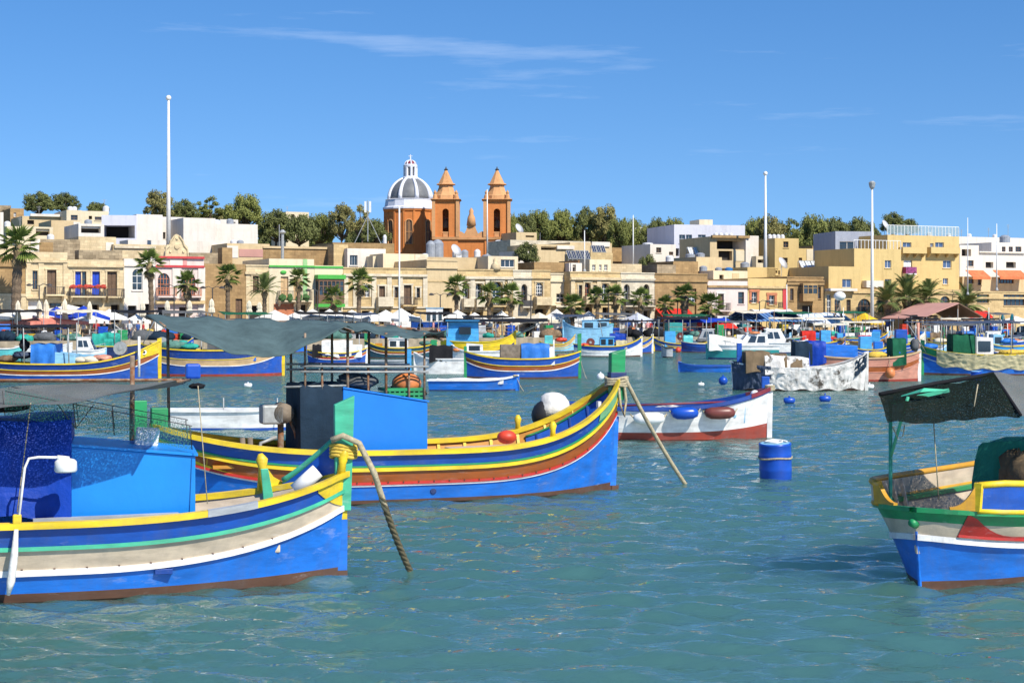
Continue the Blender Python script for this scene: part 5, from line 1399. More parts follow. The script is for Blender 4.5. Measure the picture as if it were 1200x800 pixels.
# yellow apartment block and its stone ground floor
h = House('long stone ground floor with arched brown windows under the yellow block', 966.3, 1126, 338, 0, 'lime_gold'); h.win(1005, 350, 1021, 367, 'frame_brown', arch=True, bars=(3, 1)); h.win(969, 345, 974, 367, 'frame_white', bars=(1, 2)); h.win(978, 351, 984, 366, 'frame_brown'); h.win(992, 351, 997, 366, 'frame_brown'); h.win(1029, 352, 1036, 366, 'frame_brown'); h.win(1102, 347, 1113, 356, 'frame_brown', arch=True); h.hollow(1060, 352, 1090, 372, 1.0); h.band(967, 338, 1000, 341, 'render_white', .8, 'canopy'); h.band(966, 342, 1126, 344, out=.15); h.done(False)
h = House('yellow apartment block with white framed windows and glass roof railing', 1040, 1124, 275, 3.0, 'render_yellow', thick=12, name='apartment_block', cat='apartment block')
for r4 in ((1058, 284, 1068, 295), (1096, 284, 1106, 295.5), (1090, 285, 1094, 291)): h.win(*r4, pane='blue_glass', bars=(1, 0))
for r4 in ((1105, 305, 1115, 314), (1105, 326, 1111, 333), (1058, 327, 1068, 336), (1041, 305, 1044.5, 314)): h.win(*r4, pane='blue_glass', bars=(1, 0))
h.door(1059, 305, 1069, 320, 'frame_white'); h.balcony(1057.5, 313, 1070, 320.5, rail='towel_mix', solid=True, slab='frame_white', out=.7); h.balcony(1053, 290, 1081, 295.8, rail='render_yellow', solid=True); h.balcony(1086, 290, 1120, 296, rail='render_yellow', solid=True)
rl = MB()
for i in range(22): xx = h.W * i / 21; rl.box(xx - .03, xx + .03, .05, .11, h.H + .002, h.H + 1.15)
rl.box(-.02, h.W, .05, .11, h.H + 1.15, h.H + 1.22); rl.build('roof_rail', ['frame_white'], h.root); MB().box(.05, h.W - .05, .07, .09, h.H + .1, h.H + 1.1).build('glass_panel', ['railing_glass'], h.root)
h.dish(1046, .7, 1.5, 1.2); h.tank(1108, 265); h.done(False, rooftop=False)
h = House('middle yellow wing stepped below the apartment block', 1001, 1056, 291, 1.4, 'render_yellow', thick=8, name='apartment_wing', cat='apartment block'); h.win(1037, 305, 1044.5, 314, pane='blue_glass', bars=(1, 0)); h.win(1037, 327, 1044.5, 336, pane='blue_glass', bars=(1, 0)); h.band(1010, 329, 1030, 337, 'render_white', .9, 'terrace_wall'); h.done(False)
rl = MB(); 
for i in range(14): xx = h.W * i / 13; rl.box(xx - .03, xx + .03, .05, .11, h.H + .002, h.H + 1.0)
rl.box(-.02, h.W, .05, .11, h.H + 1.0, h.H + 1.06); rl.build('roof_rail', ['frame_white'], h.root)
h = House('low yellow wing with a single window below the grey block', 971, 1009, 312, .9, 'render_yellow', thick=8, name='apartment_wing', cat='apartment block'); h.win(987, 327, 998, 337, pane='blue_glass', bars=(1, 0)); h.done(False)
h = House('modern block, shade painted grey blue on its front, with wide dark windows behind the yellow wings', 979, 1024, 271, 9.5, 'render_grey', thick=8, ang=10, name='apartment_block', cat='apartment block'); h.win(984, 283, 1002, 294, 'frame_white', bars=(1, 0)); h.win(985, 300, 999, 311, 'frame_white', bars=(2, 0)); h.band(979, 296, 1004, 299, 'render_white', .2); h.win(1008, 283, 1018, 291, 'frame_white', bars=(1, 0)); h.done(False)  # shade of the front is painted into its grey wall colour
h = House('tan shore house with terrace wall, orange tiled awnings and wide windows', 1126.3, 1240, 341, 0, 'lime_gold', thick=6); h.win(1145, 345, 1159, 355, 'frame_brown', bars=(3, 0)); h.win(1176, 345, 1201, 358, 'frame_brown', bars=(4, 0)); h.hollow(1130, 361, 1142, 374, .8); h.done()
h = House('tan upper storey set back behind a balustrade with orange tiled awnings', 1128, 1235, 324, 4.0, 'render_tan', thick=8); h.win(1135, 327, 1141, 332, 'frame_brown'); h.win(1146, 326, 1150, 334, 'frame_brown'); h.win(1170, 325, 1188, 332, 'frame_brown', bars=(4, 0)); h.awning(1131, 317, 1152, 325, 'tile_orange', 1.4, 'tiled_awning'); h.awning(1163, 317, 1196, 325, 'tile_orange', 1.4, 'tiled_awning'); h.done(False)
h = House('white terraced house with two dark openings above the orange awnings', 1146, 1230, 295, 13, 'render_white', thick=9); h.hollow(1155, 307, 1164, 314, .5); h.hollow(1179, 307, 1190.5, 314, .5); h.band(1146, 295, 1200, 296.5, out=.3); h.done(False)
h = House('small white roof storey with three dark windows', 1162, 1230, 284, 19, 'render_white', thick=7); h.win(1174, 289, 1178.5, 295, 'frame_brown'); h.win(1182, 289, 1187, 295, 'frame_brown'); h.win(1190, 289, 1197, 295, 'frame_brown'); h.tank(1195, 270, 1.2, 2.0, 'grey_tank'); h.done(False)
h = House('long low white roof house at the top right of town', 1118, 1260, 277, 32, 'render_white', thick=9); h.mast(1172, 266); h.mast(1140, 268); h.mast(1195, 262); h.tank(1152, 270); h.tank(1128, 270); h.tank(1182, 270); h.done(False)
h = House('white stepped house with open terrace beside the yellow block', 1124.5, 1147, 287, 10, 'render_white', thick=9); h.hollow(1127, 292, 1138, 300, 1.2); h.win(1133, 305, 1141, 312, 'frame_brown'); h.done(False)
# ---------------------------------------------------------------- the town behind: terraces, church, trees
def block(label, x0, x1, ytop, off, wall, thick=8, ang=None, feats=(), name='house', cat='house', cornice=False, zb=None):
    h = House(label, x0, x1, ytop, off, wall, thick, ang, name, cat, zb)
    for f in feats:
        getattr(h, f[0])(*f[1:])
    h.done(cornice)
    return h
surf('blue_tank', (0.03, 0.16, 0.40), rough=.4)
W4 = ('frame_white',); B4 = ('frame_brown',)
block('pale corner wall of a white house at the far left edge', -24, 4, 248, 26, 'render_white')
block('brown stone house on the left skyline', -20, 13, 240, 78, 'rubble', feats=[('hollow', 3, 246, 6, 252, .4)])
block('squat brown roof room beside the left skyline house', 12, 28, 244, 70, 'lime_brown', feats=[('win', 16, 249, 19, 254)])
block('long grey flat roofed house under the pine clump', 26, 84, 253, 62, 'render_tan', feats=[('band', 35, 251, 80, 254, 'render_white', .4, 'roof_edge'), ('hollow', 32, 258, 40, 263, .4), ('mast', 50, 240)])
block('cream house with a dark window and water tanks on the left skyline', 78, 96, 246, 58, 'render_cream', feats=[('win', 83, 252, 91, 258, 'frame_brown'), ('tank', 93, 240), ('tank', 88, 240, .6, 1.2)])
block('tan house with two small openings beside the grey terrace', 95, 127, 247, 66, 'render_cream', feats=[('hollow', 104, 253, 108, 257, .4), ('win', 111, 254, 119, 258, 'frame_brown'), ('mast', 127, 232), ('tank', 130, 243, .7, 1.6)])
block('tan terrace wall with white end panel in the old quarter', 60, 94, 258, 44, 'render_tan', feats=[('band', 86, 260, 94, 270, 'render_white', .06, 'panel')])
block('low dark roofed shed with solar heater frames', 8, 62, 265, 36, 'render_cream', feats=[('hollow', 42, 268, 58, 276, .8), ('tank', 14, 258, .6, 1.3), ('mast', 28, 252)])
block('pale wall with a grey flat awning below the white villa', 92, 122, 262, 30, 'render_white', feats=[('hollow', 95, 265, 118, 273, 1.2), ('tank', 110, 258, .7, 1.2, 'grey_tank')])
block('rubble stone house with wall tops crumbling above the balcony houses', 46, 94, 280, 12, 'rubble', 6, feats=[('band', 46, 284, 62, 300, 'lime_brown', .1, 'patch_wall'), ('hollow', 65, 269, 72, 277, .5) if False else ('tank', 66, 272, .6, 1.2)])
block('pale rubble wall with a blocked white door on the second terrace', 92, 136, 277, 14, 'lime_cream', 6, feats=[('band', 124, 284, 133, 294, 'render_white', .05, 'blocked_door'), ('band', 86, 290, 93, 300, 'render_white', .05, 'panel')])
block('cream terrace house behind the tall left palm', 20, 47, 281, 12, 'render_cream', 6, feats=[('band', 36, 280, 47, 295, 'render_white', .05, 'panel')])
block('low cream wall at the left edge of the second terrace', -30, 22, 287, 10, 'lime_cream', 4)
block('long cream roof wall stepping down under the white villa', 133, 196, 286, 13, 'lime_cream', 6, feats=[('band', 134, 288, 182, 291, 'lime_pale', .2)])
# white villa
h = House('white villa wing with a wide open shaded terrace', 119, 160, 252, 34, 'render_lilac', 10, 8, 'villa'); h.hollow(121, 264, 158, 279, 4.0); h.done(False)  # lilac wall tone paints the shade on this left-facing white wing
h = House('tall blank white villa block beside the flagpole', 160, 190.5, 251, 33, 'render_white', 10, 26, 'villa'); h.done(False)
h = House('recessed white villa link with two small dark windows', 189, 216, 254, 38, 'render_white', 8, 26, 'villa'); h.hollow(191, 272, 194, 280, .4); h.hollow(209, 273, 214, 279, .4); h.done(False)
h = House('broad blank white villa block in the centre of the terrace', 215, 252.5, 255, 32, 'render_white', 10, 26, 'villa'); h.done(False)
h = House('lower white villa wing with two roof tanks', 251, 302, 262, 36, 'render_white', 10, 26, 'villa'); h.tank(262, 257, .8, 1.2); h.tank(278, 255, .7, 1.4, 'grey_tank'); h.done(False)
block('white garden wall in front of the villa', 150, 265, 281, 22, 'render_white', 4)
block('white roof room with a small window behind the villa', 258, 279, 257, 60, 'render_white', feats=[('hollow', 273, 260, 276, 262, .3)])
block('rubble stone ruin wall behind the windowless shed', 222, 268, 296, 12, 'rubble', 5)
block('red walled terrace house with a white side panel', 266, 316, 285, 16, 'render_tan', 6, feats=[('band', 280, 292, 308, 301, 'roof_red', .06, 'painted_wall'), ('band', 266, 288, 279, 302, 'render_white', .05, 'panel'), ('tank', 283, 280, .6, 1.0), ('tank', 291, 280, .6, 1.0, 'grey_tank')])
block('long brown stone terrace behind the green trimmed house', 308, 394, 290, 16, 'lime_brown', 8, feats=[('band', 308, 289, 394, 291.5, 'render_tan', .15), ('mast', 334, 262, 2, .05, False)])
block('narrow pale stone house end beside the white roof room', 391, 408, 286, 14, 'lime_gold', 8)
block('white roof room with a grey barred window', 407, 452, 291, 13, 'render_white', 6, feats=[('win', 410, 299, 419, 311, 'grey_paint', 'glass', False, (2, 0))])
block('dull cream roof store stepping in front of the white roof room', 437, 452, 300, 11, 'render_cream', 5)
block('cream flat fronted roof house below the dome', 449, 501, 297, 9, 'render_cream', 6, feats=[('band', 486, 298, 500.5, 312, 'lime_pale', .05, 'side_panel')])
block('long stone roof terrace under the church', 390, 462, 284, 40, 'lime_brown', 8, feats=[('tank', 461, 278, .4, 2.0)])
block('roof deck with steel tanks and a big dish before the bell towers', 498, 575, 301, 15, 'render_tan', 8, feats=[('tank', 517, 280, .9, 3.0, 'grey_tank'), ('tank', 525, 280, 1.1, 3.2, 'grey_tank'), ('dish', 540, .8, 1.5, .8), ('tank', 548, 290, .9, 1.6), ('tank', 557, 290, .7, 1.7, 'grey_tank'), ('tank', 572, 290, .6, 1.8), ('tank', 510, 292, .7, 1.0), ('tank', 583, 292, .9, 1.0, 'grey_tank')])
block('tan roof house with a large glazed roof window', 572, 607, 300, 12, 'render_cream', 6, feats=[('win', 587, 304, 603, 313, 'frame_white', 'glass', False, (2, 0))])
block('grey white garden wall right of the church', 607, 628, 294, 44, 'render_white', 6)
block('small red stone house on the ridge right of the church', 605, 629, 272, 90, 'render_tan', feats=[('hollow', 616, 276, 626, 278, .6), ('dish', 611, .9, 1, .6)])
block('long pale stone terrace on the slope', 598, 692, 281, 64, 'lime_pale', 8, feats=[('mast', 640, 272, 2, .03, False)])
block('tan house with a wide shaded loggia and white parapet', 624, 690, 286, 44, 'render_tan', 8, feats=[('hollow', 634, 289, 652, 293, 1.5), ('band', 652, 288, 672, 292, 'render_white', .3, 'parapet')])
block('white fronted house on the slope with brown end walls', 668, 717, 284, 48, 'render_tan', 8, feats=[('band', 693, 283.5, 714, 289, 'render_white', .2, 'parapet'), ('hollow', 676, 290, 688, 296, .8)])
block('brown rubble house below the solar panels', 626, 671, 307, 11, 'lime_brown', 6, feats=[('win', 670, 309, 676, 318, 'frame_brown')])
block('white roof store with a dark window below the solar panels', 667, 682, 308, 10, 'render_white', 5, feats=[('hollow', 671, 310, 675, 318, .4)])
block('red brown roof wall beside the flagpole', 676, 692, 304, 12, 'terracotta_wall', 5) if False else block('red brown roof wall beside the flagpole', 678, 692, 305, 12, 'church_stone', 5)
block('cream roof house with three small windows and a hedge', 691, 716, 304, 9.5, 'render_cream', 5, feats=[('win', 694, 310, 698, 317), ('win', 702, 310, 705, 317), ('win', 708, 310, 712, 317)])
block('tan roof house with planters and a slanting stair wall', 715, 752, 309, 11, 'lime_cream', 5)
block('gold stone house with blank front right of the solar panels', 692, 718, 296, 24, 'lime_gold', 7)
block('brown wall of the tan house on the upper slope', 714, 737, 290, 50, 'lime_brown', 8)
block('sunlit tan wall on the upper slope', 735, 764, 290, 49, 'render_tan', 8, feats=[('band', 743, 299, 762, 306, 'render_lilac', .1, 'garden_wall')])
block('white dome roofed house with one dark square window', 762, 792, 286, 40, 'render_white', 8, feats=[('win', 769, 290, 775, 296, 'frame_brown'), ('win', 784, 295, 789, 299, 'frame_brown'), ('tank', 772, 282, 1.2, .8)])
h = House('large white modern house with long dark strip windows', 790, 873, 263, 42, 'render_lilac', 12, 14, 'villa'); h.win(796, 275, 803, 285, 'grey_paint'); h.win(804, 275, 811, 285, 'grey_paint'); h.win(818, 275, 827, 281, 'grey_paint'); h.hollow(790.5, 291, 796, 300, .6); h.win(797, 291, 802, 300); h.box(828, 256, 844, 263, 'render_cream', 3, 7); h.done(False)  # white front toned lilac, its shade painted into the wall
h = House('tan house with a deep glazed roof terrace and twin tanks', 832, 877, 277, 26, 'render_tan', 10, 18, 'villa'); h.hollow(840, 280, 875, 292, 2.5); h.hollow(842, 294, 858, 305, .8); h.band(833, 276, 877, 279, 'lime_brown', .5, 'roof_slab'); h.band(860, 293.5, 873, 306, 'render_cream', .06, 'panel')
for xx in (850, 856, 862, 868): h.tank(xx, 270, .5, 1.2)
h.done(False)
h = House('tall narrow bright white house side wall', 874, 889, 276, 25, 'render_white', 8, 30, 'villa'); h.done(False)
block('grey tan blank roof house left of the tall white wall', 816, 846, 301, 14, 'render_tan', 6, feats=[('tank', 824, 296, 1.0, 1.0, 'grey_tank'), ('tank', 836, 296, .9, 1.2, 'grey_tank')])
block('brown rubble roof wall with rounded back', 789, 818, 306, 11, 'lime_brown', 6, feats=[('tank', 800, 300, .8, 1.4, 'water_tank')])
block('brown terrace with plants behind the stone store', 770, 792, 310, 10, 'rubble', 5)
block('cream roof storey with a small dark window above the white and lilac house', 836, 876, 317, 8, 'render_cream', 6, feats=[('hollow', 843, 322, 848, 327, .4), ('hollow', 831, 322, 835, 326, .4) if False else ('band', 858, 320, 866, 328, 'render_tan', .05, 'panel'), ('tank', 840, 310, .8, 1.2, 'grey_tank'), ('tank', 858, 312, .7, 1.0, 'grey_tank'), ('tank', 870, 310, .8, 1.0, 'blue_tank')])
block('yellow tan roof house with a scroll parapet', 876, 912, 313, 9, 'render_yellow', 6, feats=[('hollow', 909, 316, 911, 320, .3), ('tank', 889, 307, .9, 1.3, 'grey_tank')])
block('low cream shed behind the white pole', 886, 912, 300, 24, 'render_cream', 6, feats=[('hollow', 888, 304, 896, 308, .8)])
h = House('tall yellow tower house with two square windows and roof tanks', 908, 936, 279, 22, 'render_yellow', 9, 20, 'tower_house'); h.win(918, 283, 924, 290, 'frame_brown'); h.win(917, 302, 923, 308, 'frame_brown')
for xx in (915, 920, 925, 930): h.tank(xx, 276, .45, 1.2)
h.done(False)
h = House('yellow annexe with a dark door beside the tower house', 931, 955, 291, 25, 'render_yellow', 8, 20); h.door(932, 302, 940, 314); h.band(945, 292, 954.5, 306, 'render_cream', .06, 'panel'); h.done(False)  # paler panel paints the sunlit right face of the annexe
block('yellow roof wall with dark window and dish under the tower house', 899, 936, 314, 9, 'render_yellow', 6, feats=[('win', 909, 317, 914, 322, 'frame_brown'), ('dish', 922, .8, 1, .6)])
block('tan house carrying the long white solar heater', 934, 977, 317, 8.5, 'render_tan', 6, feats=[('hollow', 945, 319, 950, 324, .4)])
block('small brown hillside hut between trees', 952, 978, 288, 46, 'lime_brown', 6, feats=[('hollow', 958, 292, 964, 297, .5)])
block('weathered stone roof store below the hillside hut', 955, 980, 296, 34, 'lime_cream', 6)
block('pale house on the ridge among the left trees', 335, 362, 248, 118, 'render_cream', 8, feats=[('hollow', 341, 251, 345, 260, .5), ('hollow', 350, 252, 358, 254, .5), ('mast', 342, 241)])
block('white wall showing through the ridge trees', 735, 764, 266, 150, 'render_white', 6)

def solar(label, x0, x1, y0, y1, off, n, mat='solar_cell', tilt=.5, frame='galv'):
    p = on_row((x0 + x1) / 2, off); d = p.y
    w = (x1 - x0) / FP * d; hh = (y1 - y0) / FP * d
    rt = empty('solar_array', (p.x, p.y, gz(y1, d)), ROW_A * .6, label, 'solar panels')
    for i in range(n):
        a = -w / 2 + w * i / n; c = a + w / n - .08
        o = MB().hexa([(a, -hh * tilt, 0), (c, -hh * tilt, 0), (c, hh * tilt, hh), (a, hh * tilt, hh), (a, -hh * tilt - .05, .05), (c, -hh * tilt - .05, .05), (c, hh * tilt - .05, hh + .05), (a, hh * tilt - .05, hh + .05)]).build('panel', [mat], rt)
        m = MB(); m.bar((a, -hh * tilt - .07, .05), (c, -hh * tilt - .07, .05), .06); m.bar((a, hh * tilt - .07, hh + .05), (c, hh * tilt - .07, hh + .05), .06)
        for xx in (a + .03, (a + c) / 2, c - .03): m.bar((xx, -hh * tilt - .07, .06), (xx, hh * tilt - .07, hh + .06), .05)
        m.build('panel_frame', [frame], o)
    m = MB()
    for i in range(n + 1):
        a = -w / 2 + w * i / n - .04; m.bar((a, hh * tilt, -1.5), (a, hh * tilt, hh), .06); m.bar((a, -hh * tilt, -1.5), (a, -hh * tilt, 0), .06)
    m.build('stand', [frame], rt)
solar('row of dark blue solar panels on the roof left of the flagpole', 664, 692, 294, 304, 16, 5)
solar('second row of dark solar panels tilted above the gold stone house', 693, 710, 288, 296, 27, 3)
solar('long white framed solar heater panel above the carved balcony house', 936, 974, 306, 316, 11, 5, 'polycarb')
solar('pale solar panels on the roof of the white modern house', 806, 826, 290, 299, 30, 3, 'polycarb')

# ---------------------------------------------------------------- church
def church():
    d = 300.0
    zg = gz(318, d)
    c = at(481, 300, d)
    rt = empty('church', (c.x, d, zg), R(0), 'orange parish church with grey ribbed dome and twin bell towers', 'church')
    def lx(x): return gx(x, d) - c.x
    def lz(y): return gz(y, d) - zg
    k = d / FP
    # drum
    r = 30.5 * k; n = 16
    zb, zt = lz(300), lz(246)
    drum = MB().lathe([(r * 1.02, zb - 3), (r * 1.02, zb + .6), (r, zb + .7), (r, zt - .5), (r * 1.04, zt - .35), (r * 1.06, zt)], n, a0=math.pi / n).build('drum', ['church_orange'], rt)
    for j in range(n):
        a = 2 * math.pi * j / n - math.pi / 2
        if math.sin(a) > .35: continue
        ca, sa = math.cos(a), math.sin(a)
        ra = r * math.cos(math.pi / n)
        def Q(t, out, z): return (ca * (ra + out) - sa * t, sa * (ra + out) + ca * t, z)
        if j % 2 == 0 or True:
            w = .55 if j % 2 == 0 else 0
            if w:
                z0, z1 = zb + 1.9, zt - 1.9
                win = MB()
                pts = [(-w, z0), (w, z0), (w, z1 - w)] + [(w * math.cos(t * math.pi / 8), z1 - w + w * math.sin(t * math.pi / 8)) for t in range(1, 8)] + [(-w, z1 - w)]
                win.face([Q(p[0], .03, p[1]) for p in pts]); o = win.build('drum_window', ['door_brown'], drum)
                fr = MB()
                full = pts + [pts[0]]
                fr.tube([Q(p[0] * 1.12, .10, p[1]) for p in full], .13, 6); fr.tube([Q(0, .07, z0), Q(0, .07, z1)], .06, 5); fr.tube([Q(-w, .07, (z0 + z1) / 2), Q(w, .07, (z0 + z1) / 2)], .05, 5)
                fr.build('window_frame', ['church_stone'], o)
        p = MB(); cs, sn = math.cos(a + math.pi / n), math.sin(a + math.pi / n)
        def Q2(t, out, z): return (cs * (r + out) - sn * t, sn * (r + out) + cs * t, z)
        p.hexa([Q2(-.16, -.15, zb + .7), Q2(-.16, .12, zb + .7), Q2(.16, .12, zb + .7), Q2(.16, -.15, zb + .7), Q2(-.16, -.15, zt - .4), Q2(-.16, .12, zt - .4), Q2(.16, .12, zt - .4), Q2(.16, -.15, zt - .4)])
        p.build('pilaster', ['church_orange'], drum)
    # white parapet ring, grey dome, white ribs, lantern
    z1 = lz(234)
    MB().lathe([(r * 1.07, zt), (r * 1.07, zt + .3), (r * 1.0, zt + .5), (r * .96, z1 - .2), (r * .98, z1 - .1), (r * .92, z1)], 16, a0=math.pi / 16).build('dome_parapet', ['dome_white'], rt)
    rd = 25.5 * k; zd = lz(214)
    hd = zd - z1 + .9
    prof = [(rd * math.cos(t * math.pi / 2 / 10), z1 + hd * math.sin(t * math.pi / 2 / 10)) for t in range(0, 9)]
    dome = MB().lathe(prof, 32).build('dome', ['lead_grey'], rt, smooth=True)
    for j in range(8):
        a = 2 * math.pi * j / 8 + math.pi / 8 * .9
        MB().tube([((q[0] + .02) * math.cos(a), (q[0] + .02) * math.sin(a), q[1] + .03) for q in prof], [.42 - .025 * i for i in range(len(prof))], 6).build('dome_rib', ['dome_white'], dome, smooth=True)
    zl0 = prof[-1][1] - .3; zl1 = lz(196); rl = 8.0 * k
    MB().lathe([(rl * 1.25, zl0 - .2), (rl * 1.2, zl0 + .5), (rl * .9, zl0 + .7)], 16).build('lantern_base', ['dome_white'], rt)
    lan = MB().lathe([(rl * .62, zl0 + .6), (rl * .62, zl1)], 12).build('lantern', ['dark_room'], rt)
    for j in range(8):
        a = 2 * math.pi * j / 8 + .2
        MB().tube([(rl * .85 * math.cos(a), rl * .85 * math.sin(a), zl0 + .6), (rl * .85 * math.cos(a), rl * .85 * math.sin(a), zl1)], .27, 6).build('column', ['dome_white'], lan)
    MB().lathe([(rl * 1.02, zl1), (rl * 1.05, zl1 + .35), (rl * .85, zl1 + .5)], 16).build('lantern_cornice', ['dome_white'], rt)
    zc = zl1 + .5; hc = lz(188) - zc
    pr = [(rl * .80 * math.cos(t * math.pi / 2 / 6), zc + hc * math.sin(t * math.pi / 2 / 6)) for t in range(6)]
    cap = MB().lathe(pr, 16).build('lantern_cap', ['dark_red'], rt, smooth=True)
    for j in range(8):
        a = 2 * math.pi * j / 8 + .2
        MB().tube([(q[0] * math.cos(a), q[0] * math.sin(a), q[1]) for q in pr], .12, 5).build('cap_rib', ['dome_white'], cap)
    m = MB().tube([(0, 0, zc + hc - .3), (0, 0, lz(181))], [.2, .06], 6); m.bar((-.35, 0, lz(183)), (.35, 0, lz(183)), .09); m.build('cross', ['dome_white'], rt)
    # towers
    def tower(xc, y0):
        w = 15.0 * k
        cx = lx(xc); z0, z1 = lz(318), lz(240)
        hw = w * .90
        zo0, zo1 = lz(276), lz(249)
        aw = 3.6 * k
        def ring(zs, rs, nm, mat, n=4, a0=math.pi / 4):
            f8 = math.sqrt(2) if n == 4 else 1.0
            return MB().lathe([(r_ * f8, z) for r_, z in zip(rs, zs)], n, (cx, y0, 0), a0=a0).build(nm, [mat], rt)
        ring([z0, lz(284.2)], [hw * 1.03, hw * 1.03], 'tower_base', 'church_orange'); ring([lz(284), lz(281)], [hw * 1.12, hw * 1.14], 'tower_cornice', 'church_stone')
        # belfry stage: four corner piers, arched openings, bell
        pw = hw - aw
        for sx in (-1, 1):
            for sy in (-1, 1):
                MB().box(cx + sx * (aw + pw / 2) - pw / 2, cx + sx * (aw + pw / 2) + pw / 2, y0 + sy * (aw + pw / 2) - pw / 2, y0 + sy * (aw + pw / 2) + pw / 2, lz(281), z1).build('pier', ['church_orange'], rt)
                MB().box(cx + sx * hw - .28, cx + sx * hw + .28, y0 + sy * hw - .28, y0 + sy * hw + .28, lz(280.8), z1).build('pilaster', ['church_stone'], rt)
        for (ax, ay) in ((0, -1), (0, 1), (1, 0), (-1, 0)):
            ar = MB(); nseg = 8
            for sg in (-1, 1):
                pts = [(sg * aw, z1), (0, z1)] + [(sg * aw * math.sin(t * math.pi / 2 / nseg), zo1 - aw + aw * math.cos(t * math.pi / 2 / nseg)) for t in range(nseg + 1)]
                if ax == 0:
                    ar.prism([(cx + p[0], p[1]) for p in pts], 'y', y0 + ay * (hw - .5), y0 + ay * (hw - .02))
                else:
                    ar.prism([(y0 + p[0], p[1]) for p in pts], 'x', cx + ax * (hw - .5), cx + ax * (hw - .02))
            ar.build('arch', ['church_orange'], rt)
            if ay == 1: MB().box(cx - aw, cx + aw, y0 + hw - .6, y0 + hw - .52, lz(281), z1).build('back_wall', ['church_stone'], rt)
            bl = MB()
            for i in range(6):
                t = -aw + .15 + (2 * aw - .3) * i / 5
                pp = (cx + t, y0 + ay * (hw - .25)) if ax == 0 else (cx + ax * (hw - .25), y0 + t)
                bl.tube([(pp[0], pp[1], lz(280.8)), (pp[0], pp[1], lz(276.5))], .09, 6)
            if ax == 0: bl.box(cx - aw, cx + aw, y0 + ay * (hw - .25) - .12, y0 + ay * (hw - .25) + .12, lz(276.5), lz(275))
            else: bl.box(cx + ax * (hw - .25) - .12, cx + ax * (hw - .25) + .12, y0 - aw, y0 + aw, lz(276.5), lz(275))
            bl.build('balustrade', ['church_stone'], rt)
        MB().lathe([(.75, zo0 + .8), (.62, zo0 + 1.2), (.42, zo0 + 1.9), (.3, zo0 + 2.2), (.08, zo0 + 2.4)], 14, (cx, y0, 0)).build('bell', ['bronze'], rt, smooth=True)
        MB().bar((cx - aw, y0, zo0 + 2.5), (cx + aw, y0, zo0 + 2.5), .2).build('bell_beam', ['frame_brown'], rt)
        MB().box(cx - hw + .1, cx + hw - .1, y0 - hw + .1, y0 + hw - .1, z1 - .3, z1 - .02).build('ceiling', ['church_orange'], rt)
        ring([z1, lz(238.5), lz(238)], [hw * 1.1, hw * 1.28, hw * 1.2], 'tower_cornice', 'church_stone')
        ring([lz(238), lz(234), lz(233), lz(229), lz(224), lz(222)], [hw * 1.12, hw * 1.08, hw * .96, hw * .78, hw * .64, hw * .62], 'spire_base', 'church_stone', 8, math.pi / 8)
        for a in range(4):
            t = a * math.pi / 2 + math.pi / 4
            MB().lathe([(.45, 0), (.35, .6), (.2, .8), (.28, 1.1), (.05, 1.5)], 8, (cx + hw * 1.25 * math.cos(t), y0 + hw * 1.25 * math.sin(t), lz(238))).build('urn', ['church_stone'], rt)
        ring([lz(222), lz(221), lz(220)], [hw * .66, hw * .86, hw * .78], 'spire_cornice', 'church_stone', 8, math.pi / 8)
        ring([lz(220), lz(204)], [hw * .68, hw * .08], 'spire', 'church_stone', 8, math.pi / 8)
        MB().lathe([(.1, lz(206)), (.38, lz(204)), (.12, lz(202.5)), (.05, lz(200.5))], 8, (cx, y0, 0)).build('finial', ['iron'], rt)
    tower(525, -9.0); tower(583, -9.0)
    # front between the towers
    w = 15.0 * k * .9
    x0, x1 = lx(525) + w, lx(583) - w
    MB().box(x0 - .1, x1 + .1, -9.0 - w + .15, -9.0 + w, lz(318), lz(284)).build('nave_front', ['church_orange'], rt)
    MB().box(x0, x1, -9.0 - w - .25, -9.0 + w, lz(284), lz(281.5)).build('front_cornice', ['church_stone'], rt)
    xm = (x0 + x1) / 2; ww = (x1 - x0) / 2
    ped = [(-1, 0), (-1, 1.0), (-.72, 1.0), (-.5, .65), (-.36, 1.3), (-.28, 2.0), (.28, 2.0), (.36, 1.3), (.5, .65), (.72, 1.0), (1, 1.0), (1, 0)]
    zc = lz(281.5)
    MB().prism([(xm + p[0] * ww, zc + p[1]) for p in ped], 'y', -9.0 - w, -9.0 - w + .8).build('pediment', ['church_stone'], rt)
    MB().tube([(xm, -9 - w + .4, zc + 2.0), (xm, -9 - w + .4, zc + 3.4), (xm, -9 - w + .4, zc + 4.0), (xm, -9 - w + .4, zc + 4.5), (xm, -9 - w + .4, zc + 5.0)], [.85, .65, .35, .4, .1], 10).build('statue', ['church_stone'], rt, smooth=True)
    o = MB().lathe([(1.0, -.08), (1.05, 0), (.9, .05)], 20).build('clock_face', ['dome_white'], rt); o.location = (lx(585.5), -9.0 - w * 1.03 - .1, lz(291)); o.rotation_euler = (R(90), 0, 0)
    hnd = MB(); hnd.bar((0, 0, .07), (0, .7, .07), .08, .03); hnd.bar((0, 0, .07), (.45, -.2, .07), .08, .03); hnd.build('clock_hands', ['iron'], o)
    MB().box(lx(446), lx(520), -3, 10, lz(330), lz(300)).build('transept', ['church_stone'], rt)
    MB().box(lx(443), lx(523), -4, 11, lz(300.2), lz(297.5)).build('transept_cornice', ['church_stone'], rt)
surf('bronze', (0.10, 0.13, 0.10), rough=.6, metal=.4, var=.3)
church()

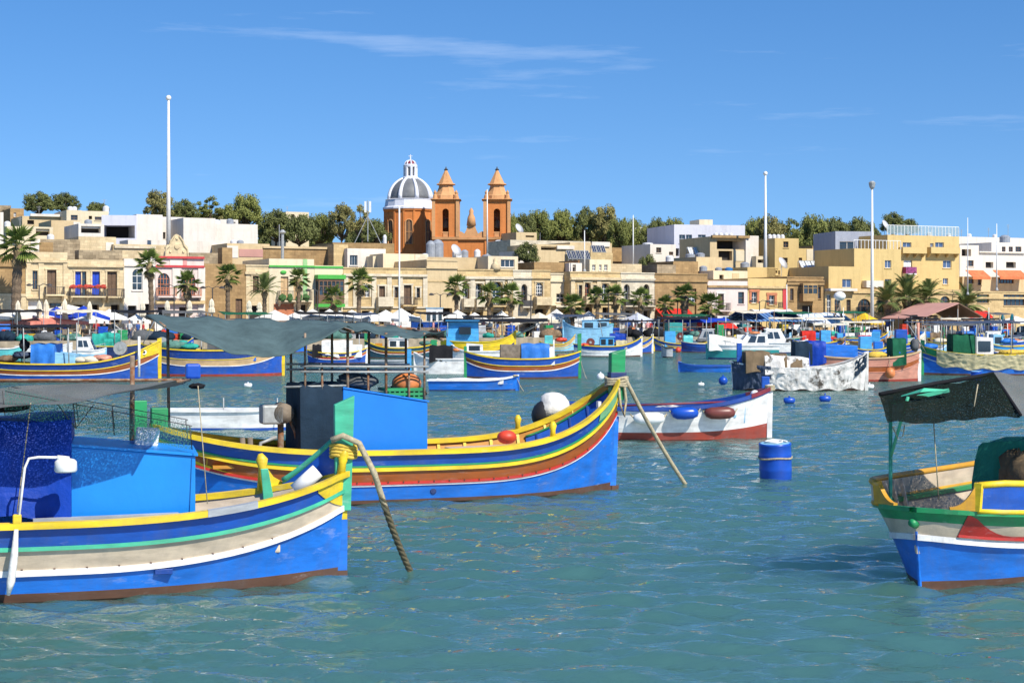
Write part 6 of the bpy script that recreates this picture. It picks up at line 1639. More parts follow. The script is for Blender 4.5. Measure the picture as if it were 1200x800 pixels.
# ---------------------------------------------------------------- trees
def leaf_mat(name, col, var=.42):
    m, nt, b = new_mat(name); L = nt.links
    g = N(nt, 'ShaderNodeNewGeometry'); tc = N(nt, 'ShaderNodeTexCoord'); oi = N(nt, 'ShaderNodeObjectInfo')
    n1 = N(nt, 'ShaderNodeTexNoise', Scale=.45, Detail=4.0); L.new(tc.outputs['Object'], n1.inputs['Vector'])
    a = N(nt, 'ShaderNodeMath', operation='MULTIPLY_ADD'); a.inputs[1].default_value = .45; L.new(g.outputs['Random Per Island'], a.inputs[0])
    L.new(n1.outputs['Fac'], a.inputs[2])
    c = N(nt, 'ShaderNodeMath', operation='MULTIPLY_ADD'); c.inputs[1].default_value = .35; L.new(oi.outputs['Random'], c.inputs[0]); L.new(a.outputs[0], c.inputs[2])
    r = N(nt, 'ShaderNodeValToRGB')
    r.color_ramp.elements[0].position = .40; r.color_ramp.elements[0].color = (*[k * (1 - var) for k in col], 1)
    r.color_ramp.elements[1].position = 1.15 / 1.3; r.color_ramp.elements[1].color = (*[min(1, k * (1 + var)) for k in (col[0] * 1.15, col[1], col[2] * .8)], 1)
    L.new(c.outputs[0], r.inputs['Fac']); L.new(r.outputs[0], b.inputs['Base Color'])
    b.inputs['Roughness'].default_value = .8; b.inputs['Specular IOR Level'].default_value = .2
leaf_mat('leaf_dark', (0.095, 0.12, 0.05)); leaf_mat('leaf_mid', (0.13, 0.16, 0.055)); leaf_mat('leaf_olive', (0.165, 0.17, 0.075)); leaf_mat('leaf_palm', (0.085, 0.13, 0.035), .5); leaf_mat('leaf_date', (0.10, 0.14, 0.055), .5)
surf('bark', (0.12, 0.085, 0.055), rough=.95, var=.4, scale=3, bump=.6); surf('palm_bark', (0.17, 0.12, 0.075), rough=.95, var=.5, scale=4, bump=.9, bscale=9, bdist=.05, stretch=(1, 1, 3)); surf('dead_frond', (0.26, 0.19, 0.10), rough=.95, var=.4, scale=4)

def crown_mesh(name, seed, mat, clumps, leaves, rx, rz, leaf, flat=.6):
    """crown in a unit of metres: clumps of leaf sized faces spread through an uneven volume, base at z=0"""
    rng = np.random.default_rng(seed)
    C = []
    while len(C) < clumps:
        p = rng.uniform(-1, 1, 3); r = math.sqrt((p ** 2).sum())
        if r > 1 or r < .35: continue
        if p[2] < -.45: continue
        C.append((p[0] * rx, p[1] * rx, (p[2] * .5 + .5) * rz, rng.uniform(.16, .34)))
    V, F = [], []
    per = leaves // clumps
    for (cx, cy, cz, cr) in C:
        q = rng.normal(size=(per, 3)); q /= np.linalg.norm(q, axis=1)[:, None]; q *= (rng.random((per, 1)) ** .45)
        P = np.array([cx, cy, cz]) + q * np.array([cr * rx, cr * rx, cr * rx * .72])
        a = rng.normal(size=(per, 3)); a /= np.linalg.norm(a, axis=1)[:, None]
        nn = q + rng.normal(size=(per, 3)) * .5 + np.array([0, 0, .3]); 
        t = np.cross(nn, a); t /= (np.linalg.norm(t, axis=1)[:, None] + 1e-9); u = np.cross(nn, t); u /= (np.linalg.norm(u, axis=1)[:, None] + 1e-9)
        s = leaf * rng.uniform(.6, 1.5, (per, 1))
        b0 = len(V)
        for k in range(per):
            V += [P[k] - t[k] * s[k], P[k] + u[k] * s[k] * .55, P[k] + t[k] * s[k], P[k] - u[k] * s[k] * .55]
            F.append((b0 + 4 * k, b0 + 4 * k + 1, b0 + 4 * k + 2, b0 + 4 * k + 3))
    me = bpy.data.meshes.new(name); me.from_pydata([tuple(map(float, v)) for v in V], [], F); me.materials.append(M(mat)); me.update()
    return me, C
def trunk_mesh(name, C, rz, seed, h):
    rnd = random.Random(seed); mb = MB()
    mb.tube([(0, 0, -h - 1.5), (.1, .05, -h * .4), (0.05, 0, .1 * rz), (.0, .1, .45 * rz)], [.32, .26, .22, .10], 8)
    for c in C[::2]:
        mb.tube([(0.05, 0, .0 + .15 * rz * rnd.random()), (c[0] * .5, c[1] * .5, c[2] * .45), (c[0], c[1], c[2])], [.14, .09, .03], 5)
    return mb.mesh(name, ['bark'], True)
KINDS = []
for (sd, mt, cl, lv, rx, rz, lf, hh) in ((1, 'leaf_dark', 60, 10500, 4.0, 5.2, .17, 3.0), (2, 'leaf_mid', 64, 10500, 4.2, 4.6, .17, 2.5), (3, 'leaf_olive', 52, 9000, 3.6, 5.6, .16, 3.0), (4, 'leaf_dark', 44, 7500, 3.4, 3.2, .16, 3.5), (5, 'leaf_mid', 40, 6000, 3.0, 6.0, .16, 3.0), (6, 'leaf_olive', 26, 3500, 2.8, 5.0, .15, 4.0)):
    cm, C = crown_mesh('crown', sd, mt, cl, lv, rx, rz, lf)
    KINDS.append((cm, trunk_mesh('trunk', C, rz, sd, hh), rx, rz, hh))
def tree(label, x0, x1, y0, y1, off, kind, group='trees on the ridge', name='tree', rot=None):
    xm = (x0 + x1) / 2
    p = on_row(xm, off); d = p.y
    cm, tm, rx, rz, hh = KINDS[kind]
    w = (x1 - x0) / FP * d / 2; hgt = (y1 - y0) / FP * d
    sx = w / (rx * 1.08); szz = hgt / (rz * 1.06)
    z0 = gz(y1, d)
    rt = empty(name, (p.x, p.y, z0), 0, label, 'tree', group)
    rot = random.uniform(0, 6.28) if rot is None else rot
    c = bpy.data.objects.new('crown', cm); COL.objects.link(c); c.parent = rt; c.scale = (sx, sx, szz); c.rotation_euler = (0, 0, rot)
    t = bpy.data.objects.new('trunk', tm); COL.objects.link(t); t.parent = rt; t.scale = (sx, sx, szz); t.rotation_euler = (0, 0, rot)
    return rt
TR = [
 ('broad flat topped pine clump on the left skyline, left half', 26, 66, 225, 252, 92, 0), ('broad flat topped pine clump on the left skyline, right half', 56, 94, 226, 251, 95, 0), ('small pine beside the left clump behind cream house', 97, 127, 238, 254, 105, 3),
 ('tall airy pine directly behind the flagpole', 167, 206, 223, 262, 96, 2), ('dense pine right of the flagpole', 198, 234, 234, 264, 100, 0), ('pointed pine above the villa block', 229, 263, 230, 264, 102, 4), ('full round pine standing alone above the lower villa wing', 264, 310, 229, 268, 98, 1),
 ('low spreading tree right of the round pine', 300, 348, 246, 284, 104, 0), ('dark bushy tree below the ridge house', 330, 372, 254, 288, 96, 3), ('mid green tree right of the ridge house', 355, 396, 252, 288, 112, 1), ('tall thin topped eucalyptus left of the antenna', 384, 416, 238, 284, 106, 2), ('second airy eucalyptus beside the antenna', 409, 440, 237, 280, 110, 5), ('dark tree between the antenna and the dome', 424, 458, 257, 290, 100, 0),
 ('dark olive green tree just right of the right bell tower', 596, 630, 251, 288, 118, 0), ('mid green tree above the small red house', 612, 652, 248, 286, 124, 1), ('wide green pine above the loggia house', 640, 676, 247, 286, 128, 1), ('brownish tall pine in the ridge wood', 670, 704, 243, 288, 126, 0), ('tall olive pine left of the cypress', 690, 727, 240, 290, 122, 2), ('bushy green tree below the cypress', 708, 744, 258, 294, 110, 1), ('dark tree left of the white modern house', 752, 786, 256, 300, 120, 0), ('green tree touching the white modern house', 772, 806, 257, 294, 124, 1),
 ('green pine rising behind the twin tanks', 866, 902, 257, 302, 118, 1), ('tall airy pine behind the white pole', 884, 922, 252, 302, 112, 2), ('mid pine left of the tower house roof', 912, 946, 256, 300, 118, 4), ('broad pine above the tower house annexe', 930, 974, 254, 308, 108, 1), ('dark pine beside the grey block', 958, 1000, 256, 306, 112, 0), ('dense pine behind the grey block', 986, 1026, 255, 296, 110, 0), ('round dark pine above the yellow block', 1031, 1062, 249, 276, 96, 0), ('low pine tuft right of the round dark pine', 1050, 1078, 258, 276, 100, 3),
 ('dark carob tree among the roofs right of the church', 602, 632, 284, 312, 30, 0), ('small green tree among roofs below the tan wall', 748, 770, 300, 324, 22, 3), ('round green tree below the church dome terrace', 588, 610, 252, 290, 112, 1),
]
for (lb, x0, x1, y0, y1, off, k) in TR: tree(lb, x0, x1, y0, y1, off, k)
rr = random.Random(21)
for i in range(70):          # the wood that closes the skyline between them
    seg = rr.choice(((160, 300), (300, 450), (300, 450), (600, 790), (600, 790), (600, 790), (860, 1030), (860, 1030)))
    xm = rr.uniform(*seg); wdt = rr.uniform(24, 38); yt = rr.uniform(256, 268) if xm > 300 else rr.uniform(242, 254)
    kd = rr.choice((0, 0, 1, 2, 3)); wh = 'behind the white villa' if xm < 300 else 'between villa and dome' if xm < 450 else 'right of the bell towers' if xm < 790 else 'behind the tower house'
    tree('%s evergreen massed in the ridge wood %s' % (('dark upright', 'mid green bushy', 'olive tall', 'dark low')[kd], wh), xm - wdt / 2, xm + wdt / 2, yt, yt + rr.uniform(30, 38), rr.uniform(128, 170), kd, 'evergreens massed in the ridge wood')
def cypress(x, y0, y1, off):
    p = on_row(x, off); d = p.y; rng = np.random.default_rng(3)
    rt = empty('cypress_tree', (p.x, p.y, gz(y1, d)), 0, 'slim dark cypress standing above the ridge wood', 'tree')
    hgt = (y1 - y0) / FP * d; mb = MB()
    for k in range(700):
        z = rng.random() ** .8; r = (1 - z) * .85 * rng.random() ** .5 + .04; a = rng.random() * 6.28
        c = Vector((r * math.cos(a), r * math.sin(a), z * hgt)); s = .22
        mb.face([c + Vector((-s * math.sin(a), s * math.cos(a), 0)), c + Vector((.1, 0, s * 1.6)), c + Vector((s * math.sin(a), -s * math.cos(a), 0)), c + Vector((0, 0, -s))])
    mb.build('crown', ['leaf_dark'], rt); MB().tube([(0, 0, -3), (0, 0, hgt * .7)], [.2, .06], 6).build('trunk', ['bark'], rt)
cypress(732, 256, 292, 118)
# ---------------------------------------------------------------- palms on the promenade
def fan_frond():
    mb = MB(); mb.bar((0, 0, 0), (.75, 0, .05), .035, .03)
    for k in range(11):
        a = R(-62 + 124 * k / 10); ln = .95 - .25 * abs(k - 5) / 5
        c0 = Vector((.72, 0, .05)); tip = c0 + Vector((math.cos(a) * ln, math.sin(a) * ln, -.22 * ln - .10 * abs(math.sin(a))))
        md = c0.lerp(tip, .55) + Vector((0, 0, .07)); s = Vector((-math.sin(a), math.cos(a), 0)) * .07
        mb.face([c0, md - s, tip, md + s])
    return mb.mesh('frond', ['leaf_palm'])
def feather_frond(L=2.6):
    mb = MB(); pts = []
    for k in range(9):
        u = k / 8; pts.append(Vector((L * u * (1 - .12 * u), 0, .55 * math.sin(u * 1.9) * L * .38 - .62 * u * u * L * .5)))
    mb.tube(pts, [.035 - .003 * k for k in range(9)], 5)
    for k in range(1, 26):
        u = .12 + .88 * k / 25; i = min(7, int(u * 8)); f = u * 8 - i
        p = pts[i].lerp(pts[i + 1], f)
        for sg in (-1, 1):
            ln = .52 * math.sin(math.pi * min(1, .25 + .75 * u)) ** .6 + .12
            tip = p + Vector((ln * .62, sg * ln * .8, -.18 * ln)); w = Vector((.045, 0, 0))
            mb.face([p - w, p + w, tip])
    return mb.mesh('frond', ['leaf_date'])
FAN, FEATHER = fan_frond(), feather_frond()
def palm(label, x, ytop, off, scale=1.0, feather=False, lean=0.0, zb=ZQ, trunk_r=.19, n=30, ybase=None):
    p = on_row(x, off); d = p.y
    rt = empty('palm_tree', (p.x, p.y, zb), 0, label, 'palm tree', 'palms along the sea front')
    rnd = random.Random(int(x * 7))
    top = gz(ytop, d) - zb
    cz = top - (1.05 if not feather else 1.5) * scale
    pts = [(lean * (k / 6) ** 2, .05 * math.sin(k), cz * k / 6) for k in range(7)]
    mb = MB(); prof = []
    for k in range(25):
        u = k / 24; i = min(5, int(u * 6)); q = Vector(pts[i]).lerp(Vector(pts[i + 1]), u * 6 - i)
        prof.append((q, trunk_r * (1.35 - .45 * u if u < .25 else 1.18 - .10 * u) * (1.0 + (.13 if k % 2 else -.04)) * scale ** .5))
    mb.tube([q for q, r in prof], [r for q, r in prof], 10).build('trunk', ['palm_bark'], rt, smooth=False)
    c = Vector(pts[-1])
    MB().tube([c + Vector((0, 0, -.9 * scale)), c + Vector((0, 0, -.3 * scale)), c + Vector((0, 0, .25 * scale))], [trunk_r * 1.0, trunk_r * 1.9, trunk_r * .8], 9).build('boot_collar', ['dead_frond'], rt)
    ring = (-.5, -.15, .2, .55, .95, 1.3)
    for k in range(n):
        el = ring[k % 6] + rnd.uniform(-.16, .16) if not feather else rnd.choice((-.35, -.05, .3, .6, .95, 1.25)) + rnd.uniform(-.12, .12)
        az = k * 2.39996 + rnd.uniform(-.2, .2)
        o = bpy.data.objects.new('frond', FEATHER if feather else FAN); COL.objects.link(o); o.parent = rt
        s = scale * rnd.uniform(.8, 1.08); o.location = c; o.scale = (s, s, s); o.rotation_euler = (rnd.uniform(-.3, .3), -el, az)
    if not feather:
        for k in range(7):
            o = bpy.data.objects.new('dead_frond', DEADF); COL.objects.link(o); o.parent = rt; o.location = c + Vector((0, 0, -.3)); o.rotation_euler = (0, R(68 + rnd.uniform(-8, 10)), k * .9); o.scale = (.75 * scale,) * 3
    return rt
DEADF = FAN.copy(); DEADF.materials.clear(); DEADF.materials.append(M('dead_frond'))
palm('tallest fan palm standing before the brown house at the row end', 18, 269, -5.0, 1.5, lean=.35, trunk_r=.30, n=34)
palm('fan palm in front of the white arched window house', 178, 296, -5.5, 1.05, lean=-.2, trunk_r=.20)
palm('fan palm covering the right arch of the crested house', 220, 321, -6.5, .95, trunk_r=.18)
palm('fan palm before the brown windowless shed', 267, 312, -5.0, .95)
palm('bushy feather palm before the narrow cream house', 310, 326, -6.0, .85, True, n=34)
palm('fan palm before the orange shop front', 350, 317, -5.0, .85)
palm('short fan palm before the green enclosed balcony', 390, 337, -7.0, .9)
palm('fan palm before the white shutters of the long house', 420, 318, -5.5, 1.05, lean=.15)
palm('fan palm before the blank tan gable', 535, 325, -5.5, 1.0)
palm('fan palm before the middle arch with the statue above', 573, 334, -6.0, .95)
palm('fan palm right of the statue topped house', 598, 335, -6.5, 1.05)
palm('short fan palm before the recessed cream house', 671, 347, -7.5, 1.0)
palm('fan palm left of the lamp before the honey arches', 700, 338, -6.0, .9)
palm('fan palm right of the lamp before the honey arches', 721, 337, -6.0, .95)
palm('fan palm before the white loggia house', 750, 340, -6.0, .95)
palm('thick trunked fan palm before the blind arch store', 802, 336, -6.5, 1.05, trunk_r=.30)
palm('short fan palm half hidden by red awnings', 779, 348, -6.0, .8)
palm('fan palm before the dark door of the white and lilac house', 832, 346, -6.5, 1.15)
palm('left date palm of the clump before the stone ground floor', 1040, 337, -3.5, 1.15, True, n=38, trunk_r=.32)
palm('second date palm of the clump before the yellow block', 1063, 330, -3.0, 1.35, True, n=40, trunk_r=.34)
palm('third date palm of the clump before the yellow block', 1087, 333, -3.0, 1.15, True, n=36, trunk_r=.32)
palm('lone date palm before the tan shore house', 1132, 341, -4.0, 1.2, True, n=36, trunk_r=.30)

# ---------------------------------------------------------------- flagpoles, lamps, masts
surf('pole_white', (0.74, 0.74, 0.72), rough=.4, var=.08)
def flagpole(label, x, ytop, ybase, d, r=.12, head='ball'):
    p0 = at(x, ybase, d); z0 = p0.z
    rt = empty('flagpole', (p0.x, d, z0), 0, label, 'flagpole')
    top = gz(ytop, d) - z0
    MB().tube([(0, 0, 0), (0, 0, top * .5), (0, 0, top)], [r * 1.35, r, r * .6], 10).build('pole', ['pole_white'], rt, smooth=True)
    if head == 'ball': MB().blob((0, 0, top + r), r * 1.5, 0, 10, 6).build('finial', ['pole_white'], rt, smooth=True)
    elif head == 'cup':
        o = MB().lathe([(r * .8, top), (r * 1.8, top + .25), (r * 2.4, top + .75), (r * 1.2, top + .95)], 10).build('beacon', ['galv'], rt)
    MB().lathe([(r * 3, -.02), (r * 2.6, .15), (r * 1.4, .3)], 10).build('base', ['galv'], rt)
flagpole('tallest white flagpole rising behind the crested house', 197.5, 117, 300, 185, .20)
flagpole('tall white pole beside the tower house', 897, 205, 345, 222, .19)
flagpole('tall white pole with a cup beacon before the yellow block', 1022, 222, 392, 196, .17, 'cup')
flagpole('thin white pole on the roofs right of the ridge wood', 742, 252, 312, 205, .07, None)
flagpole('short white pole on the honey stone house', 685, 270, 318, 196, .07, None)
flagpole('short white pole on the church square', 571, 222, 300, 215, .09, None)
flagpole('slim white pole before the orange awnings', 1168, 262, 340, 205, .07, None)
flagpole('slim pole left of the orange awnings', 1134, 255, 345, 204, .06, None)
flagpole('white pole at the red edge of the yellow house', 922, 333, 392, 188, .07, None)
def street_lamp(label, x, ytop, off=-6.5, arms=2):
    p = on_row(x, off); d = p.y; top = gz(ytop, d) - ZQ
    rt = empty('street_lamp', (p.x, p.y, ZQ), 0, label, 'street lamp', 'twin lamps on the promenade')
    MB().tube([(0, 0, 0), (0, 0, .5), (0, 0, top)], [.11, .07, .05], 8).build('post', ['iron'], rt)
    for s in (-1, 1)[:arms]:
        MB().tube([(0, 0, top - .1), (s * .35, 0, top + .12), (s * .8, 0, top)], .035, 6).build('arm', ['iron'], rt)
        MB().lathe([(.08, .14), (.28, .02), (.30, -.04), (.12, -.10)][::-1], 10, (s * .9, 0, top)).build('lantern', ['iron'], rt)
for (lb, x, y) in (('twin lamp before the iron balcony house', 46, 334), ('single lamp before the crested house left arch', 204, 335), ('twin lamp between crested house and shed', 249, 337), ('twin lamp left of the blank gable', 516, 345), ('twin lamp before the green balcony', 372, 340), ('twin lamp before the yellow shaded arch', 622, 346), ('twin lamp before the honey stone arches', 713, 345), ('twin lamp right of the thick palm', 794, 348), ('twin lamp before the yellow house', 890, 353)): street_lamp(lb, x, y)
def antenna():
    d = 205; p = at(431, 283, d); rt = empty('radio_antenna', (p.x, d, p.z), 0, 'guyed roof antenna with white panels beside the dome', 'antenna')
    k = d / FP
    MB().tube([(0, 0, 0), (0, 0, 48 * k)], .07, 6).build('mast', ['galv'], rt); 
    for s in (-1, 1): MB().box(s * .28 - .12, s * .28 + .12, -.12, .12, 34 * k, 47 * k).build('panel', ['pole_white'], rt)
    for s in (-1, 1): MB().tube([(s * 15 * k, s * .5, -2 * k), (0, 0, 30 * k)], .05, 5).build('strut', ['galv'], rt)
antenna()
def chimney(x, y0, y1, off, label):
    p = on_row(x, off); d = p.y; rt = empty('flue_pipe', (p.x, p.y, gz(y1, d)), 0, label, 'chimney')
    t = gz(y0, d) - gz(y1, d); MB().tube([(0, 0, -.5), (0, 0, t)], .16, 9).build('pipe', ['galv'], rt); MB().lathe([(.18, t - .1), (.4, t + .05), (.12, t + .35)], 9).build('cowl', ['galv'], rt)
chimney(331, 273, 303, 6, 'tall steel flue pipe above the green trimmed house')

# ---------------------------------------------------------------- sunshades, tents, stalls
def parasol(label, x, yap, yrim, w, off, mat, name='parasol', cat='parasol', group='white parasols on the promenade', closed=False):
    p = on_row(x, off); d = p.y; k = d / FP
    rt = empty(name, (p.x, p.y, ZQ), ROW_A + .3, label, cat, group)
    za, zr = gz(yap, d) - ZQ, gz(yrim, d) - ZQ
    MB().tube([(0, 0, 0), (0, 0, za)], .05, 7).build('pole', ['pole_white'], rt)
    MB().lathe([(.35, 0), (.3, .12), (.06, .16)], 10).build('foot', ['galv'], rt)
    if closed:
        n = 10; mb = MB(); h = za - zr
        prof = [(.10, zr), (.34, zr + .12 * h), (.30, zr + .35 * h), (.22, zr + .45 * h), (.27, zr + .6 * h), (.20, zr + .85 * h), (.05, za)]
        for (r, z) in prof:
            for j in range(20):
                a = 2 * math.pi * j / 20; q = r * (1.0 if j % 2 else .72); mb.v.append((q * math.cos(a), q * math.sin(a), z))
        for i in range(len(prof) - 1):
            for j in range(20): mb.f.append((i * 20 + j, i * 20 + (j + 1) % 20, (i + 1) * 20 + (j + 1) % 20, (i + 1) * 20 + j)); mb.m.append(0)
        mb.build('folded_canopy', [mat], rt)
    else:
        r = w * k / 2 * 1.2; mb = MB(); n = 4; rows = []
        for (f, z) in ((0.0, za), (.35, za - (za - zr) * .42), (.7, za - (za - zr) * .75), (1.0, zr), (1.0, zr - .28)):
            row = []
            for j in range(17):
                a = 2 * math.pi * j / 16 + math.pi / 4
                s = 1 / max(abs(math.cos(a - math.pi / 4 * 0)), abs(math.sin(a - math.pi / 4 * 0))) / 1.1892
                row.append((r * f * math.cos(a) * s, r * f * math.sin(a) * s, z - .06 * f * (1 - abs(math.cos(2 * a)))))
            rows.append(row)
        mb.grid(rows, 0, flip=True); o = mb.build('canopy', [mat], rt)
        md = o.modifiers.new('solid', 'SOLIDIFY'); md.thickness = .02
    return rt
PAR = [('white parasol beyond the salmon one by the brown house', 24, 362, 370, 56, -6, 'canvas_white'), ('salmon red parasol half under the white ones', 52, 370, 376, 74, -8, 'canvas_salmon'), ('blue market tent left of the folded parasols', 66, 359, 370, 34, -5, 'canvas_blue'), ('large blue market tent before the blue doors', 98, 358, 371, 44, -5.5, 'canvas_blue'), ('white parasol before the blue market tent', 104, 368, 375, 36, -8, 'canvas_white'), ('white tent roof behind the blue tents', 80, 357, 364, 60, -3.5, 'canvas_white'), ('white tent beside the arched window house', 128, 362, 371, 30, -5, 'canvas_white'), ('white parasol before the arched window house', 160, 368, 375, 24, -8, 'canvas_white')]
for x, wh in ((322, 'before the narrow cream house'), (352, 'before the orange shop front'), (366, 'left of the green balcony house'), (386, 'under the green enclosed balcony'), (398, 'right of the green enclosed balcony'), (412, 'left of the white shutters'), (434, 'right of the white shutters'), (452, 'under the stone balcony'), (470, 'beside the tall boat mast')): PAR.append(('white parasol in the long row %s' % wh, x, 361 + (x % 5), 371 + (x % 3), 34, -7 - (x % 4) * .5, 'canvas_white'))
PAR += [('white parasol left of the blue wheelhouse', 536, 363, 374, 34, -8.5, 'canvas_white'), ('white parasol above the blue wheelhouse', 556, 366, 375, 30, -7.5, 'canvas_white'), ('white parasol beside the tan recess canopy', 588, 364, 373, 26, -6, 'canvas_white'), ('cream parasol right of the arch house', 632, 366, 375, 34, -6, 'canvas_cream'), ('white parasol before the recessed house', 652, 362, 374, 30, -4.5, 'canvas_white'), ('white parasol by the honey arches', 690, 364, 376, 28, -5, 'canvas_white'), ('grey striped tent before the loggia house', 747, 366, 375, 30, -7.5, 'stripe_grey'), ('yellow parasol among the boats before the arched ground floor', 1013, 366, 377, 34, -9, 'canvas_yellow'), ('cream parasol before the carved balcony house', 960, 374, 380, 40, -9, 'canvas_cream'), ('white parasol before the tan shore house', 1112, 370, 378, 30, -8, 'canvas_cream'), ('white parasol near the teal folded parasols', 1190, 370, 376, 30, -7, 'canvas_white')]
def stripe(name, c1, c2, sc):
    m, nt, b = new_mat(name); L = nt.links; tc = N(nt, 'ShaderNodeTexCoord'); w = N(nt, 'ShaderNodeTexWave', Scale=sc); L.new(tc.outputs['Object'], w.inputs['Vector'])
    r = N(nt, 'ShaderNodeValToRGB'); r.color_ramp.interpolation = 'CONSTANT'; r.color_ramp.elements[0].color = (*c1, 1); r.color_ramp.elements[1].position = .5; r.color_ramp.elements[1].color = (*c2, 1)
    L.new(w.outputs['Fac'], r.inputs['Fac']); L.new(r.outputs[0], b.inputs['Base Color']); b.inputs['Roughness'].default_value = .9
stripe('stripe_grey', (0.62, 0.63, 0.66), (0.30, 0.34, 0.45), 1.3); stripe('stripe_blue', (0.02, 0.06, 0.20), (0.10, 0.22, 0.42), .55)
for (lb, x, ya, yr, w, off, mt) in PAR: parasol(lb, x, ya, yr, w, off, mt)
for (x, y0, y1) in ((21, 352, 381), (46, 352, 383), (54, 351, 383), (76, 350, 381), (105, 353, 385), (167, 353, 372), (196, 352, 372), (222, 352, 370), (248, 350, 368), (292, 352, 370), (304, 354, 370)):
    parasol('folded cream parasol standing by the cafe tables', x, y0, y1, 8, -9, 'canvas_cream', 'folded_parasol', 'parasol', 'folded cream parasols', True)
for x in (1158, 1175, 1186): parasol('folded teal parasol before the tan shore house', x, 367, 392, 8, -9.5, 'canvas_teal', 'folded_parasol', 'parasol', 'folded teal parasols', True)

def awning_tent(label, x0, x1, yhi, ylo, off, mat, depth=4.0, name='market_awning', ridge=True, cat='awning'):
    p0, p1 = on_row(x0, off), on_row(x1, off); c = (p0 + p1) / 2; w = (p1 - p0).length
    rt = empty(name, (c.x, c.y, ZQ), ROW_A, label, cat)
    zt, zl = gz(yhi, c.y) - ZQ, gz(ylo, c.y) - ZQ
    P = []
    for j in range(9):
        v = j / 8; row = []
        for i in range(13):
            u = i / 12; ph = 1 - abs(2 * v - 1) if ridge else 1 - v
            row.append((-w / 2 + w * u, -depth / 2 + depth * (1 - v) , zl + (zt - zl) * ph - .10 * abs(math.sin(u * math.pi * 3))))
        P.append(row)
    o = MB().grid(P, 0, flip=False).build('canopy', [mat], rt, smooth=True); md = o.modifiers.new('solid', 'SOLIDIFY'); md.thickness = .02
    for sx in (-1, 1):
        for sy in (-1, 1): MB().tube([(sx * w / 2 * .96, sy * depth / 2 * .95, 0), (sx * w / 2 * .96, sy * depth / 2 * .95, zl)], .04, 6).build('post', ['galv'], rt)
    return rt
awning_tent('dark blue striped market awning right of the white pole', 862, 928, 365, 376, -9, 'stripe_blue', 5)
awning_tent('white market awning beyond the dark blue striped one', 880, 925, 362, 370, -4.5, 'canvas_white', 4)
stripe('stripe_pale', (0.66, 0.69, 0.74), (0.42, 0.50, 0.62), .5)
awning_tent('pale striped market awning before the carved balcony house', 930, 986, 366, 378, -8, 'stripe_pale', 5)
awning_tent('long blue awning right of the red awnings', 786, 850, 372, 377, -9, 'canvas_blue', 3)
awning_tent('red awning low among the boats', 838, 856, 376, 384, -10, 'canvas_red', 3)
awning_tent('red stall roof beside the red roofed pavilion', 1122, 1156, 364, 372, -7, 'canvas_red', 2.5, 'market_stall')
def pavilion():
    p = on_row(1092, -8); d = p.y; k = d / FP
    rt = empty('pavilion', (p.x, p.y, ZQ), ROW_A, 'open pavilion with a broad pinkish red gable roof', 'pavilion')
    w = 46 * k; ze = gz(374, d) - ZQ; zr = gz(356, d) - ZQ; dp = 7.0
    # ridge runs inland; gable faces the water
    xr = w * .22
    MB().hexa([(-w, -dp / 2, ze), (xr, -dp / 2, zr), (xr, dp / 2, zr), (-w, dp / 2, ze), (-w, -dp / 2, ze + .12), (xr, -dp / 2, zr + .12), (xr, dp / 2, zr + .12), (-w, dp / 2, ze + .12)]).build('roof_slope', ['roof_red'], rt)
    MB().hexa([(xr + .01, -dp / 2, zr), (w, -dp / 2, ze + .2), (w, dp / 2, ze + .2), (xr + .01, dp / 2, zr), (xr + .01, -dp / 2, zr + .12), (w, -dp / 2, ze + .32), (w, dp / 2, ze + .32), (xr + .01, dp / 2, zr + .12)]).build('roof_slope', ['frame_brown'], rt)
    for x in (-w * .95, -w * .3, xr, w * .55, w * .95):
        for y in (-dp / 2 + .2, dp / 2 - .2): MB().box(x - .09, x + .09, y - .09, y + .09, 0, min(ze + .1, zr) if x != xr else zr - .05).build('post', ['frame_brown'], rt)
    MB().bar((-w * .95, -dp / 2 + .2, ze - .05), (w * .95, -dp / 2 + .2, ze - .05), .16).build('tie_beam', ['frame_brown'], rt)
pavilion()
def white_globe():
    p = on_row(983, -9); d = p.y; rt = empty('lamp_tree', (p.x, p.y, ZQ), 0, 'leaning dark post with a white globe before the stone ground floor', 'lamp')
    MB().tube([(.6, 0, 0), (.3, 0, 1.8), (0, 0, gz(352, d) - ZQ)], [.22, .16, .12], 8).build('post', ['old_wood'], rt, True); MB().tube([(-1.5, 0, .6), (-.5, 0, 2.2), (.1, 0, 3.2)], .10, 6).build('strut', ['old_wood'], rt, True)
    MB().blob((.1, 0, gz(347, d) - ZQ), .62, 0, 14, 9, 1.1, 1, .85).build('globe', ['pole_white'], rt, True)
white_globe()
# fish stalls and vans along the quay
def van(label, x, ybot, off, col, L=4.6, name='parked_van'):
    p = on_row(x, off); rt = empty(name, (p.x, p.y, ZQ), ROW_A, label, 'van')
    MB().prism([(-L / 2, .45), (L / 2, .45), (L / 2, 1.15), (L / 2 - .7, 1.35), (L / 2 - 1.35, 2.1), (-L / 2, 2.15)], 'y', -.9, .9).build('body', [col], rt, bevel=.06)
    for sx in (-1, 1):
        for sy in (-.92, .78):
            o = MB().tube([(sx * L * .31, sy, .34), (sx * L * .31, sy + .14, .34)], .34, 14).build('wheel', ['rubber'], rt)
    MB().prism([(L / 2 - .78, 1.36), (L / 2 - 1.36, 2.0), (L / 2 - 2.2, 2.02), (L / 2 - 2.2, 1.38)], 'y', -.915, -.895).build('side_window', ['glass'], rt)
van('white van parked before the honey arches', 686, 388, -3.5, 'white'); van('white van parked by the recessed cream house', 655, 388, -5, 'white'); van('white van before the long honey house', 478, 380, -4, 'white'); van('white van parked by the loggia house', 742, 388, -3.5, 'white'); van('grey van before the blind arch store', 815, 388, -4, 'grey_paint')
van('white van before the white and lilac house', 856, 388, -5, 'white'); van('white van before the crested house', 205, 380, -4, 'white')
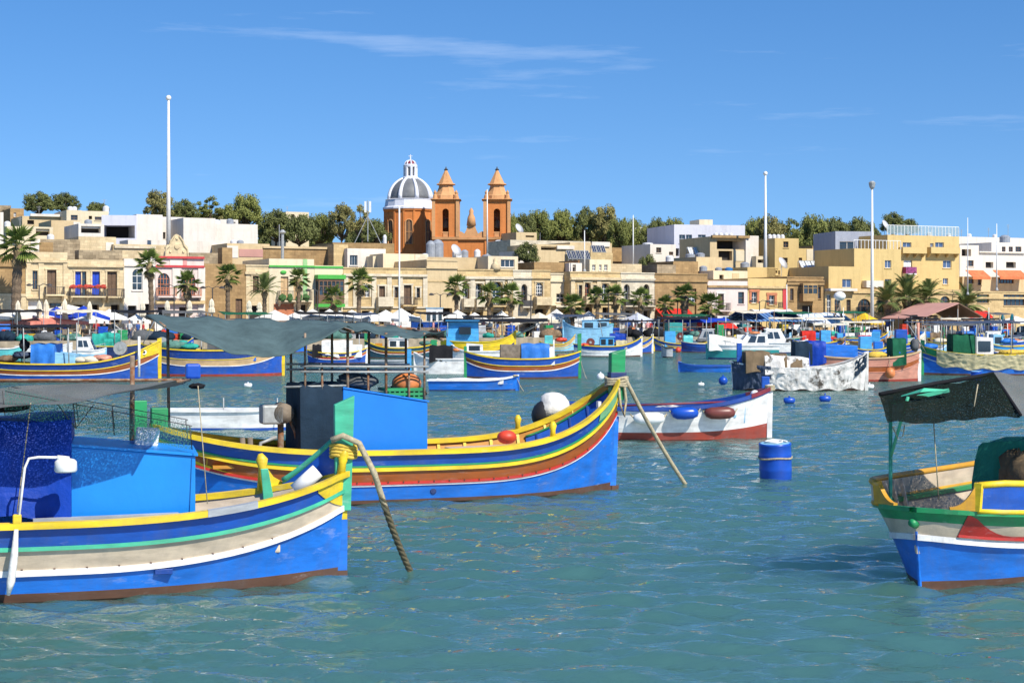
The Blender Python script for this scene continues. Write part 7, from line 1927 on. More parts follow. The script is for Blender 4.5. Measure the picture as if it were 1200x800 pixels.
# people on the promenade
def person_mesh(seed, shirt, legs):
    rnd = random.Random(seed); mb = MB(); n = 10
    lean = rnd.uniform(-.04, .04)
    def ringed(prof, mi):
        b = len(mb.v)
        for (x, y, z, rx, ry) in prof:
            for j in range(n):
                a = 2 * math.pi * j / n; mb.v.append((x + rx * math.cos(a), y + ry * math.sin(a), z))
        for i in range(len(prof) - 1):
            for j in range(n):
                mb.f.append((b + i * n + j, b + i * n + (j + 1) % n, b + (i + 1) * n + (j + 1) % n, b + (i + 1) * n + j)); mb.m.append(mi[i])
        mb.f.append(tuple(b + (len(prof) - 1) * n + j for j in range(n))); mb.m.append(mi[-1])
    st = rnd.uniform(.02, .12)
    for s in (-1, 1):
        ringed([(s * .10, s * st - .08, .02, .05, .13), (s * .10, s * st - .05, .07, .05, .10), (s * .10, s * st, .12, .05, .055), (s * .10, s * st * .7, .40, .068, .07), (s * .10, s * st * .35, .52, .066, .07), (s * .095, 0, .85, .095, .11)], [3, 3, 2 if legs else 1, 1, 1])
        ringed([(s * .20, 0, 1.42, .055, .06), (s * .25, .0, 1.25, .052, .055), (s * .27, -.02, 1.10, .045, .048), (s * .27, -.10, .92, .036, .038), (s * .26, -.16, .84, .03, .045), (s * .26, -.19, .76, .02, .035)], [0, 0, 2, 2, 2])
    ringed([(0, 0, .80, .17, .12), (0, 0, .95, .175, .125), (lean, 0, 1.12, .15, .11), (lean, 0, 1.32, .20, .125), (lean, 0, 1.44, .17, .10), (lean, 0, 1.49, .065, .065), (lean, -.01, 1.55, .055, .06), (lean, -.02, 1.58, .07, .085), (lean, -.02, 1.66, .078, .10), (lean, -.01, 1.74, .07, .09), (lean, 0, 1.78, .03, .04)], [1, 0, 0, 0, 2, 2, 2, 2, 4, 4])
    return mb
surf('skin', (0.42, 0.24, 0.16), rough=.6, var=.1); surf('hair', (0.03, 0.022, 0.016), rough=.8); surf('shirt_white', (0.70, 0.70, 0.68), rough=.9); surf('shirt_red', (0.45, 0.03, 0.03), rough=.9); surf('shirt_blue', (0.04, 0.10, 0.32), rough=.9); surf('shirt_black', (0.02, 0.02, 0.022), rough=.9); surf('shirt_pink', (0.60, 0.28, 0.28), rough=.9); surf('jeans', (0.04, 0.06, 0.13), rough=.9); surf('khaki', (0.30, 0.24, 0.15), rough=.9); surf('shoe', (0.04, 0.035, 0.03), rough=.7)
PPL = [(97, 'white', 'khaki', 'by the folded parasols'), (113, 'red', 'jeans', 'by the folded parasols'), (122, 'black', 'jeans', 'under the blue tents'), (152, 'white', 'jeans', 'beside the red shirted one'), (168, 'red', 'khaki', 'left of the grey awning'), (508, 'pink', 'khaki', 'beside the light blue wheelhouse'), (567, 'pink', 'jeans', 'right of the light blue wheelhouse'), (574, 'white', 'khaki', 'right of the light blue wheelhouse'), (582, 'blue', 'khaki', 'walking past the wheelhouse'), (736, 'blue', 'jeans', 'under the grey striped tent'), (742, 'white', 'khaki', 'under the grey striped tent'), (752, 'black', 'jeans', 'before the loggia house'), (759, 'pink', 'khaki', 'before the loggia house'), (783, 'white', 'jeans', 'by the red awnings'), (790, 'blue', 'jeans', 'by the red awnings'), (820, 'red', 'jeans', 'at the quay by the blind arch store'), (76, 'blue', 'khaki', 'behind the salmon parasol'), (1165, 'white', 'jeans', 'between the teal parasols')]
for i, (x, sh, lg, wh) in enumerate(PPL):
    p = on_row(x, -9.5 - (i % 3) * .7)
    o = person_mesh(i, sh, lg == 'khaki').build('person', ['shirt_' + sh, lg, 'skin', 'shoe', 'hair'], None, smooth=True)
    o.location = (p.x, p.y, ZQ); o.rotation_euler = (0, 0, random.uniform(0, 6.28)); s = random.uniform(.94, 1.06); o.scale = (s, s, s)
    tag(o, 'person in %s top and %s standing %s' % (sh, 'jeans' if lg == 'jeans' else 'khaki shorts', wh), 'person', 'people on the promenade')
# cafe tables
def cafe_table(x, off):
    p = on_row(x, off); rt = empty('cafe_table', (p.x, p.y, ZQ), random.uniform(0, 1), 'small round white cafe table under the parasols', 'table', 'cafe tables under parasols')
    MB().lathe([(.45, .70), (.46, .72), (.45, .74)], 12).build('table_top', ['white'], rt); MB().tube([(0, 0, 0), (0, 0, .7)], .04, 6).build('leg', ['iron'], rt); MB().lathe([(.25, 0), (.05, .05)], 8).build('foot', ['iron'], rt)
for x in (12, 34, 60, 88, 112, 330, 360, 400, 440, 545, 600): cafe_table(x, -10)
# ---------------------------------------------------------------- the moored fleet
from mathutils import noise
def craft(label, xl, xr, wl, gy, by, sy, bow='R', name='fishing_boat', yaw=0.0, B=None, cat='boat', transom=False, group=None, **kw):
    d = dwl(wl); k = d / FP
    ext = (xr - xl) * k / math.cos(R(yaw))
    B = B or clip(ext / 3.3, 1.2, 2.5)
    Yc = d + B * .40
    s = -1 if bow == 'R' else 1
    psi = R(yaw) if bow == 'R' else R(180 + yaw)
    b = Boat(name, label, gx((xl + xr) / 2, Yc), Yc, psi, cat, group)
    b.L = ext * Yc / d; b.s = s; b.B = B; b.near = s * B * .36
    fb = max(.25, HC - (gy - YH) * k)
    h = Hull(L=b.L, B=B, fb=fb, bow=max(0.02, HC - (by - YH) * (Yc / FP) - fb), stern=max(0.0, HC - (sy - YH) * (Yc / FP) - fb), pb=2.8, ps=2.6, p=2.5, q=.72, transom=transom, **kw)
    b.h = h; b.fb = fb
    return b
def bx_(b, x0, x1, ytop, zlow=None, side=None): 
    ly = b.near if side is None else side
    p0, p1 = b.on(x0, ytop, ly), b.on(x1, ytop, ly)
    return min(p0.x, p1.x), max(p0.x, p1.x), p0.z
def f_cabin(b, x0, x1, ytop, mat, slope=0.0, win=0, roof=None, name='cabin', wmat='glass', zl=None):
    a, c, z = bx_(b, x0, x1, ytop); y = abs(b.near) * .95
    z0 = zl if zl is not None else min(b.fb * .6, z - .3)
    s = slope if b.s < 0 else -slope
    o = MB().hexa([(a, -y, z0), (c, -y, z0), (c, y, z0), (a, y, z0), (a + .03, -y * .96, z - s), (c - .03, -y * .96, z + s), (c - .03, y * .96, z + s), (a + .03, y * .96, z - s)]).build(name, [mat], b.root, bevel=.02)
    if roof: MB().hexa([(a - .06, -y - .06, z - s), (c + .06, -y - .06, z + s), (c + .06, y + .06, z + s), (a - .06, y + .06, z - s), (a - .06, -y - .06, z - s + .06), (c + .06, -y - .06, z + s + .06), (c + .06, y + .06, z + s + .06), (a - .06, y + .06, z - s + .06)]).build('roof', [roof], o)
    for i in range(win):
        w = (c - a) / win; xa = a + w * (i + .18); xb = a + w * (i + .82); zz0 = z0 + (z - z0) * .45; zz1 = z0 + (z - z0) * .85
        MB().box(xa, xb, b.s * y - .03 if b.s > 0 else -y - .02, b.s * y + .02 if b.s > 0 else -y + .03, zz0, zz1).build('window', [wmat], o)
    return o
def f_tarp(b, x0, x1, ytop, mat, seed=1, low=None, fold=.05, name='tarpaulin', lean=.12, slope=0.0, wid=1.0):
    a, c, z = bx_(b, x0, x1, ytop); y = abs(b.near) * wid
    return drape(name, a, c, -y, y, z, b.fb * .75 if low is None else low, mat, b.root, seed=seed, fold=fold, n=18, lean=lean, slope=slope)
def f_awn(b, x0, x1, yfar, ynear, mat, sag=.15, seed=1, posts=2, postm='rusty', name='awning', wid=1.1):
    y = b.B / 2 * wid
    far = -b.s * y; near = b.s * y
    p0, p1 = b.on(x0, yfar, far), b.on(x1, yfar, far); q0, q1 = b.on(x0, ynear, near), b.on(x1, ynear, near)
    sheet(name, [p0, p1, q1, q0], mat, b.root, nu=18, nv=8, sag=sag, wr=.02, seed=seed)
    for i in range(posts):
        u = (i + .08) / max(1, posts - 1 + .16)
        for (e0, e1, yy) in ((p0, p1, far), (q0, q1, near)):
            t = e0.lerp(e1, u); ux = clip(t.x / (b.L / 2), -.96, .96)
            yb = math.copysign(max(.1, b.h.half(ux, 1) - .08), yy)
            pole('awning_post', (clip(t.x, -b.L * .47, b.L * .47), yb, b.h.sheer(ux) * .8), (t.x, t.y * .96, t.z - sag * 4 * u * (1 - u) * .5), .03, postm, b.root, 6)
def f_heap(b, x, y, r, mat, seed=1, sx=1.3, sz=.55, name='net_heap'):
    p = b.on(x, y, b.near * .5); return heap(name, (p.x, p.y, max(p.z, b.fb * .6)), r, mat, b.root, seed=seed, sx=sx, sz=sz)
def f_box(b, x0, x1, ytop, mat, h=.35, name='crate', yo=.3):
    a, c, z = bx_(b, x0, x1, ytop, side=b.near * yo); MB().box(a, c, b.near * yo - .25, b.near * yo + .25, z - h, z).build(name, [mat], b.root, bevel=.02)
def f_mast(b, x, ytop, r=.035, mat='galv', name='mast', yo=0.0):
    p = b.on(x, ytop, b.near * yo); pole(name, (p.x, p.y, b.fb * .3), (p.x, p.y, p.z), r, mat, b.root, 7)
def f_drum(b, x, y, r, mat='galv', name='net_drum'):
    p = b.on(x, y, b.near * .6); q = b.s * .12
    o = MB().tube([(p.x, p.y - .12, p.z), (p.x, p.y + .12, p.z)], r, 18).build(name, [mat], b.root); MB().tube([(p.x, p.y - .15, p.z), (p.x, p.y + .15, p.z)], r * .3, 12).build('hub', ['galv'], o)
    MB().tube([(p.x, p.y, b.fb * .4), (p.x, p.y, p.z)], .05, 6).build('drum_stand', ['rusty'], o)
def f_line(b, x0, y0, x1, y1, r=.015, mat='rope', name='mooring_line'):
    p = b.on(x0, y0, 0); q = b.on(x1, y1, b.s * .3); q.z = min(q.z, -.05) if y1 > 400 else q.z
    pts = [p.lerp(q, i / 8) + Vector((0, 0, -.12 * 4 * (i / 8) * (1 - i / 8))) for i in range(9)]
    MB().tube(pts, r, 6).build(name, [mat], b.root, smooth=True)
def f_eye(b, u=.86, t=.86):
    for side in (1, -1):
        p = b.h.P(u, t, side, .02)
        o = MB().lathe([(.13, 0), (.13, .02)], 12).build('painted_eye', ['white'], b.root); o.location = p; o.rotation_euler = (R(90 if side < 0 else -90), 0, 0)
        q = MB().lathe([(.06, .022), (.06, .03)], 10).build('pupil', ['black'], o)
def luzzu(label, xl, xr, wl, gy, by, sy, bow, cols, gun='yellow', lining='ochre', post='blue', post_h=.35, spost=None, yaw=0.0, n=26, af='antifoul', **kw):
    low, line, mid, line2, top = cols
    b = craft(label, xl, xr, wl, gy, by, sy, bow, yaw=yaw, lift=.42, **kw)
    hull_set(b, b.h, STD(low, line, mid, line2, top, af), gun, lining, post, post_h, spost, .3, floor=b.fb * .4, n=n, post_w=.08)
    return b
def dinghy(label, xl, xr, wl, gy, by, bow, col, inner, gun, sy=None, yaw=0.0, af=None, transom=True, name='dinghy'):
    b = craft(label, xl, xr, wl, gy, by, gy if sy is None else sy, bow, name, yaw, transom=transom, lift=.1)
    bands = [(0, .12, af or col), (.12, 1, col)]
    hull_set(b, b.h, (bands, []), gun, inner, col, .04, None, floor=b.fb * .35, n=22)
    for u in (-.45, .15):
        w = b.h.half(u, .7) - .05; x = u * b.L / 2; MB().box(x - .12, x + .12, -w, w, b.fb * .62, b.fb * .70).build('thwart', [inner], b.root)
    return b
def cruiser(label, xl, xr, wl, gy, by, bow, hullc, stripe_, cab, x0, x1, ytop, yaw=0.0, deck='white', win=2, name='motor_boat', roof='white'):
    b = craft(label, xl, xr, wl, gy, by, gy, bow, name, yaw, transom=True, lift=.05, tw=.85)
    hull_set(b, b.h, ([(0, .12, 'navy'), (.12, .7, hullc), (.7, 1, stripe_)], []), deck, deck, hullc, .02, None, floor=b.fb * .8, n=22)
    a, c, z = bx_(b, x0, x1, ytop); y = abs(b.near) * .8; z0 = b.fb * .7; f = (c - a)
    o = MB().hexa([(a, -y, z0), (c, -y * .8, z0), (c, y * .8, z0), (a, y, z0), (a + f * .06, -y * .85, z), (c - f * .36, -y * .7, z), (c - f * .36, y * .7, z), (a + f * .06, y * .85, z)]).build('cabin', [cab], b.root, bevel=.03)
    MB().hexa([(a - .02, -y * .9, z + .002), (c - f * .32, -y * .75, z + .002), (c - f * .32, y * .75, z + .002), (a - .02, y * .9, z + .002), (a, -y * .88, z + .07), (c - f * .34, -y * .72, z + .07), (c - f * .34, y * .72, z + .07), (a, y * .88, z + .07)]).build('roof', [roof], o)
    sg = b.s
    for i in range(win):
        u0, u1 = .12 + i * .36, .42 + i * .33
        def Q(u, v): 
            xx = (a + f * u) * (1 - v) + (a + f * .06 + (f * .58) * u) * v; yy = (y * (1 - .2 * u)) * (1 - v) + (y * (.85 - .15 * u)) * v
            return (xx, sg * (yy + .012), z0 + (z - z0) * v)
        q = [Q(u0, .45), Q(u1, .45), Q(u1, .85), Q(u0, .85)]
        MB().face(q if sg < 0 else q[::-1]).build('window', ['glass'], o)
    q = [(c - f * .04, -y * .7, z0 + (z - z0) * .2), (c - f * .04, y * .7, z0 + (z - z0) * .2), (c - f * .30, y * .6, z0 + (z - z0) * .92), (c - f * .30, -y * .6, z0 + (z - z0) * .92)]
    MB().face([(p[0] + .03, p[1], p[2]) for p in q]).build('windscreen', ['glass'], o)
    rl = MB()
    for side in (1, -1):
        pts = [b.h.P(u, 1, side, -.08) + Vector((0, 0, .38)) for u in (.2, .5, .75, .95)]
        rl.tube(pts, .014, 5)
        for u in (.2, .5, .75, .95): p = b.h.P(u, 1, side, -.08); rl.tube([p, p + Vector((0, 0, .38))], .014, 5)
    rl.build('bow_rail', ['steel'], b.root)
    return b

# ---- left group
b = luzzu('long blue and brown luzzu with a yellow moustached bow and blue sheeted gear', -48, 187, 448, 427, 399, 418, 'R', ('blue', 'white', 'brown_orange', 'yellow', 'deep_blue'), yaw=2, post='yellow', post_h=.1, n=34)
f_tarp(b, 36, 64, 403, 'tarp_sky', 3, fold=.10); f_cabin(b, 62, 88, 414, 'pale_blue', -.06); f_heap(b, 24, 416, .45, 'tarp_slate', 2); f_heap(b, 10, 420, .4, 'brown_net', 3); f_heap(b, 100, 422, .45, 'canvas_cream', 4, name='rope_heap'); f_heap(b, 120, 420, .42, 'pink', 5); f_drum(b, 141, 408, .34, 'galv'); f_box(b, 148, 160, 421, 'orange'); f_eye(b); f_awn(b, -30, 84, 380, 383, 'tarp_black', .06, 4, 3, 'galv')
f_heap(b, 30, 404, .3, 'tarp_black', 8, .9, 1.2, 'gear_bundle'); f_mast(b, 163, 394, .07, 'white', 'white_post', 1.1); f_box(b, 128, 142, 424, 'white_plastic'); f_heap(b, 54, 420, .3, 'turquoise_net', 9); f_mast(b, 90, 378, .03); 
ck = MB()
for side in (1, -1):
    us = [.80 + .20 * i / 8 for i in range(9)]; ck.grid([[b.h.P(u, .70 - .20 * (u - .8) / .2, side, .02) for u in us], [b.h.P(u, .97, side, .02) for u in us]], 0, flip=(side > 0))
ck.build('bow_cheek', ['yellow'], b.root)
b = luzzu('blue and tan luzzu with bright blue cuddy and red waterline', 168, 332, 441, 411, 397, 404, 'R', ('blue', 'white', 'tan_paint', 'yellow', 'deep_blue'), yaw=3, n=32, af='red_antifoul', post='yellow', post_h=.05)
f_cabin(b, 262, 300, 395, 'bright_blue', -.05); f_tarp(b, 243, 262, 391, 'tarp_grey', 5, fold=.05); f_heap(b, 205, 405, .55, 'fishing_net', 6); f_heap(b, 222, 406, .4, 'turquoise_net', 7); f_box(b, 216, 229, 405, 'tan_paint'); f_heap(b, 316, 408, .3, 'red_float', 8, .9, .7, 'float_heap'); f_mast(b, 236, 388, .04); f_box(b, 302, 312, 404, 'green'); f_drum(b, 190, 401, .3, 'galv'); f_heap(b, 180, 407, .4, 'brown_net', 12)
cruiser('small white cabin cruiser behind the blue sheeted luzzu', 86, 124, 425, 411, 408, 'R', 'pale_blue', 'white', 'white', 88, 112, 396)
dinghy('turquoise open boat at the left edge', -14, 26, 421, 409, 405, 'R', 'turquoise', 'teal', 'white')
b = luzzu('small blue luzzu with raised yellow bow at the left edge behind the turquoise boat', -40, 10, 415, 403, 393, 400, 'R', ('blue', 'yellow', 'deep_blue', 'yellow', 'blue'))
b = dinghy('green netted work boat with teal boxes', 104, 168, 418, 406, 402, 'R', 'navy', 'teal', 'yellow'); f_tarp(b, 108, 124, 391, 'turquoise_net', 4, fold=.1); f_tarp(b, 122, 138, 397, 'turquoise_net', 6, fold=.1); f_mast(b, 142, 384, .03); f_awn(b, 130, 190, 363, 366, 'tarp_black', .1, 5, 2, 'galv')
b = luzzu('blue luzzu seen past a yellow bowsprit with green nets aboard', 176, 226, 416, 405, 396, 402, 'R', ('blue', 'yellow', 'deep_blue', 'white', 'blue')); f_heap(b, 196, 401, .45, 'fishing_net', 4); f_heap(b, 214, 401, .4, 'turquoise_net', 2)
dinghy('white open boat beyond the cabin cruiser', 20, 84, 416, 406, 402, 'R', 'white', 'pale_blue', 'white')
b = dinghy('white work boat with a covered engine near the folded parasols', 60, 96, 411, 402, 398, 'R', 'white', 'white', 'pale_blue'); f_tarp(b, 66, 82, 394, 'tarp_white', 3)
# cluttered stack of dinghies and gear on the quay by the windowless shed
cruiser('white speedboat with a red sheet laid up by the windowless shed', 226, 262, 411, 394, 388, 'R', 'white', 'white', 'white', 228, 252, 372)
# ---- behind the grey awning
b = luzzu('small yellow bowed luzzu beyond the blue and tan one', 318, 359, 413, 405, 395, 402, 'R', ('bright_blue', 'white', 'tan_paint', 'yellow', 'blue')); f_heap(b, 344, 402, .35, 'red_float', 3)
b = luzzu('small luzzu under a slack white sheet with a dark peak', 360, 430, 426, 414, 408, 410, 'R', ('blue', 'white', 'red', 'yellow', 'deep_blue'), post='white', post_h=.2, n=28); f_tarp(b, 377, 412, 399, 'tarp_white', 3, fold=.1, lean=.2); f_tarp(b, 366, 378, 404, 'tarp_black', 4); f_cabin(b, 408, 424, 404, 'white'); f_mast(b, 421, 392, .03)
b = luzzu('dark teal and brown luzzu with white wheelhouse and green stem post', 428, 512, 420, 408, 399, 402, 'L', ('dark_teal', 'white', 'brown_orange', 'yellow', 'dark_teal'), post='green', post_h=.55, n=28); f_cabin(b, 455, 478, 397, 'white', 0, 2, 'white'); f_box(b, 440, 448, 402, 'ochre'); f_mast(b, 468, 242, .06, 'pole_white', 'tall_mast'); f_heap(b, 498, 402, .4, 'fishing_net', 3); f_box(b, 505, 512, 398, 'green', .6)
dinghy('flat grey work raft moored before the dark teal luzzu', 434, 476, 430, 423, 423, 'R', 'grey_paint', 'deck', 'grey_paint', transom=True)
b = dinghy('white open boat with a black sheeted engine and blue stem post', 486, 548, 438, 421, 413, 'L', 'white', 'pale_blue', 'white', n=0) if False else dinghy('white open boat with a black sheeted engine', 486, 552, 438, 421, 414, 'L', 'white', 'pale_blue', 'white'); f_tarp(b, 503, 530, 405, 'tarp_black', 6, fold=.1, lean=.2); f_box(b, 524, 546, 421, 'bright_blue', .2, 'bench')
def mooring_post(label, x, ytop, wl, w, mat):
    d = dwl(wl); p = at(x, wl, d); r = w * d / FP / 2
    o = MB().box(-r, r, -r * .7, r * .7, -1.0, gz(ytop, d)).build('mooring_post', [mat], None, bevel=.02); o.location = (p.x, d, 0)
    tag(o, label, 'post')
mooring_post('square blue mooring post beside the white open boat', 478.5, 409, 436, 7, 'sky_blue')
b = craft('blue and white cabin boat with blue topsides laid up at the quay', 482, 528, 409, 377, 374, 376, 'R', 'cabin_boat', transom=True, lift=.05); hull_set(b, b.h, ([(0, .3, 'navy'), (.3, .75, 'white'), (.75, 1, 'blue')], []), 'white', 'white', 'white', .05, None, floor=b.fb * .9, n=22); f_cabin(b, 499, 519, 361, 'white', 0, 3, 'pale_blue')
b = craft('tall light blue wheelhouse boat under a black awning', 516, 604, 418, 401, 389, 398, 'R', 'fishing_boat', lift=.4); hull_set(b, b.h, STD('navy', 'yellow', 'yellow', 'yellow', 'yellow'), 'yellow', 'ochre', 'yellow', .1, None, floor=b.fb * .5, n=24); f_cabin(b, 523, 561, 376, 'sky_blue', 0, 0, 'sky_blue'); f_awn(b, 520, 642, 373, 377, 'tarp_black', .05, 3, 3, 'galv'); f_box(b, 538, 552, 383, 'glass', .6, 'wheelhouse_window', 1.12)
b = dinghy('white boat with an orange bow panel behind the striped luzzu', 530, 586, 424, 412, 405, 'L', 'white', 'tan_paint', 'white'); f_cabin(b, 546, 566, 403, 'white', -.05, 1); f_heap(b, 536, 410, .3, 'orange_float', 3)
b = luzzu('striped luzzu with light blue sheeted cuddy and green posts', 545, 680, 444, 421, 412, 412, 'R', ('blue', 'white', 'brown_orange', 'yellow', 'blue'), post='green', post_h=.95, spost='green', yaw=2, n=34)
f_cabin(b, 586, 612, 404, 'old_wood', 0); f_tarp(b, 611, 644, 403, 'tarp_sky', 5, fold=.06); f_tarp(b, 643, 650, 407, 'tarp_white', 6, fold=.05, name='white_sack'); f_line(b, 680, 420, 688, 441); f_heap(b, 660, 417, .3, 'brown_net', 3); f_mast(b, 649, 398, .03, 'white', 'white_pole', .8)
b = dinghy('blue rowing boat with white rail moored before the striped luzzu', 502, 607, 458, 446, 440, 'R', 'bright_blue', 'white', 'white', af='navy', transom=True); f_tarp(b, 512, 590, 444, 'tarp_white', 6, low=b.fb * .85, lean=.05); f_line(b, 605, 440, 615, 458); f_heap(b, 604, 440, .10, 'rope', 3)
# ---- centre right
b = luzzu('yellow bowed boat carrying orange floats and a cyan box', 632, 674, 412, 404, 392, 400, 'R', ('pale_blue', 'yellow', 'pale_blue', 'yellow', 'tan_paint'), post=None); f_heap(b, 658, 398, .42, 'red_float', 3, 1.4, .6, 'float_heap'); f_cabin(b, 638, 648, 393, 'turquoise', 0)
b = craft('grey blue round bilged cabin launch propped on the quay', 660, 718, 410, 385, 376, 380, 'L', 'cabin_boat', transom=True, lift=.05); hull_set(b, b.h, ([(0, .25, 'navy'), (.25, .8, 'pale_blue'), (.8, 1, 'pale_blue')], []), 'pale_blue', 'white', 'pale_blue', .05, None, floor=b.fb * .9, n=24); f_cabin(b, 682, 714, 375, 'pale_blue', .06, 2, 'pale_blue')
b = luzzu('white hulled boat with a blue band, pale wheelhouse and yellow bow rail', 672, 752, 418, 406, 395, 403, 'R', ('white', 'white', 'white', 'blue', 'blue'), post='white', post_h=.05, n=28); f_cabin(b, 703, 720, 395, 'sky_blue', 0, 2, 'pale_blue'); f_drum(b, 692, 401, .35, 'brown_float'); f_heap(b, 682, 404, .35, 'red_float', 4); f_tarp(b, 722, 735, 399, 'tarp_beige', 5)
b = luzzu('blue luzzu with a white stem and cream bow behind the white hulled boat', 706, 765, 414, 403, 393, 400, 'R', ('blue', 'white', 'tan_paint', 'yellow', 'blue'), post='white', post_h=.1); f_tarp(b, 715, 734, 391, 'tarp_blue', 3); f_awn(b, 700, 770, 375, 377, 'tarp_black', .05, 5, 3, 'galv')
b = luzzu('blue boat with a light blue cuddy and brown hauler drum', 766, 842, 411.5, 403, 396, 398, 'L', ('blue', 'yellow', 'tan_paint', 'yellow', 'blue'), post='yellow', post_h=.1); f_cabin(b, 779, 792, 388, 'sky_blue', 0); f_drum(b, 797, 394, .36, 'brown_float'); f_tarp(b, 801, 812, 393, 'turquoise', 6); f_awn(b, 770, 830, 371, 374, 'tarp_black', .08, 6, 3, 'galv')
b = luzzu('deep blue open luzzu with a pale bow moored before the drum boat', 798, 862, 413, 403, 394, 400, 'R', ('deep_blue', 'deep_blue', 'deep_blue', 'blue', 'blue'), gun='pale_cream', post='yellow', post_h=.1); f_heap(b, 822, 399, .4, 'tarp_grey', 3)
dinghy('grey rubber dinghy seen end on with a dark bow', 776, 788, 419, 408, 405, 'L', 'grey_paint', 'rubber', 'rubber', af='rubber')
dinghy('low bright blue rowing boat alone on open water', 796, 858, 436, 429, 425, 'L', 'bright_blue', 'sky_blue', 'blue', transom=True)
b = cruiser('white cabin cruiser with teal hull and a pale boat cover', 828, 912, 421, 405, 403, 'L', 'teal', 'white', 'white', 862, 902, 391, name='motor_boat'); f_tarp(b, 831, 872, 395, 'canvas_white', 5, low=.55, fold=.03, lean=.02, slope=.5); f_heap(b, 884, 390, .3, 'orange_float', 3, 1.6, .4, 'life_ring')
b = cruiser('white open cruiser with a radar frame and spare tyre', 880, 946, 414, 402, 398, 'R', 'white', 'white', 'white', 896, 926, 386); f_drum(b, 925, 400, .30, 'rubber', 'tyre')
# white sheeted luzzu
b = luzzu('luzzu wholly wrapped in torn white sheets with a slate tarpaulin on its stern', 856, 1016, 458, 432, 414, 424, 'R', ('white', 'white', 'white', 'white', 'white'), gun='tarp_white', post='tarp_white', post_h=.05, n=34, lining='tarp_brown')
def wrap(b, u0, u1, mat, seed, name, tlo=.05, thi=1.06, amp=.06):
    rnd = random.Random(seed); ph = [rnd.uniform(0, 6.28) for _ in range(8)]
    for side in (1, -1):
        rows = []
        for j in range(19):
            v = j / 18; row = []
            for i in range(91):
                u = u0 + (u1 - u0) * i / 90; t = tlo + (thi - tlo) * v + .05 * math.sin(u * 17 + ph[0]) * (1 - v)
                nz = noise.noise(Vector((u * 9 + 1.5 * v, v * 3.2 - u * 2, seed))) ; n2 = noise.noise(Vector((u * 24 - 3 * v, v * 7 + u * 4, seed + 9)))
                off = .04 + amp * (1.25 - 2.0 * abs(nz) ** .7 + .7 * n2 + .35 * noise.noise(Vector((u * 60, v * 15, seed))))
                p = b.h.P(u, min(t, .999), side, off * (1 - .3 * v)); 
                if t > 1: p.z += (t - 1) * .8
                row.append(p)
            rows.append(row)
        MB().grid(rows, 0, flip=(side > 0)).build(name, [mat], b.root, smooth=True)
wrap(b, -.52, .97, 'torn_sheet', 3, 'white_sheet', amp=.05); wrap(b, -.99, -.45, 'tarp_slate', 4, 'slate_sheet', amp=.07, thi=1.10); wrap(b, .80, .99, 'tarp_navy', 5, 'dark_sheet', tlo=.35, thi=1.03, amp=.13)
f_tarp(b, 874, 902, 412, 'tarp_brown', 5, fold=.08); f_tarp(b, 896, 948, 417, 'torn_sheet', 6, fold=.18, lean=.25, slope=-.25); f_tarp(b, 905, 922, 415, 'tarp_brown', 9, fold=.16, lean=.22, wid=.97); f_tarp(b, 926, 940, 420, 'tarp_brown', 11, fold=.16, lean=.24, wid=.99)
p = b.on(866, 402, 0); MB().box(p.x - .10, p.x + .12, -.12, .12, .3, p.z).build('stern_post', ['blue'], b.root, bevel=.015)
mooring_post('blue bollard post by the red trimmed white bow', 897, 441, 462, 9, 'blue')
b = luzzu('pinkish brown luzzu with blue cuddy, navy sheet and orange buoy', 936, 1078, 447, 420, 412, 412, 'R', ('pink', 'pink', 'brown_orange', 'pink', 'pink'), gun='tan_paint', post='white', post_h=.03, n=32, af='red_antifoul')
f_cabin(b, 966, 1006, 404, 'bright_blue', -.05); f_tarp(b, 948, 968, 400, 'tarp_blue', 3, fold=.07); f_tarp(b, 932, 952, 401, 'tarp_navy', 8, fold=.05); f_heap(b, 1028, 416, .45, 'yellow_rope', 3, name='rope_heap'); f_tarp(b, 1046, 1062, 397, 'tarp_green', 7, fold=.08); f_heap(b, 1054, 413, .4, 'blue_plastic', 6, .9, .5, 'blue_tub'); f_heap(b, 1072, 404, .3, 'tarp_grey', 3, .8, 1.3, 'gear_bundle'); f_line(b, 1018, 415, 1033, 455)
p = b.on(1043, 437, -1.0); p.y = -b.B / 2 - .1; MB().blob(p, .26, 0, 16, 9, 1, 1, 1.1).build('buoy', ['orange_float'], b.root, smooth=True); MB().tube([p, p + Vector((0, .25, .9))], .015, 5).build('buoy_line', ['rope'], b.root)
b = luzzu('blue luzzu with beige skirt cloth, green sheeted wheelhouse and white cabin', 1081, 1240, 440, 416, 406, 412, 'L', ('bright_blue', 'white', 'blue', 'yellow', 'green'), post='green', post_h=.35, n=34, yaw=-2); wrap(b, -.99, .82, 'tarp_beige', 6, 'skirt_cloth', tlo=.30, thi=1.05, amp=.05)
f_cabin(b, 1143, 1165, 395, 'white', -.04, 1); f_tarp(b, 1117, 1142, 392, 'tarp_green', 4, fold=.05, lean=.05); f_heap(b, 1188, 413, .5, 'yellow_rope', 7, 1.8, .4, 'yellow_hose'); f_awn(b, 1060, 1230, 376, 378, 'tarp_slate', .06, 5, 5, 'galv'); f_line(b, 1076, 397, 1103, 444)
bb = barrel_buoy(1146, 446, 13, 11, 'small blue tub floating before the beige skirted boat')
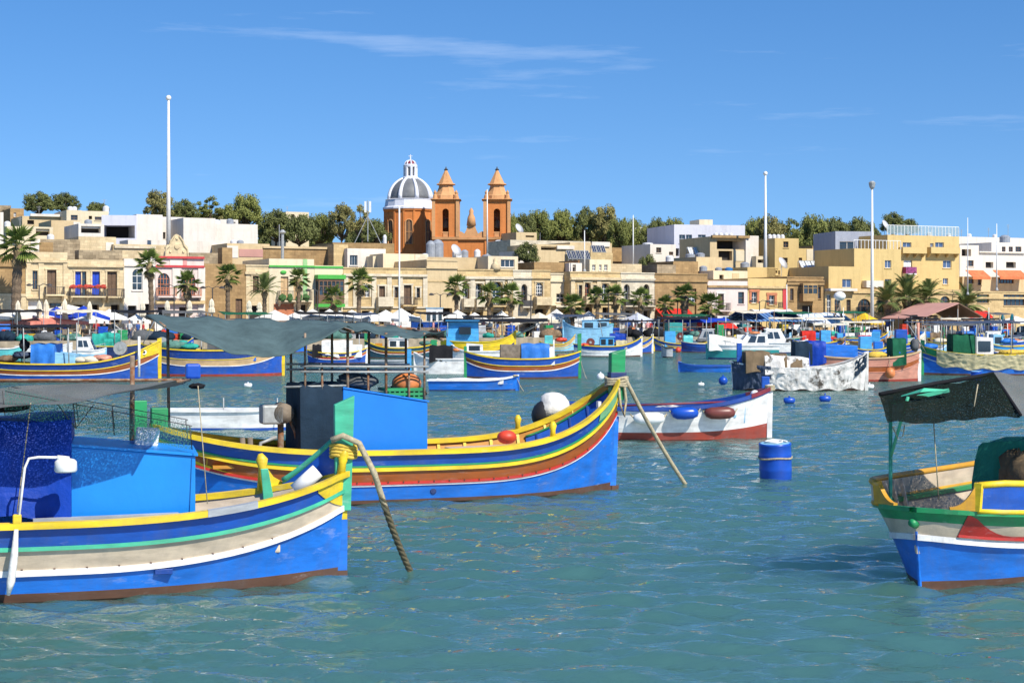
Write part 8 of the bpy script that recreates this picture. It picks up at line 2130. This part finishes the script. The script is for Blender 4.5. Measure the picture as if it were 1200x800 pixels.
# ---- right hand back rows
b = luzzu('bright blue boat with blue boxes behind the wrapped luzzu', 996, 1044, 421, 410, 404, 406, 'R', ('blue', 'white', 'bright_blue', 'white', 'bright_blue')); f_cabin(b, 1008, 1022, 394, 'sky_blue', 0); f_box(b, 1024, 1034, 400, 'bright_blue', .6)
b = luzzu('blue boat with a dark blue cuddy left of the pink stern posts', 1036, 1074, 416, 404, 398, 401, 'R', ('blue', 'yellow', 'deep_blue', 'white', 'blue'), lining='tan_paint'); f_cabin(b, 1050, 1064, 386, 'blue', 0); f_heap(b, 1042, 400, .4, 'brown_net', 3); f_mast(b, 1076, 378, .12, 'pink', 'pink_post')
b = dinghy('pale blue open boat between the pink and the skirted luzzu', 1074, 1108, 423, 410, 405, 'R', 'pale_blue', 'sky_blue', 'white'); f_heap(b, 1090, 406, .5, 'tarp_sky', 3)
b = luzzu('cream luzzu with nets under slate awnings', 1086, 1146, 415, 403, 396, 400, 'R', ('pale_cream', 'white', 'pale_cream', 'yellow', 'pale_cream'), lining='cream'); f_heap(b, 1102, 399, .5, 'canvas_cream', 3); f_awn(b, 1080, 1150, 379, 381, 'tarp_grey', .05, 7, 3, 'galv')
b = luzzu('blue and yellow boat at the right edge with folded cloth', 1150, 1215, 418, 406, 397, 402, 'L', ('blue', 'white', 'tan_paint', 'yellow', 'sky_blue')); f_heap(b, 1180, 400, .5, 'tarp_sky', 5); f_cabin(b, 1164, 1176, 392, 'pale_blue', 0, 1)
b = cruiser('white motor boat under the teal folded parasols', 1140, 1206, 413, 401, 398, 'R', 'white', 'blue', 'white', 1156, 1182, 389)
b = luzzu('brown and blue boat with red sheets right of the white cruiser', 930, 990, 413, 402, 395, 399, 'R', ('blue', 'white', 'brown_orange', 'yellow', 'blue')); f_tarp(b, 940, 956, 388, 'canvas_red', 3, fold=.12); f_cabin(b, 962, 974, 387, 'sky_blue', 0); f_heap(b, 982, 398, .4, 'brown_net', 4)
b = dinghy('small teal boat left of the cabin cruiser with a boat hook', 836, 868, 414, 404, 400, 'R', 'sky_blue', 'teal', 'pale_cream'); f_mast(b, 850, 386, .03)
b = cruiser('grey blue launch behind the deep blue open luzzu', 808, 850, 409, 400, 397, 'L', 'pale_blue', 'white', 'grey_paint', 816, 838, 386)
# far rows along the quay: smaller craft of every colour, each told apart by its colours and load
rr = random.Random(77)
CN = {'blue': 'blue', 'white': 'white', 'turquoise': 'turquoise', 'tan_paint': 'tan', 'green': 'green', 'red': 'red', 'pale_blue': 'pale blue', 'yellow': 'yellow', 'brown_orange': 'brown', 'bright_blue': 'bright blue', 'deep_blue': 'deep blue', 'sky_blue': 'sky blue', 'pink': 'pink', 'pale_cream': 'cream', 'orange': 'orange'}
LOAD = [('a sky blue sheet', 'tarp_sky'), ('a white sheet', 'tarp_white'), ('green nets', 'fishing_net'), ('brown nets', 'brown_net'), ('a red sheet', 'canvas_red'), ('a beige sheet', 'tarp_beige'), ('turquoise nets', 'turquoise_net'), ('a navy sheet', 'tarp_navy'), ('a slate sheet', 'tarp_slate')]
used = set()
SLOT = [(24, 410), (70, 407.5), (120, 408), (160, 408.5), (205, 408), (250, 408.5), (292, 409), (318, 408), (345, 407), (395, 410), (440, 408), (470, 406.5), (500, 406), (545, 407), (585, 408), (615, 407), (640, 405.5), (690, 406), (730, 406.5), (755, 405.5), (800, 405), (825, 405.5), (868, 406), (900, 405.5), (922, 406.5), (945, 405.5), (968, 406), (990, 405.5), (1012, 406.5), (1030, 405), (1060, 406.5), (1082, 405), (1105, 406), (1128, 404.8), (1150, 405.5), (1172, 404.8), (1196, 405.5), (860, 410), (905, 409.5), (975, 410), (1020, 410.5), (1130, 409), (1190, 410)]
for i, (x, wl) in enumerate(SLOT):
    for _ in range(40):
        c1 = rr.choice(list(CN)); c2 = rr.choice([c for c in CN if c != c1]); ld = rr.choice(LOAD)
        if (c1, c2, ld[0]) not in used and (c1, c2) not in used: used.add((c1, c2, ld[0])); used.add((c1, c2)); break
    w = rr.uniform(40, 62); bw = rr.choice('RRL')
    lb = 'far moored boat with %s hull, %s topsides and %s aboard' % (CN[c1], CN[c2], ld[0])
    b = luzzu(lb, x - w / 2, x + w / 2, wl, wl - rr.uniform(8, 10), wl - rr.uniform(13, 18), wl - rr.uniform(10, 12), bw, (c1, 'white', c1, 'yellow', c2), gun=rr.choice(('yellow', 'white', 'ochre', 'green')), post=rr.choice((c1, 'white', 'green', 'yellow')), post_h=rr.uniform(.05, .5), yaw=rr.uniform(-18, 18), n=18, group='boats moored along the quay')
    xx = x + rr.uniform(-8, 8); f_tarp(b, xx - 8, xx + 6, wl - rr.uniform(13, 18), ld[1], i, fold=.08)
    if rr.random() < .5: f_cabin(b, xx + 7, xx + 17, wl - rr.uniform(17, 22), rr.choice(('sky_blue', 'white', 'bright_blue', 'pale_blue')), 0, rr.choice((0, 1)))
    if rr.random() < .5: y = wl - rr.uniform(30, 35); f_awn(b, x - w * .45, x + w * .4, y, y + 2, rr.choice(('tarp_black', 'tarp_slate', 'tarp_grey', 'canvas_cream', 'canopy_grey')), .06, i, 3, 'galv')
    for q in range(2): f_mast(b, x + rr.uniform(-18, 18), wl - rr.uniform(22, 36), .03, rr.choice(('galv', 'rusty', 'white')), 'pole', rr.choice((-.6, .6)))
    if rr.random() < .4: f_mast(b, x + rr.uniform(-10, 10), wl - rr.uniform(30, 48), .03, rr.choice(('galv', 'pole_white', 'rusty')))
    f_heap(b, x + rr.uniform(-16, 16), wl - 11, .35, rr.choice(('red_float', 'brown_net', 'fishing_net', 'orange_float', 'tarp_grey', 'blue_plastic')), i)
# white dinghy behind the tall bowed luzzu
b = dinghy('white rowing boat with blue quarter behind the tall bowed luzzu', 196, 352, 504, 482, 473, 'R', 'white', 'pale_blue', 'white', af='blue', transom=True)
for (x, yy, u) in ((262, 0, 0), (325, 0, 0)): f_mast(b, x, 466, .02, 'galv', 'thole_pin', 1.1)
# floats
def float_(label, x, wl, w, hgt, mat, kind='ball'):
    d = dwl(wl); k = d / FP; r = w * k / 2
    rt = empty('buoy', (gx(x, d), d + r, 0), 0, label, 'buoy', 'small mooring floats')
    if kind == 'ball': MB().blob((0, 0, hgt * k - r * .95), r, 0, 16, 9, 1, 1, .95).build('float', [mat], rt, smooth=True)
    else: MB().tube([(-r, 0, hgt * k * .45), (-r * .8, 0, hgt * k * .5), (r * .8, 0, hgt * k * .5), (r, 0, hgt * k * .45)], [r * .3, r * .55, r * .55, r * .3], 12).build('float', [mat], rt, smooth=True)
    MB().lathe([(r * .16, 0), (r * .16, r * .3), (r * .06, r * .34)], 8, (0, 0, hgt * k - r * .02)).build('ring', [mat], rt)
float_('round blue buoy left of the slate wrapped stern', 848, 453, 11, 12, 'blue_plastic'); float_('white plastic bottle float left of the round blue buoy', 822, 453, 7, 5, 'white_plastic', 'c'); float_('red and white buoy by the deep blue luzzu', 795, 413, 7, 6, 'red_float'); float_('pinkish white float beside the tall green stem post', 704, 446, 9, 9, 'white_plastic')
float_('flat blue float left of its twin on open water', 926, 473, 13, 7, 'blue_plastic', 'c'); float_('tilted blue float below the wrapped luzzu', 968, 472, 13, 9, 'blue_plastic', 'c'); float_('small white float below the blue and tan luzzu', 290, 454, 9, 5, 'white_plastic', 'c'); float_('tiny white float beyond the barrel buoy', 1008, 450, 6, 5, 'white_plastic', 'c'); float_('white float between the wrapped and the pink luzzu', 1020, 456, 10, 6, 'white_plastic', 'c'); float_('small pale float on open water by the lone blue rowing boat', 826, 408.5, 5, 4, 'white_plastic')
# ---------------------------------------------------------------- fishing gear, cars and more people on the quay edge
rq = random.Random(5)
LM = ((15, 'the brown end house'), (55, 'the iron balcony house'), (110, 'the blue doors'), (162, 'the arched window house'), (210, 'the crested house'), (263, 'the windowless shed'), (302, 'the narrow cream house'), (342, 'the orange shop front'), (385, 'the green balcony'), (427, 'the white shutters'), (475, 'the long honey house'), (518, 'the tan gable'), (568, 'the statue house'), (612, 'the yellow shaded arch'), (634, 'the bay balcony'), (657, 'the recessed cream house'), (698, 'the honey arches'), (747, 'the loggia house'), (798, 'the blind arch store'), (852, 'the white and lilac house'), (899, 'the terracotta windows'), (944, 'the carved balcony'), (985, 'the grey block'), (1025, 'the beacon pole'), (1060, 'the date palms'), (1100, 'the red pavilion'), (1140, 'the red stall'), (1185, 'the orange awnings'))
def by(x): return min(LM, key=lambda q: abs(q[0] - x))[1]
def quay_thing(name, label, cat, group, x, off, rz=None):
    p = on_row(x, off); return empty(name, (p.x, p.y, ZQ), ROW_A if rz is None else rz, label, cat, group)
NETM = (('green', 'fishing_net'), ('brown', 'brown_net'), ('turquoise', 'turquoise_net'), ('dark grey', 'tarp_grey'), ('black', 'tarp_black'), ('navy', 'tarp_navy'))
BOXM = (('blue', 'blue_plastic'), ('white', 'white_plastic'), ('red', 'red_float'), ('green', 'green'), ('yellow', 'yellow'))
for i in range(46):
    x = -10 + 1220 * (i + rq.random()) / 46; c, mt = rq.choice(NETM)
    rt = quay_thing('net_pile', 'pile of %s netting on the quay edge before %s' % (c, by(x)), 'net', 'net piles on the quay', x, -12.2 + rq.uniform(0, 1.2), rq.uniform(0, 3))
    r = rq.uniform(.5, .95); heap('netting', (0, 0, r * .35), r, mt, rt, seed=i, sx=1.5, sz=.8); MB().blob((.2, .1, r * .95), r * .3, 0, 8, 5, 1.2, 1, .7, .2, rq).build('floats', [rq.choice(('orange_float', 'white_plastic', 'red_float', 'yellow_rope'))], rt)
for i in range(34):
    x = -5 + 1210 * (i + rq.random()) / 34; c, mt = rq.choice(BOXM); n = rq.randint(2, 4)
    rt = quay_thing('fish_box_stack', 'stack of %s %s fish boxes on the quay before %s' % (('two', 'three', 'four')[n - 2], c, by(x)), 'boxes', 'fish box stacks on the quay', x, -12.0 + rq.uniform(0, 1.5))
    for k in range(n):
        j = rq.uniform(-.04, .04); MB().box(-.4 + j, .4 + j, -.25, .25, .31 * k + .01, .31 * k + .30, taper=-.03).build('fish_box', [mt], rt)
for i in range(16):
    x = 10 + 1190 * (i + rq.random()) / 16; w = rq.uniform(3, 6); hgt = rq.uniform(2.0, 2.6); c, mt = rq.choice((('grey', 'tarp_grey'), ('black', 'tarp_black'), ('cream', 'canvas_cream'), ('slate', 'tarp_slate'), ('green', 'tarp_green')))
    rt = quay_thing('gear_shelter', 'low %s roofed gear shelter on posts before %s' % (c, by(x)), 'shelter', 'gear shelters on the quay', x, -10.5)
    sheet('roof', [(-w / 2, 1.2, hgt + .25), (w / 2, 1.2, hgt + .2), (w / 2, -1.2, hgt), (-w / 2, -1.2, hgt - .05)], mt, rt, 10, 6, .1, .02, i)
    for sx in (-1, 0, 1):
        for sy in (-1, 1): MB().tube([(sx * w * .48, sy * 1.15, 0), (sx * w * .48, sy * 1.15, hgt)], .035, 6).build('post', ['galv'], rt)
    for zz in (.55, 1.0): MB().tube([(-w * .48, -1.15, zz), (w * .48, -1.15, zz)], .025, 5).build('rail', ['rusty'], rt)
    heap('stored_net', (rq.uniform(-1, 1), 0, .4), .6, rq.choice(NETM)[1], rt, seed=i + 90, sx=1.6, sz=.9); MB().box(-w * .4, -w * .1, -.6, .5, 0, rq.uniform(.9, 1.5)).build('locker', [rq.choice(('bright_blue', 'old_wood', 'white', 'grey_paint', 'teal'))], rt, bevel=.03)
def car(x, off, col, cn):
    rt = quay_thing('parked_car', 'small %s hatchback parked before %s' % (cn, by(x)), 'car', 'cars parked along the houses', x, off)
    MB().prism([(-1.9, .35), (1.95, .35), (1.98, .75), (1.2, .92), (.55, 1.42), (-1.0, 1.48), (-1.75, 1.0), (-1.95, .9)], 'y', -.8, .8).build('body', [col], rt, bevel=.08)
    MB().prism([(1.0, .95), (.5, 1.36), (-.95, 1.40), (-1.45, 1.0)], 'y', -.815, .815).build('side_windows', ['glass'], rt)
    for sx in (-1.2, 1.25):
        for sy in (-.82, .66): MB().tube([(sx, sy, .31), (sx, sy + .16, .31)], .31, 14).build('wheel', ['rubber'], rt)
    for sy in (-.55, .55): MB().box(1.9, 1.99, sy - .16, sy + .16, .62, .74).build('headlight', ['white_plastic'], rt)
for (x, c, cn) in ((30, 'white', 'white'), (125, 'grey_paint', 'grey'), (275, 'red', 'red'), (330, 'white', 'white'), (512, 'deep_blue', 'dark blue'), (560, 'white', 'white'), (625, 'grey_paint', 'grey'), (770, 'white', 'white'), (880, 'red', 'red'), (930, 'grey_paint', 'grey'), (1010, 'white', 'white'), (1150, 'deep_blue', 'dark blue')): car(x, -2.6, c, cn)
SH = ('white', 'red', 'blue', 'black', 'pink')
for i in range(34):
    x = 15 + 1180 * (i + rq.random()) / 34; sh = rq.choice(SH); lg = rq.choice(('jeans', 'khaki')); p = on_row(x, rq.uniform(-10.5, -4))
    o = person_mesh(40 + i, sh, lg == 'khaki').build('person', ['shirt_' + sh, lg, 'skin', 'shoe', 'hair'], None, smooth=True)
    o.location = (p.x, p.y, ZQ); o.rotation_euler = (0, 0, rq.uniform(0, 6.28))
    tag(o, 'person in %s top and %s strolling before %s' % (sh, 'jeans' if lg == 'jeans' else 'khaki shorts', by(x)), 'person', 'strollers on the promenade')
for o in list(COL.objects):
    if o.get('group') in ('folded cream parasols', 'cafe tables under parasols', 'folded teal parasols') and o.parent is None:
        o['label'] = {'f': 'folded cream parasol', 'c': 'small round white cafe table'}[o.name[0]] + ' before ' + by(600 + FP * o.location.x / o.location.y) if 'teal' not in o['group'] else o['label']
